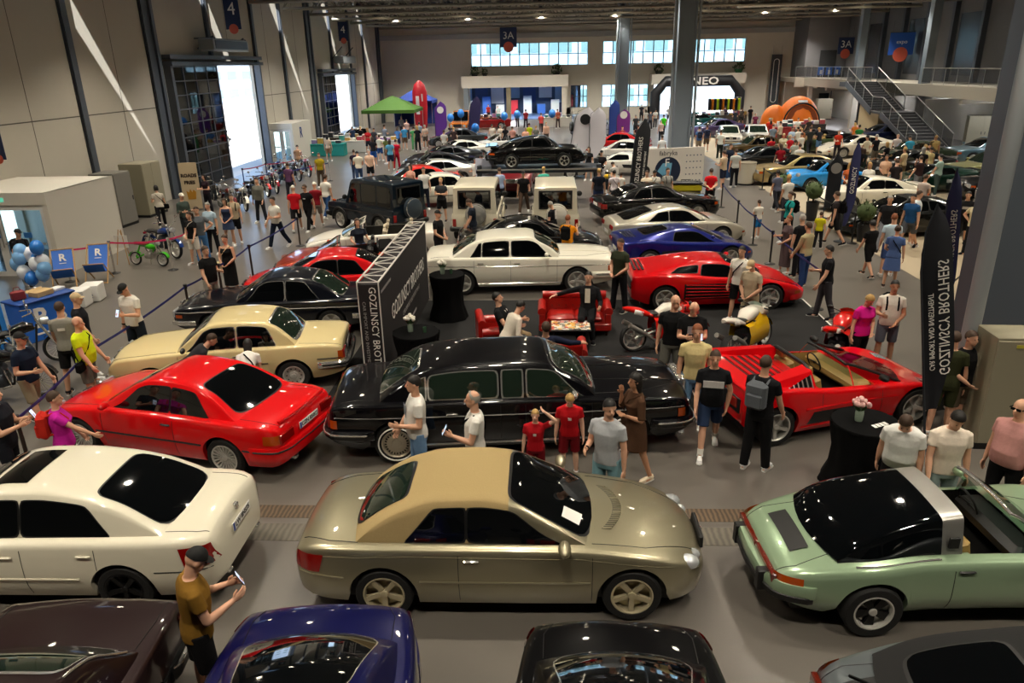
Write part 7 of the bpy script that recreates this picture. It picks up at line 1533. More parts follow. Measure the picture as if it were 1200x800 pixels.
def stall(p, w, d, h, col, label, goods, rz=0):
    t = thing('market_table', label, 'table', p, rz); put('tabletop', MB().box((0, 0, h), (w, d, .05)), mat('cloth_'+col.lstrip('#'), col, .8), t); put('tablecloth', MB().box((0, 0, h/2), (w-.04, d-.04, h-.04)), mat('cloth_'+col.lstrip('#'), col, .8), t)
    rnd = random.Random(int(w*100+p[0]*7)); n = int(w/.42); pc = ['#c8d0cc', '#9a7fb0', '#3c8f86', '#b04a52', '#d7d1c4', '#30343a', '#c09a4a']
    for i in range(n):
        hh = rnd.uniform(.15, .4); o = thing('goods_box', '%s on the %s' % (goods, label.split(' beside')[0].split(' in front')[0].split(' by ')[0]), 'box', Vector(p)+Matrix.Rotation(R(rz), 3, 'Z') @ Vector((-w/2+.25+.42*i, rnd.uniform(-.12, .12), h+.025)), rz, '%s, %s' % (goods, label)); c = pc[rnd.randrange(7)]
        put('carton', MB().box((0, 0, hh/2), (.34, .3, hh), bev=.015), mat('carton_'+c[1:], c, .7), o); put('lid', MB().box((0, 0, hh+.01), (.36, .32, .03), bev=.01), mat('carton_lid', '#d9d5cc', .7), o)
stall(Vector((-13.0, 54.5, 0)), 4.2, 1.0, .8, '#c9c7c0', 'long white market table in front of the silver saloon', 'small pastel carton'); stall(Vector((-15.3, 52.4, 0)), 2.4, 1.0, .8, '#1c8c86', 'teal market table beside the far white vestibule', 'small mixed carton'); stall(Vector((-15.6, 57.5, 0)), 3.2, 1.0, .75, '#3a3028', 'dark market table behind the teal one', 'dark spare part box'); stall(Vector((16.8, 74, 0)), 4.2, 1.1, .85, '#5c5248', 'brown market table by the lit portal', 'coloured merchandise box'); stall(Vector((-5.8, 76, 0)), 3.6, 1.1, .85, '#b0552c', 'orange market table by the left portal', 'souvenir carton'); stall(Vector((1.2, 74.5, 0)), 3.0, 1.1, .9, '#d7d3c8', 'white framed market table left of the far column', 'gift carton'); stall(Vector((20.6, 62.6, 0)), 3.4, 1, .8, '#2c2a2c', 'black market table before the orange dome', 'bright gadget carton'); stall(Vector((18, 60.2, 0)), 3, 1, .8, '#8a1f22', 'red market table left of the dome', 'model car carton')
t = thing('clothes_rack', 'clothes rack with dark and neon jackets under the lit portal', 'rack', (17.6, 77.5, 0)); put('rail', MB().tube([(-1.6, 0, 0), (-1.6, 0, 2.3), (1.6, 0, 2.3), (1.6, 0, 0)], .03, 6), STEEL, t)
for i in range(12): c = ['#1c1c1e', '#c07018', '#1c1c1e', '#a6c81e'][i % 4]; put('jacket', MB().box((-1.45+.26*i, 0, 1.65), (.2, .5, 1.1), bev=.05), cloth(c), t)
t = thing('display_board', 'black tall display board with pale print under the stairs', 'display board', (27.2, 66, 0)); put('board', MB().box((0, 0, 1.15), (2.2, .12, 2.3)), mat('board_black', '#0f1016', .6), t); put('print_block', MB().box((.1, -.065, 1.7), (1.0, .01, .4)), GREYINK, t)
t = thing('hose_cabinet', 'red fire hose cabinet under the far mezzanine', 'cabinet', (26.6, 83.3, 0)); put('box', MB().box((0, 0, 1.4), (.7, .25, .9), bev=.02), mat('fire_red', '#7a1414', .5), t); put('stand', MB().box((0, 0, .5), (.1, .1, 1.0)), DARKMETAL, t)
# plants on the canopies, topiary, bin
LEAF = mat('plant_leaf', '#3a4a22', .8, noise=.4, nscale=6)
def shrub(p, r, h, label, name='potted_plant', topi=False, pot='#1b1b1c'):
    t = thing(name, label, 'plant', p); put('pot', MB().lathe([(r*.55, 0), (r*.75, h*.5), (r*.65, h*.5), (r*.6, h*.45)], 16), mat('pot_'+pot[1:], pot, .6), t); b = MB(); rnd = random.Random(int(p[0]*31+p[1]))
    if topi: b.ball((0, 0, h*.5+r*1.3), r, 12)
    for i in range(60): a, e, q = rnd.uniform(0, 2*PI), rnd.uniform(-.6, 1.4), rnd.uniform(.6, 1.05)*r; c = Vector((q*math.cos(a)*math.cos(e), q*math.sin(a)*math.cos(e), (h*.5+r*1.3 if topi else h*.6)+q*math.sin(e))); b.tube([c, c+Vector((rnd.uniform(-.1, .1), rnd.uniform(-.1, .1), rnd.uniform(.04, .16)))*r*3], [r*.12, .004], 4)
    put('foliage', b, LEAF, t); topi and put('stem', MB().tube([(0, 0, h*.4), (0, 0, h*.5+r)], .03, 6), BRONZE, t)
CT = 4.65
shrub(Vector((-7.8, 84, CT)), .55, .7, 'leafy plant pot at the left end of the left canopy'); shrub(Vector((-6.7, 84, CT)), .4, .6, 'small round plant pot second on the left canopy'); shrub(Vector((1.0, 84, CT)), .6, .7, 'leafy plant pot at the right end of the left canopy'); shrub(Vector((11.9, 84, 4.5)), .55, .7, 'leafy plant pot at the left end of the right canopy'); shrub(Vector((20.3, 84, 4.5)), .6, .7, 'green plant pot at the right end of the right canopy', pot='#1f5a34')
shrub(at(914, 243), .3, 1.3, 'round clipped topiary in a black pot before the gold car', 'topiary', True); shrub(at(950, 258), .32, 1.4, 'round clipped topiary in a black pot before the blue car', 'topiary', True); shrub(at(1010, 283), .3, 1.2, 'clipped topiary in a tall pot left of the black shiny car', 'topiary', True)
t = thing('waste_bin', 'tall white waste bin before the gold car', 'bin', at(873, 216)); put('body', MB().lathe([(.36, .06), (.42, .1), (.46, 1.05), (.40, 1.05), (.36, .2)], 24), mat('bin_white', '#c4bca8', .6), t); put('rim', MB().tube([(.45*math.cos(a), .45*math.sin(a), 1.06) for a in np.linspace(0, 2*PI, 25)[:-1]], .03, 6, closed=True), mat('bin_rim', '#8b7f6c', .5), t); put('base', MB().cyl((0, 0, .04), .4, .08, 20), BLACKP, t)
# lift platform under the raised coupe
t = thing('car_lift', 'dark display lift carrying the raised black coupe', 'lift', (-.35, 33.0, 0))
LZ = 1.55
put('platform', MB().box((0, 0, LZ-.08), (5.4, 2.1, .14), bev=.02), DARKMETAL, t)
for sx in (-2.55, 2.55):
    for sy in (-.95, .95): put('post', MB().box((sx, sy, LZ/2+.1), (.2, .2, LZ+.2), bev=.02), DARKMETAL, t)
put('ramp_edge', MB().box((0, -1.06, LZ), (5.3, .04, .06)), STEEL, t)
t = thing('air_heater', 'long grey air heater on brackets above the near gate', 'heater', (-17.2, 41.6, 7.0)); put('casing', MB().box((0, 0, 0), (.8, 4.6, .6), bev=.05), mat('heater_grey', '#8b8f92', .5, .3), t); put('grille', MB().box((.41, 0, 0), (.02, 4.2, .4)), DARKMETAL, t); put('bracket', MB().tube([(-.6, -2, -.2), (.3, -2, .4)], .04, 6).tube([(-.6, 2, -.2), (.3, 2, .4)], .04, 6).tube([(-.7, -2, .3), (.4, -2, .3)], .04, 6).tube([(-.7, 2, .3), (.4, 2, .3)], .04, 6), STEELG, t)
t = thing('air_heater', 'grey air heater on brackets above the far gate', 'heater', (-17.2, 66.5, 6.4)); put('casing', MB().box((0, 0, 0), (.8, 4.2, .6), bev=.05), mat('heater_grey', '#8b8f92', .5, .3), t); put('bracket', MB().tube([(-.6, -1.8, .1), (.3, -1.8, 1)], .04, 6).tube([(-.6, 1.8, .1), (.3, 1.8, 1)], .04, 6), STEELG, t)
# display stand boards and poster between the off-roaders
t = thing('poster_board', 'white poster board with a blue car drawing left of the lift', 'poster', at(571, 236)); put('board', MB().box((0, 0, 1.15), (.95, .04, 1.5)), mat('poster_white', '#c6cadb', .5), t); put('car_drawing', MB().prism([(-.35, 0), (-.3, .12), (-.15, .22), (.15, .22), (.3, .1), (.38, .08), (.38, 0)], -.03, -.024, M=Matrix(((1, 0, 0, 0), (0, 0, 1, 0), (0, 1, 0, 1.25), (0, 0, 0, 1)))), mat('drawing_blue', '#3c4a78', .6), t)
for sx in (.4, -.4): put('leg', MB().box((sx, 0, .2), (.04, .04, .42)), DARKMETAL, t)
# balloons over the left portal stalls
for i, (u, v) in enumerate(((540, 133), (528, 138), (591, 136), (606, 134), (647, 133), (557, 150))):
    o = thing('balloon', 'blue balloon floating %s' % ['over the orange stall', 'left of the orange stall', 'over the stalls under the left portal', 'right of the warm column', 'beside the emblem flag', 'low beside the purple flag'][i], 'balloon', onY(u, v, 66 if i < 5 else 58)); put('envelope', MB().ball((0, 0, 0), (.3, .3, .36), 14), BC[0], o); put('string', MB().tube([(0, 0, -.36), (.02, 0, -1.6)], .008, 4), WHITE, o)
for i, x in enumerate((27.6, 28.4, 29.2)):
    o = thing('poster', 'blue poster on the mezzanine, %s' % ['nearest the stair top', 'between two blue posters', 'nearest the right wall'][i], 'poster', (x, 80.28, 3.95)); put('sheet', MB().box((0, 0, .62), (.62, .03, .8)), RBLUE, o); put('white_figure', MB().box((0, -.018, .5), (.2, .006, .4), bev=.003), INK, o); put('foot', MB().box((0, 0, .11), (.06, .2, .22)), STEEL, o)
# ------------------------------------------------------------------ cars deeper in the hall
def FC(model, u, v, rz, c, label, metal=0., z=0., **kw):
    p = at(u, v, z); cols = dict(paint=paint(c, metal), trim=BK, moulding=BK, amber=REDL, rim=ALLOY, chrome=CHROME, flare=BK, cover=BK, bumper=paint(c, metal)); cols.update(kw); return spawn(model, 'car', p, rz, cols, label, 'car')
XY('coupe36', -5.0, 32.6, 197, '#e0dbcc', 'white race saloon just behind the dark off-roader', trim=BK, moulding=BK, amber=REDL); FC('coupe36', 487, 228, 200, '#cf1c14', 'red and white coupe behind the white race saloon'); FC('tourer', 508, 216, 202, '#c9c6bc', 'pale silver sports car between red and black ones', .5); FC('carrera', 512, 206, 203, '#101114', 'black sports coupe in the left row of race cars'); FC('tourer', 520, 196, 205, '#1d1f22', 'dark grey coupe behind the black sports coupe', .4); FC('tourer', 537, 188, 205, '#dcd8cc', 'white sports car at the far end of the left row'); FC('convertible', 588, 179, 200, '#dad7d0', 'white open car beside the tail of the raised coupe'); FC('coupe36', 536, 172, 185, '#2c2e30', 'dark coupe behind the far white sports car')
o = FC('carrera', 633, 188, 2, '#0b0b0c', 'black coupe with whale tail raised on the lift', z=1.56); LC = at(633, 188, 1.56); o.location = (-.42, 33.0, 1.555)
XY('tourer', -.1, 40.5, 4, '#b5b3ac', 'silver coupe seen through the gap under the raised coupe', .5, trim=BK); XY('bigcoupe', -1.55, 36.75, -92, '#6c1018', 'dark red coupe facing the viewer behind the lift posts', trim=BK)
FC('berlinetta', 730, 203, 160, '#ddd8cc', 'white race coupe with dark side vents behind the black flag'); FC('coupe36', 728, 190, 165, '#d8d2c6', 'white coupe with red flash behind the race coupe'); FC('coupe36', 722, 179, 165, '#b81418', 'red coupe behind the white coupes'); FC('offroader', 700, 163, 5, '#b9bcc0', 'silver grey off-road van under the left portal', .4, cover=BK)
FC('saloon21', 418, 170, 200, '#a8a6a2', 'silver old saloon by the green tent', .5); FC('offroader', 542, 156, 265, '#b5661c', 'orange off-roader under the left portal'); FC('convertible', 570, 151, 190, '#8a1a18', 'dark red pickup-like car with white cab under the left portal')
FC('bigcoupe', 934, 214, 185, '#a58f5e', 'pale gold coupe beside the white bin', .5)
FC('cabrio', 968, 221, 187, '#2a86c8', 'sky blue convertible sports car behind the dark flag', roof=BLACKTOP, slat=BK); FC('carrera', 1017, 244, 185, '#dcd7c6', 'white sports coupe with a dark roof on the pale floor'); FC('tourer', 1055, 272, 184, '#0b0d0c', 'black shiny car nearest on the pale floor'); FC('tourer', 893, 199, 187, '#0e0f10', 'black sports car left of the gold coupe'); FC('saloon21', 884, 185, 188, '#4f4126', 'brown vintage saloon on the pale floor', .3); FC('saloon21', 885, 169, 265, '#d4d0c6', 'white saloon facing the viewer beyond the brown one'); FC('saloon21', 853, 170, 262, '#d2cdbf', 'white old saloon right of the front column'); FC('rearcoupe', 838, 160, 200, '#3a3050', 'violet coupe right of the front column'); FC('bigcoupe', 820, 150, 10, '#10403e', 'dark teal car in the right portal')
FC('convertible', 940, 179, 190, '#3a4a2c', 'green open car in the crowd before the dome', seat=TAN); FC('berlinetta', 956, 171, 185, '#101014', 'black low car before the black board'); FC('bigcoupe', 1033, 169, 190, '#0f1733', 'navy car beside the black board'); FC('tourer', 1002, 183, 188, '#d8d0bc', 'cream car behind the indigo flag')
FC('rearcoupe', 1060, 208, 190, '#141416', 'black car in the middle of the right rows'); FC('saloon21', 1066, 194, 188, '#23301f', 'dark olive saloon beyond the black car'); FC('bigcoupe', 1153, 190, 188, '#54717c', 'slate blue car before the olive cabinet', .4); FC('rearsaloon', 1163, 213, 186, '#9c9a68', 'pale olive car behind the steel column', .3); FC('bigcoupe', 1180, 232, 186, '#121214', 'black car half hidden by the steel column'); FC('berlinetta', 1093, 223, 186, '#0d2a20', 'deep green low car on the pale floor')
vp_ = Vector((-27, 60.5, -.2)); t = spawn('offroader', 'van', vp_, 100, dict(paint=paint('#c9b236'), flare=BK, rim=ALLOY, cover=BK), 'yellow van parked outside the open near gate', 'van')
# ------------------------------------------------------------------ visitors
def P(u, v, rz, label, top, bot='#1c1d22', pose='stand', al='down', ar='down', h=1.76, near=None, **kw):
    """a visitor whose crown was surveyed at (u, v)"""
    pd = dict(POSES[pose])
    if kw.get('head'): pd['head'] = kw['head']
    p = Pose(armL=ARM[al], armR=ARM[ar], **pd); s = h/1.76; hp = p.headc+p.H @ Vector((0, 0, .12)); z = hp.z*s
    if p.sit: z = (hp.z-(p.pel.z-.11))*s+kw.get('sit_z', .45)
    q = at(u, v, z); o = Matrix.Rotation(R(rz), 3, 'Z') @ Vector((hp.x*s, hp.y*s, 0)); loc = Vector((q.x-o.x, q.y-o.y, kw.pop('z', 0)))
    if not p.sit and pose not in ('bow', 'peer'): loc = clear_of_cars(loc)
    if near is None: near = q.y < 24
    return person(loc, rz, pose, al, ar, h, top, bot=bot, label=label, near=near, **kw)
W_, K_, G_, N_, J_, B_ = '#dcd8ce', '#121214', '#6c6c6a', '#1c2438', '#4f6a8c', '#b39a72'
SH = dict(length=.92); SB = dict(shoe='#15151a')
# left aisle
P(20, 268, -110, 'person in dark clothes, cap and backpack in the vestibule doorway', '#14161c', '#14161c', 'walk', hair='cap', hairc='black', extras='backpack')
P(68, 353, 8, 'person in a grey and white raglan tee, seen from behind at the blue counter', '#8b887e', K_, 'relax', 'fwd', 'fwd', 1.84, hair='buzz', shoe='#15151a', print_=('back', W_, .12, .05), **SH)
P(88, 343, -70, 'person in a beige cap and black tee beside the blue counter', '#14151b', '#6e675c', 'stand', 'fwd', 'down', 1.8, hair='cap', hairc='beige', extras='socks:'+W_, **SH)
P(113, 366, -85, 'bald person in a neon yellow tee with a black waist bag', '#c8dc14', '#66625a', 'stand', 'fwd', 'fwd', 1.74, hair='bald', belly=.05, fat=1.06, extras='bag', **SH)
P(143, 336, 165, 'person in a black cap and white polo looking down at a phone', W_, '#1a222c', 'look', 'down', 'phone', 1.84, hair='cap', hairc='black', extras='phone watch', shoe='#22262c', **SH)
P(22, 389, -95, 'person in a navy tee and black cap next to the black motorcycle', '#131d30', '#8d7f68', 'step', 'bent', 'fwd', 1.76, hair='cap', hairc='black', extras='socks', **dict(SH, **SB))
P(62, 458, -62, 'person in a magenta tee with a red drawstring bag by the red coupe', '#b81c92', '#3c2630', 'stand', 'reach', 'fwd', 1.64, fem=True, fat=1.16, hair='short', extras='backpack:#b8261a', shoe='#c8c8cc')
P(-10, 452, -80, 'person with a phone cut by the left picture edge', '#1a1c24', '#1a1c24', 'stand', 'phone', 'phone', 1.76, extras='phone', **SB)
P(240, 288, -118, 'person in a black tee and pale shorts at the blue barrier', '#0f0f10', '#9a948a', 'stand', 'fwd', 'bent', 1.78, belly=.04, hair='short', **SH)
P(262, 275, 172, 'person in a strapless long black dress by the blue barrier', '#121214', '#121214', 'stand', 'front', 'front', 1.68, fem=True, hair='bun', hairc='brown', skirt=((.34, -.62, .19), '#121213'), sl=.05, strap=True, hem=.1, extras='bag:#c9b78f')
P(220, 248, 160, 'person in a black tee and white shorts with a cream bag', '#131315', '#d9d3c8', 'stand', 'front', 'fwd', 1.68, fem=True, hair='tail', extras='bag:#d8cfc0', **SH)
P(229, 242, -165, 'person in a grey tee with hands on hips and blue jeans', '#5f6469', '#4a7ab0', 'stand', 'hip', 'hip', 1.80, hair='short')
P(242, 237, 170, 'grey-haired person in a pale blue shirt behind the grey tee', '#a8bfcf', '#17181d', 'stand', 'front', 'down', 1.74, hair='short', hairc='grey')
P(262, 232, 178, 'person in a navy print top and denim skirt before the motorcycles', '#27304a', '#27304a', 'stand', 'front', 'front', 1.68, fem=True, hair='long', skirt=((.1, -.3, .21), '#3c4a68'), strap=True)
P(270, 227, -160, 'person in a beige tee with a black backpack before the motorcycles', '#b5a58a', '#17181b', 'stand', hair='short', extras='backpack', **SH)
P(182, 217, 30, 'person with dark hair in a white blouse and black trousers by the cabinets', '#cfc6b8', '#16161a', 'walk', 'fwd', 'bent', 1.68, fem=True, hair='bob', hairc='dark', extras='bag')
P(212, 226, -120, 'person in a pale cap and grey-green jacket left of the food sign', '#3e4a44', '#22262a', 'stand', 'bent', 'bent', 1.74, hair='cap', hairc='white', sl=1.8)
P(238, 204, 150, 'person in a dark top standing behind the food sign', '#2a1c24', '#1c1a20', 'stand', 'bent', 'bent', 1.66, fem=True, hair='long', hairc='dark')
P(300, 181+27, 170, 'person in an open grey jacket between the parked motorcycles', '#6d6e66', '#22242c', 'relax', 'down', 'fwd', 1.78, hair='short', sl=1.8)
P(318, 230, 150, 'person in a white tee and dark jeans walking toward the barrier', W_, '#131c2c', 'walk', 'fwd', 'bent', 1.82, hair='short', hairc='dark', belly=.03)
P(343, 217, 12, 'person in a red tee and white cap walking away', '#c01420', '#1d1c20', 'walk', 'down', 'down', 1.76, hair='cap', hairc='white', **SH)
P(356, 216, 165, 'person in all black striding toward the viewer in white shoes', '#101013', '#101013', 'stride', 'fwd', 'back', 1.80, hair='short', extras='glasses', print_=('front', '#c8c8c8', .1, .03))
P(368, 213, 8, 'person in a dark red vest over white with a white cap', '#7e1420', '#8a7f76', 'walk', hair='cap', hairc='white', **SH)
P(381, 204, -18, 'person in a white tee and blue jeans walking away', W_, '#23406a', 'stride', 'down', 'down', 1.82)
P(373, 179, -170, 'person in a mustard tee beside the long red motorcycle', '#a08a1c', '#4c4034', 'stand', h=1.74)
# around the left cars
P(251, 391, -66, 'person in a charcoal tee leaning into the beige saloon', '#26272b', '#1c1d24', 'peer', 'reach', 'reach', 1.64, hair='buzz')
P(290, 397, 14, 'person with dark hair in a white tee leaning to the beige saloon window', '#dcd8d2', '#2a3448', 'peer', 'reach', 'fwd', 1.52, fem=True, hair='long', hairc='dark', extras='strap')
P(418, 256, -150, 'person in a dark tee sitting on the white convertible', '#1a1f2a', '#3c4a66', 'sit', 'rest', 'rest', 1.70, hair='long', fem=True, sit_z=.60)
P(513, 246, -110, 'person in a black tee with a lanyard behind the display wall', '#111114', '#15151a', 'stand', 'front', 'front', 1.78, hair='cap', hairc='black', **dict(SH, **SB))
P(516, 208, 175, 'person in a grey and black tee with folded arms by the dark off-roader', '#33353a', '#101012', 'stand', 'cross', 'cross', 1.72, hair='short', hairc='blond', **dict(SH, **SB))
P(553, 237, 95, 'person in a dark navy tee at the silver spare wheel cover', '#1b222e', '#1b222e', 'look', 'fwd', 'fwd', 1.78)
P(639, 237, 60, 'person in a black and white shirt at the white spare wheel cover', '#16171c', '#16171c', 'look', 'fwd', 'bent', 1.64, hair='buzz', hairc='grey', print_=('back', W_, .14, .3))
P(666, 254, -20, 'person in an orange tee with a backpack taking a photo', '#d8860f', '#3f5a86', 'stand', 'photo', 'photo', 1.70, hair='short', hairc='red', extras='backpack camera')
# before the limousine
P(483, 440, 105, 'bearded person in a white printed tee and jeans by the limousine rear wheel', '#d9d6d0', '#6787ab', 'relax', 'fwd', 'bent', 1.80, hair='short', hairc='dark', belly=.05, extras='watch', print_=('front', '#8a8f98', .12, .2))
P(553, 458, 100, 'balding person in a white tee with a dark strap holding a phone', '#e0ddd6', '#3c434e', 'stand', 'down', 'phone', 1.76, hair='fringe', hairc='grey', skin=0, extras='strap phone', belly=.02)
P(627, 480, 176, 'small child in a red football shirt with a hand on the head', '#a80f1a', '#6c0c16', 'stand', 'down', 'crown', 1.24, hair='short', hairc='blond', skin=2, print_=('front', '#d8c8c0', .06, .05), **SH)
P(668, 464, 180, 'taller child in a red football shirt looking down', '#b00f18', '#700c16', 'look', 'down', 'down', 1.40, hair='short', hairc='blond', skin=2, print_=('front', '#d8c8c0', .06, .05), **SH)
P(717, 478, 150, 'person in a pale grey tee and light jeans with a wrist watch', '#a9acb0', '#7fa9b4', 'turn', 'bent', 'down', 1.80, hair='short', hairc='dark', extras='watch')
P(744, 437, 110, 'person in a brown shirt dress phoning in front of the limousine bonnet', '#4c3424', '#4c3424', 'step', 'ear', 'cross', 1.72, fem=True, hair='long', hairc='dark', skirt=((.1, -.36, .21), '#4c3424'), skin=1, shoe='#d8c8ae', extras='bag:#3c2618', sl=.95)
P(806, 380, 172, 'person with reddish hair in a pale yellow tee behind the chest-panel tee', '#cdbb86', '#6f93b8', 'stand', 'down', 'down', 1.84, hair='short', hairc='red', **SH)
P(820, 408, 170, 'person in a black tee with a white chest panel and denim shorts', '#121317', '#23324e', 'walk', 'fwd', 'pocket', 1.78, hair='short', hairc='brown', belly=.04, print_=('front', '#d8d4d2', .3, .11), extras='socks:'+W_, **SH)
P(793, 346, 165, 'bald person in a black tee and grey cargo shorts by the red white motorcycle', '#111113', '#75746c', 'turn', 'down', 'down', 1.86, hair='bald', **SH)
P(838, 362, 178, 'bald person in a black graphic tee looking at a phone between motorcycles', '#0f0f11', '#1a1a1e', 'look', 'phone', 'phone', 1.84, hair='bald', belly=.05, fat=1.1, extras='phone', print_=('front', '#8c9296', .2, .14))
P(899, 416, -38, 'person in a black tee with a grey backpack before the red open sports car', '#121215', '#101012', 'stand', 'fwd', 'fwd', 1.84, hair='buzz', extras='backpack:#5a5e64')
P(748, 277, 130, 'person in an olive tee standing behind the red slatted sports car', '#2e3424', '#131418', 'relax', 'front', 'front', 1.84, hair='short', **SB)
P(870, 288, 140, 'person in a white tee and black shorts by the red car bonnet', W_, '#141417', 'stand', 'down', 'down', 1.80, hair='short', hairc='dark', extras='strap', **SH)
P(879, 306, 135, 'person in a cap and beige clothes by the red car bonnet', '#b3a58c', '#a39578', 'look', 'front', 'front', 1.76, hair='cap', hairc='beige', **SH)
# lounge
P(690, 318, 172, 'person in a black suit sitting on the red sofa', '#131316', '#101013', 'sit', 'wide', 'rest', 1.84, hair='short', hairc='dark', sl=1.9, print_=('front', '#cfc8b8', .11, .3), sit_z=.5, **SB)
P(581, 342, -105, 'person in a black tee with a lanyard in the left red armchair', '#101114', '#8a7658', 'sitlow', 'point', 'rest', 1.82, hair='short', hairc='dark', extras='lanyard:'+W_, sit_z=.48, **SB)
t = P(613, 352, -60, 'person in a white long-sleeved shirt sitting forward on a stool', '#d8cebe', '#22242c', 'sitfwd', 'rest', 'rest', 1.78, hair='short', hairc='dark', sl=1.85, sit_z=.47)
so_ = thing('round_stool', 'low round black stool under the person in the white long-sleeved shirt', 'stool', t.location); so_.location.z = 0
put('seat', MB().lathe([(.002, .46), (.2, .46), (.22, .43), (.2, .40), (.002, .40)], 20), BLACKCLOTH, so_); put('stem', MB().cyl((0, 0, .2), .05, .4, 12), STEEL, so_); put('foot', MB().lathe([(.2, 0), (.2, .02), (.05, .04)], 20), STEEL, so_)
P(640, 377, 10, 'person in a navy suit sitting with the back to the limousine', '#171d33', '#171d33', 'sitlow', 'wide', 'rest', 1.78, hair='short', hairc='brown', sl=1.9, sit_z=.48)
# front row
P(237, 636, -58, 'person in a mustard tee and black cap reading a phone behind the white sedan', '#7c5a1e', '#0e0e10', 'look', 'phone', 'phone', 1.80, hair='cap', hairc='black', extras='phone', fat=1.05, **dict(SH, **SB))
P(1062, 491, 150, 'heavy person in a white tee looking into the green targa car', '#dcdcd8', '#101012', 'bow', 'down', 'fwd', 1.78, hair='buzz', belly=.08, fat=1.12)
P(1131, 489, 172, 'dark-haired person in a white tee before the beige cabinet', '#ddd0c0', '#8fa0a0', 'look', 'fwd', 'down', 1.80, hair='short', hairc='dark')
P(1198, 468, 120, 'bald bearded person in a pink polo at the right picture edge', '#c08a86', '#101012', 'stand', 'down', 'down', 1.78, hair='bald', belly=.07, fat=1.1, extras='glasses')
# right aisle
P(972, 287, 78, 'person in a black tee and dark jeans at the barrier end', '#121216', '#3a373c', 'step', 'bent', 'fwd', 1.78, hair='short', hairc='dark', **SB)
P(948, 260, 35, 'person in a beige jacket and blue jeans at the blue barrier', '#a89c78', '#243a66', 'stand', 'fwd', 'fwd', 1.76, sl=1.85, shoe='#3a3c44')
P(941, 251, 20, 'person in black behind the beige jacket', '#18181c', '#141418', 'stand', hair='short', hairc='grey', **SB)
P(925, 252, 100, 'person in a brown long dress holding a paper at the barrier', '#5a4a4c', '#5a4a4c', 'stand', 'bent', 'front', 1.68, fem=True, hair='short', hairc='red', skirt=((.1, -.7, .19), '#5a4a4c'))
P(927, 224, 105, 'person in a teal tee with a backpack before the topiaries', '#1d8f8c', '#16181c', 'stand', 'bent', 'fwd', 1.74, fem=True, hair='tail', extras='backpack')
P(963, 248, -30, 'child in a yellow tee before the white sports car', '#c9bf1e', '#1c1c20', 'stand', h=1.2)
P(981, 224, 60, 'person in a striped black tee with a backpack by the indigo flag', '#2a2426', '#121214', 'walk', 'fwd', 'down', 1.78, hair='short', extras='backpack', print_=('front', '#b8a8a0', .28, .05), **dict(SH, **SB))
P(1023, 258, 20, 'young person with curly hair in black tee and shorts', '#0f0f11', '#0f0f11', 'walk', 'fwd', 'fwd', 1.62, hair='curly', hairc='dark', **dict(SH, **SB))
P(1044, 229, 150, 'person in a dark shirt and grey trousers by the black shiny car', '#1c1c1f', '#7d7f86', 'walk', h=1.80, hair='short', hairc='grey', **SB)
P(1049, 250, -15, 'person in a pale blue tee beside the blue dress', '#b8ccd8', '#3a4f80', 'stand', 'front', 'down', 1.76, hair='short', hairc='red', **SH)
P(1053, 264, -25, 'person in a denim blue dress with hair pinned up', '#4a6090', '#4a6090', 'stand', 'down', 'front', 1.66, fem=True, hair='bun', skirt=((.1, -.42, .23), '#4a6090'), extras='strap', shoe='#17171a', fat=1.08)
P(1071, 227, 130, 'person in a blue tee and grey shorts walking past the black car', '#1f4a78', '#4f5258', 'walk', 'down', 'down', 1.80, hair='short', hairc='dark', **dict(SH, **SB))
P(1079, 223, -120, 'person in a white tee just behind the blue tee', '#cfd8dc', '#4f5258', 'stand', h=1.78, hair='short', **SH)
P(1050, 328, 165, 'person in a white tee with backpack straps behind the red bonnet', '#d6d0c4', '#5c6470', 'stand', 'bent', 'front', 1.78, hair='buzz', hairc='dark', skin=1, extras='backpack', belly=.04, **SH)
P(1060, 360, -160, 'blond person in a magenta top behind the red bonnet', '#c2127c', '#141416', 'look', 'down', 'front', 1.66, fem=True, hair='short', hairc='blond', fat=1.12)
P(1136, 224, 150, 'person in a black print tee and black shorts on the pale floor', '#121214', '#141416', 'walk', 'down', 'down', 1.80, hair='short', hairc='dark', belly=.05, print_=('front', '#b0a8a0', .2, .08), **dict(SH, **SB))
P(1148, 231, 120, 'person in a beige cap and pale shirt near the steel column', '#cbbf9c', '#15161a', 'stand', 'hip', 'down', 1.78, hair='cap', hairc='beige', **SB)
P(1118, 210, -120, 'bald person in a white tee with a black backpack on the pale floor', '#cfc9c0', '#2c2c30', 'stand', 'fwd', 'down', 1.76, hair='bald', extras='backpack')
P(1086, 204, -60, 'person with folded arms in a pale check shirt by the dark car row', '#b8a8a0', '#5a4e50', 'stand', 'cross', 'cross', 1.74, hair='short')
P(1116, 372, -160, 'person in black behind the steel column holding a red cup', '#0f0f11', '#5a4e40', 'stand', 'front', 'down', 1.78, hair='short', near=True, **SH)
P(1097, 372, -20, 'person in olive partly hidden by the tall dark flag', '#33361f', '#33361f', 'stand', h=1.78, near=True, **SH)
P(890, 234, 20, 'child in a white tee and bright blue shorts at the right barrier', '#d8d2c6', '#1c6fb0', 'stand', 'front', 'front', 1.32, hair='short', **SH)
P(834, 197, -5, 'person in a red tee with hands behind the back', '#c4141f', '#16161a', 'stand', 'behind', 'behind', 1.74, hair='short')
P(849, 176, 40, 'person in a beige tee and dark shorts at the black rope', '#b8a184', '#1e2336', 'stand', 'fwd', 'bent', 1.82, **SH)
P(863, 174, 0, 'person in a pale grey tee and dark trousers before the white bin', '#b5b6ae', '#15161c', 'stand', h=1.82)
P(857, 168, -150, 'person in a navy print tee facing the grey tee', '#1f2634', '#2a4468', 'stand', h=1.80)
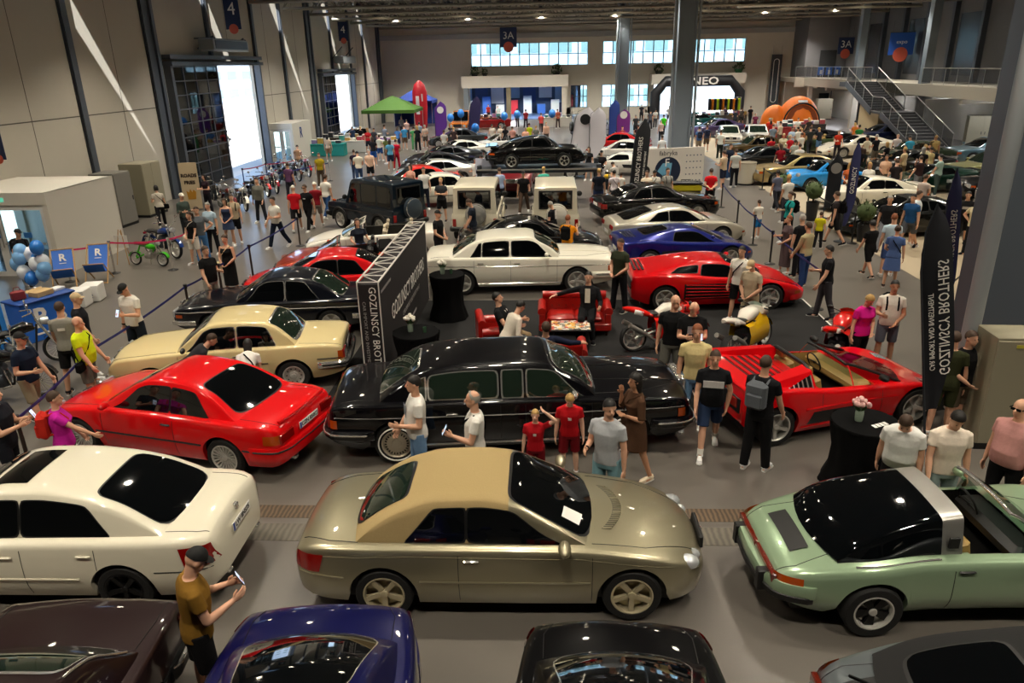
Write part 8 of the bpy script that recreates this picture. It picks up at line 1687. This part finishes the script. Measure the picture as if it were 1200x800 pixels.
# around the printed wall
P(702, 197, 0, 'person in a navy tee and blue shorts behind the black coupe', '#131824', '#232f54', 'stand', 'down', 'fwd', 1.82, hair='buzz', hairc='blond', **SH)
P(720, 199, 5, 'person in a white top and black shorts beside the yellow motorcycle', '#d6ccd0', '#141416', 'stand', h=1.66, fem=True, hair='bun', hairc='dark', extras='strap', **SH)
P(728, 202, -10, 'child in a white tee with a black pattern by the yellow motorcycle', '#d2cdc4', '#1a1a1c', 'stand', h=1.3)
P(705, 176, 175, 'person in a black tee and white shorts in front of the white race coupe', '#141012', '#c9c4c4', 'stand', 'front', 'bent', 1.78, hair='cap', hairc='black', **SH)
P(717, 190, 30, 'person in a grey tank top by the front wheel of the white race coupe', '#9c9890', '#8a8480', 'bow', 'reach', 'down', 1.7)
P(690, 172, 160, 'person in black with a red bag at the nose of the raised coupe', '#17171b', '#17171b', 'stand', h=1.72, fem=True, hair='long', **SH)
P(764, 205, -170, 'seated person in black before the printed wall picture', '#0e0e11', '#0e0e11', 'sit', 'rest', 'rest', 1.78, sit_z=.55)
P(773, 203, 160, 'person in a cream tee behind the seated one at the printed wall', '#cdbfa8', '#3c3632', 'stand', h=1.72)
P(781, 203, 170, 'person in a white tee with a dark strap at the printed wall', '#dcd9d2', '#2c2c30', 'look', 'bent', 'bent', 1.76, extras='strap', hair='short', hairc='dark')
P(787, 197, -160, 'person in a grey tee with a black backpack at the printed wall', '#8f8e88', '#2c2c30', 'stand', h=1.78, extras='backpack')
P(748, 146, 0, 'person in dark clothes in the aisle left of the front steel column', '#4a2a2c', '#2a2a30', 'walk', h=1.76); P(776, 158, 10, 'person in a white polo in the aisle against the front steel column', '#d8d6d2', '#3a2a30', 'walk', h=1.78); P(778, 134, 10, 'person in a bright green top against the front steel column', '#3fb81c', '#22262c', 'walk', h=1.76)
P(820, 148, 5, 'person in a blue shirt with a backpack right of the front steel column', '#4a6a9c', '#8a7a66', 'stand', 'down', 'down', 1.78, extras='backpack:#23283a', **SH); P(829, 146, 5, 'person with a navy backpack next to the blue shirt', '#3c4258', '#57483c', 'stand', h=1.78, extras='backpack:#20263c', **SH); P(846, 152, 0, 'person in a white tee before the white cars', '#d2d4c8', '#1c2420', 'stand', h=1.76)
# behind the off-roaders
P(557, 184, 150, 'person in a white shirt and cap left of the poster board', '#d4d2cc', '#2a2422', 'stand', 'bent', 'front', 1.78, hair='cap', hairc='black'); P(564, 181, -150, 'person in a black tee and red shorts left of the poster board', '#141418', '#8a1420', 'stand', 'down', 'bent', 1.8, hair='cap', hairc='black'); P(578, 200, -10, 'blond child before the poster board', '#b8966a', '#3a3a44', 'stand', h=1.35, hairc='blond'); P(585, 196, 20, 'person in a pale blue shirt right of the poster board', '#9fb0d0', '#2a2c38', 'stand', h=1.74)
P(613, 200, 170, 'person in a black cap and tee between the white off-roaders', '#101012', '#4a3a30', 'walk', h=1.78, hair='cap', hairc='black'); P(637, 195, 10, 'person in a turquoise tee raising a phone under the lift', '#4ab8a4', '#3c3c44', 'stand', 'photo', 'photo', 1.74, hair='buzz', hairc='blond'); P(481, 193, 160, 'person in a peach top behind the dark off-roader', '#c49280', '#3a3034', 'stand', h=1.66, fem=True, hair='long'); P(499, 193, -170, 'person in a white tee behind the dark off-roader', '#d2d0cc', '#1c2030', 'stand', h=1.80); P(538, 200, 120, 'person with dark hair and coat before the white race saloon', '#2a2024', '#1a1a1e', 'look', h=1.66, fem=True, hair='long', hairc='dark')
# left back of the hall
FAR = '''418 177 0 #d6cfb8 #33486c cream tee and blue jeans|414 175 10 #2a2030 #20283c plum tee behind the cream tee|432 175 180 #c8a890 #1c1e24 pale pink tee and black shorts|456 163 10 #5aa0c0 #26324a sky blue tee beside the red one|463 163 0 #b81430 #b81430 raspberry red tee and pale shoes|436 160 -20 #1c1c20 #2c58a0 black tee and blue shorts|444 158 10 #d0cdb8 #2c4a7c pale yellow tee and blue shorts|450 160 30 #5f6a3a #4a3c30 olive tee with a brown bag|466 149 0 #4a7cc0 #2f3a5a blue shirt by the market aisle|473 147 10 #3f8ab8 #6a5648 turquoise shirt and brown trousers|484 148 0 #4f9a60 #4f9a60 all green clothes|488 147 0 #14161c #14161c black clothes with hands behind the back|491 143 10 #8aa0b4 #3a4454 pale blue shirt near the purple flag|500 146 170 #cfcac4 #6a6058 white shirt by the purple flag|505 146 180 #b8a494 #5a5048 beige shirt by the purple flag|476 140 20 #c8a8a4 #3a3a44 pale rose top near the blue tent|470 136 0 #9a96a0 #4a4450 lilac top near the blue tent|348 170 30 #b89070 #6a4a3c tan shirt beside the teal market table|383 158 10 #c8b098 #8a6a50 sandy shirt behind the dark market table|412 148 20 #2a3c58 #22262e navy tee at the green tent|422 148 -20 #16161a #16161a black hoodie under the green tent|430 150 160 #b8242a #2c2c34 scarlet tee under the green tent|438 150 20 #3a3c44 #22242a dark grey tee right of the green tent|450 146 0 #7a8290 #3a4250 steel grey tee by the blue tent|336 190 -10 #5a3a5a #2a2a34 purple top by the red motorcycle|520 152 0 #c8c4bc #54483c pale top left of the orange stall|531 149 20 #3a2a2a #2a2a30 dark brown top left of the orange stall'''
FAR2 = '''576 146 180 #d8ccbc #7a6a58 cream dress at the left portal|586 146 170 #cfc4b4 #6a6054 ivory tee at the left portal|592 147 0 #17181c #17181c black tee at the left portal|600 148 0 #c08a7c #4a3a38 salmon top at the left portal|612 148 170 #d09a80 #4c3c34 apricot top behind the raised coupe|620 144 10 #b8c01c #3a3a30 lime top behind the raised coupe|628 147 0 #6a6a60 #3a3430 khaki top behind the raised coupe|640 143 180 #d4a890 #5a4a44 peach tee by the white framed market table|634 132 0 #b0403c #4a3c3c brick red shirt at the white framed table|653 128 170 #c0624c #4a4040 coral shirt at the white framed table|616 128 0 #a02c34 #38303a crimson tee under the left portal|606 127 20 #b81e2c #303038 red tee under the left portal|560 124 0 #c8c0b8 #4a4854 pale shirt under the left portal|572 122 170 #c83830 #3c3438 vermilion tee under the left portal|583 124 0 #d0dcd8 #4c5058 white top under the left portal|596 122 180 #a83040 #3a3840 wine tee under the left portal|745 134 0 #3a3c40 #2a2a2e charcoal tee in the far aisle|757 128 10 #b8b4ac #3c3c44 light tee in the far aisle|763 130 0 #4a4c54 #2c2c34 slate tee in the far aisle|769 128 170 #d2cec6 #4a4a50 white shirt in the far aisle|774 141 0 #cfb8b0 #1c1c20 pale tee and black skirt in the far aisle|727 148 170 #7a2430 #2a2228 burgundy top beside the magenta flag|752 122 10 #2c2c32 #2c2c32 black clothes at the portal threshold|784 124 0 #d6d4cc #44444c pale blouse at the portal threshold|850 124 0 #4a3a50 #2c2a34 plum shirt at the clothes rack|862 128 20 #2a2c34 #22242a ink tee at the clothes rack|870 126 -20 #5a5048 #33302c taupe coat at the brown market table|880 124 0 #1c1c20 #1c1c20 black jacket right of the clothes rack|886 132 160 #6a2a44 #2c2430 mulberry jacket right of the clothes rack|893 138 0 #c8341c #3a2c2c orange red tee by the white cars|899 141 10 #a81c20 #2c2428 dark red tee by the white cars|905 138 170 #d0a070 #4a3c34 honey top by the white cars'''
FAR3 = '''908 146 0 #7c8894 #3a424c blue grey tee in the crowd before the dome|915 142 20 #c8b8a0 #5a4c40 oat tee in the crowd before the dome|921 148 170 #a8bcd0 #34405c baby blue tee in the crowd|912 160 0 #b01c24 #2a2228 bright red tee left in the crowd|926 158 0 #c4222c #3c2c30 red tee beside the cream cap|919 156 170 #cfc6a8 #6a5c44 cream cap and top in the crowd|933 148 0 #e0dcd0 #4c4844 white tee in the crowd before the dome|938 150 10 #c87c50 #4a3a30 copper tee in the crowd|944 146 0 #18181c #18181c black tee beside the dome|952 148 20 #2a2c2a #24262a dark green tee beside the dome|959 150 0 #20242c #5a7ca0 dark tee and jeans beside the dome|936 138 180 #cfd0c8 #5c5c58 white shirt at the dome entrance|948 138 0 #3c3430 #2c2826 brown jacket at the dome entrance|940 155 10 #d8d6cc #5a544c white polo right in the crowd|931 163 -10 #a4a89c #5a5c54 sage shirt with arms raised|938 168 10 #d2d0c8 #3c4048 white tee bending over the green car|922 169 0 #8c1420 #2c2024 deep red shirt over the green car|984 152 170 #b8321c #2a2428 orange tee at the black car bonnet|998 140 0 #d0a4a8 #3c343c pink top by the black board|1002 144 10 #c8702c #4a3428 orange dress by the black board|1008 146 0 #2f7a3c #2c3430 green tee by the black board|1017 158 10 #d2c9b0 #8a7c64 cream shirt at the dark blue car|1032 157 0 #16161a #5c5448 black tee and khaki trousers|1040 166 20 #121214 #121214 black clothes beside the dark car|1053 158 -30 #cfc2bc #5a5448 pale shirt with a red cap|1066 159 0 #3c9ab8 #3a4450 cyan tee under the stairs|1061 172 10 #d0b890 #6a5a40 straw hat and beige top|1086 156 0 #5a4c34 #33302a bronze shirt at the foot of the stairs|1098 159 170 #a8905c #3a3028 sand hair at the foot of the stairs|1075 167 10 #cfc8a8 #3a3a30 cream tee among the dark tees|1083 172 0 #100f10 #100f10 black tall clothes under the stairs|1092 172 20 #c8b480 #4a4030 straw tee under the stairs|1056 180 160 #d0a88c #4a4440 peach shirt holding a phone|1070 180 0 #2a1a1c #6a6c72 dark tee and grey shorts|1052 186 10 #1c1618 #70727a maroon tee and grey shorts|1103 180 30 #8fa8a0 #3a4a48 mint tee with a black backpack|1003 174 0 #101012 #24301c black tee with bare arms|1013 174 20 #17201c #17201c dark print tee beside the bare arms|1020 190 170 #d6d2c8 #4a4444 white top and blond hair by the blue sun strip|1010 192 180 #a8542c #3c2c24 rust top behind the white sports car|912 199 20 #55586a #23252c slate blue tee before the gold car|925 204 5 #d4d2ca #3c3c44 white tee before the gold car|1157 240 0 #8a3c3c #2c2426 dusty red top behind the beige cap'''
rnd = random.Random(11)
PZ = ['stand', 'walk', 'relax', 'look', 'turn']
for blk, kw in ((FAR, 'on the left side of the hall'), (FAR2, ''), (FAR3, '')):
    for line in blk.split('|'):
        a = line.split(' ', 5); u, v, rz = int(a[0]), int(a[1]), int(a[2]); d = a[5]; f = rnd.random() < .35
        shorts = 'shorts' in d or rnd.random() < .35
        P(u, v, rz+rnd.uniform(-25, 25), 'person in '+d+(' '+kw if kw and len(d.split()) < 7 else ''), a[3], a[4], PZ[rnd.randrange(5)], rnd.choice(['down', 'fwd', 'bent', 'front']), rnd.choice(['down', 'fwd', 'bent']), rnd.uniform(1.64, 1.82), near=False, fem=f, hair='bald' if 'bald' in d else 'cap' if ' cap' in d else 'long' if f and rnd.random() < .6 else 'short', hairc='beige' if ' cap' in d else rnd.choice(['brown', 'dark', 'blond', 'brown', 'grey']), length=.92 if shorts else 2., skin=rnd.randrange(3))
# ------------------------------------------------------------------ light and render look
w = bpy.data.worlds.new('sky'); SC.world = w; w.use_nodes = True; nt = w.node_tree; bg = nt.nodes['Background']
sky = nt.nodes.new('ShaderNodeTexSky'); sky.sky_type = 'HOSEK_WILKIE'; sky.sun_direction = (.1, -.55, .83); sky.turbidity = 3; nt.links.new(sky.outputs[0], bg.inputs[0]); bg.inputs[1].default_value = 8
sl = bpy.data.lights.new('sun', 'SUN'); sl.energy = 14; sl.angle = R(.6); sl.color = (1, .99, .97); so = bpy.data.objects.new('sun', sl); COL.objects.link(so)
so.matrix_world = Vector((-.15, .59, -.78)).to_track_quat('-Z', 'Y').to_matrix().to_4x4()
LAMPM = mat('lamp_glow', '#fff0d2', .5, emit=30)
k = 0
for iy, y in enumerate((3, 9.5, 16, 22.5, 29, 36, 43, 50, 57, 64, 71, 78)):
    for ix, x in enumerate((-13.5, -7, -.5, 6, 12.5, 19, 25)):
        t = thing('ceiling_lamp', 'round high bay lamp hanging under the roof trusses', 'lamp', (x, y, 9.75), 0, 'high bay lamps under the roof')
        if k == 0: lm1 = MB().lathe([(.05, .32), (.12, .3), (.16, .08), (.3, 0), (.29, -.01), (.1, .06)], 18).mesh('lamp_housing'); lm2 = MB().cyl((0, 0, .03), .2, .03, 16).mesh('bulb'); lm3 = MB().tube([(0, 0, .3), (0, 0, 1.8)], .015, 5).mesh('suspension_rod')
        put('lamp_housing', lm1, DARKMETAL, t); put('bulb', lm2, LAMPM, t); put('suspension_rod', lm3, DARKMETAL, t)
        l = bpy.data.lights.new('high_bay_light', 'SPOT'); l.energy = (2300 if y > 58 else 1350 if y > 26 else 880)*(1 if x < 16 else .45 if y < 45 else .7); l.spot_size = R(112); l.spot_blend = .7; l.shadow_soft_size = .18; l.color = (1, .9, .74) if y < 30 else (1, .94, .84)
        lo = bpy.data.objects.new('high_bay_light', l); COL.objects.link(lo); lo.location = (x, y, 9.7); k += 1
vs = SC.view_settings; vs.view_transform = 'Standard'; vs.look = 'None'; vs.gamma = 1; vs.exposure = .75; vs.use_curve_mapping = False
SC.cycles.max_bounces = 6; SC.cycles.diffuse_bounces = 3; SC.cycles.glossy_bounces = 3; SC.cycles.transparent_max_bounces = 12; SC.cycles.caustics_reflective = False; SC.cycles.caustics_refractive = False; SC.cycles.sample_clamp_indirect = 4
for s_ in (WS, TS): bpy.data.scenes.remove(s_)
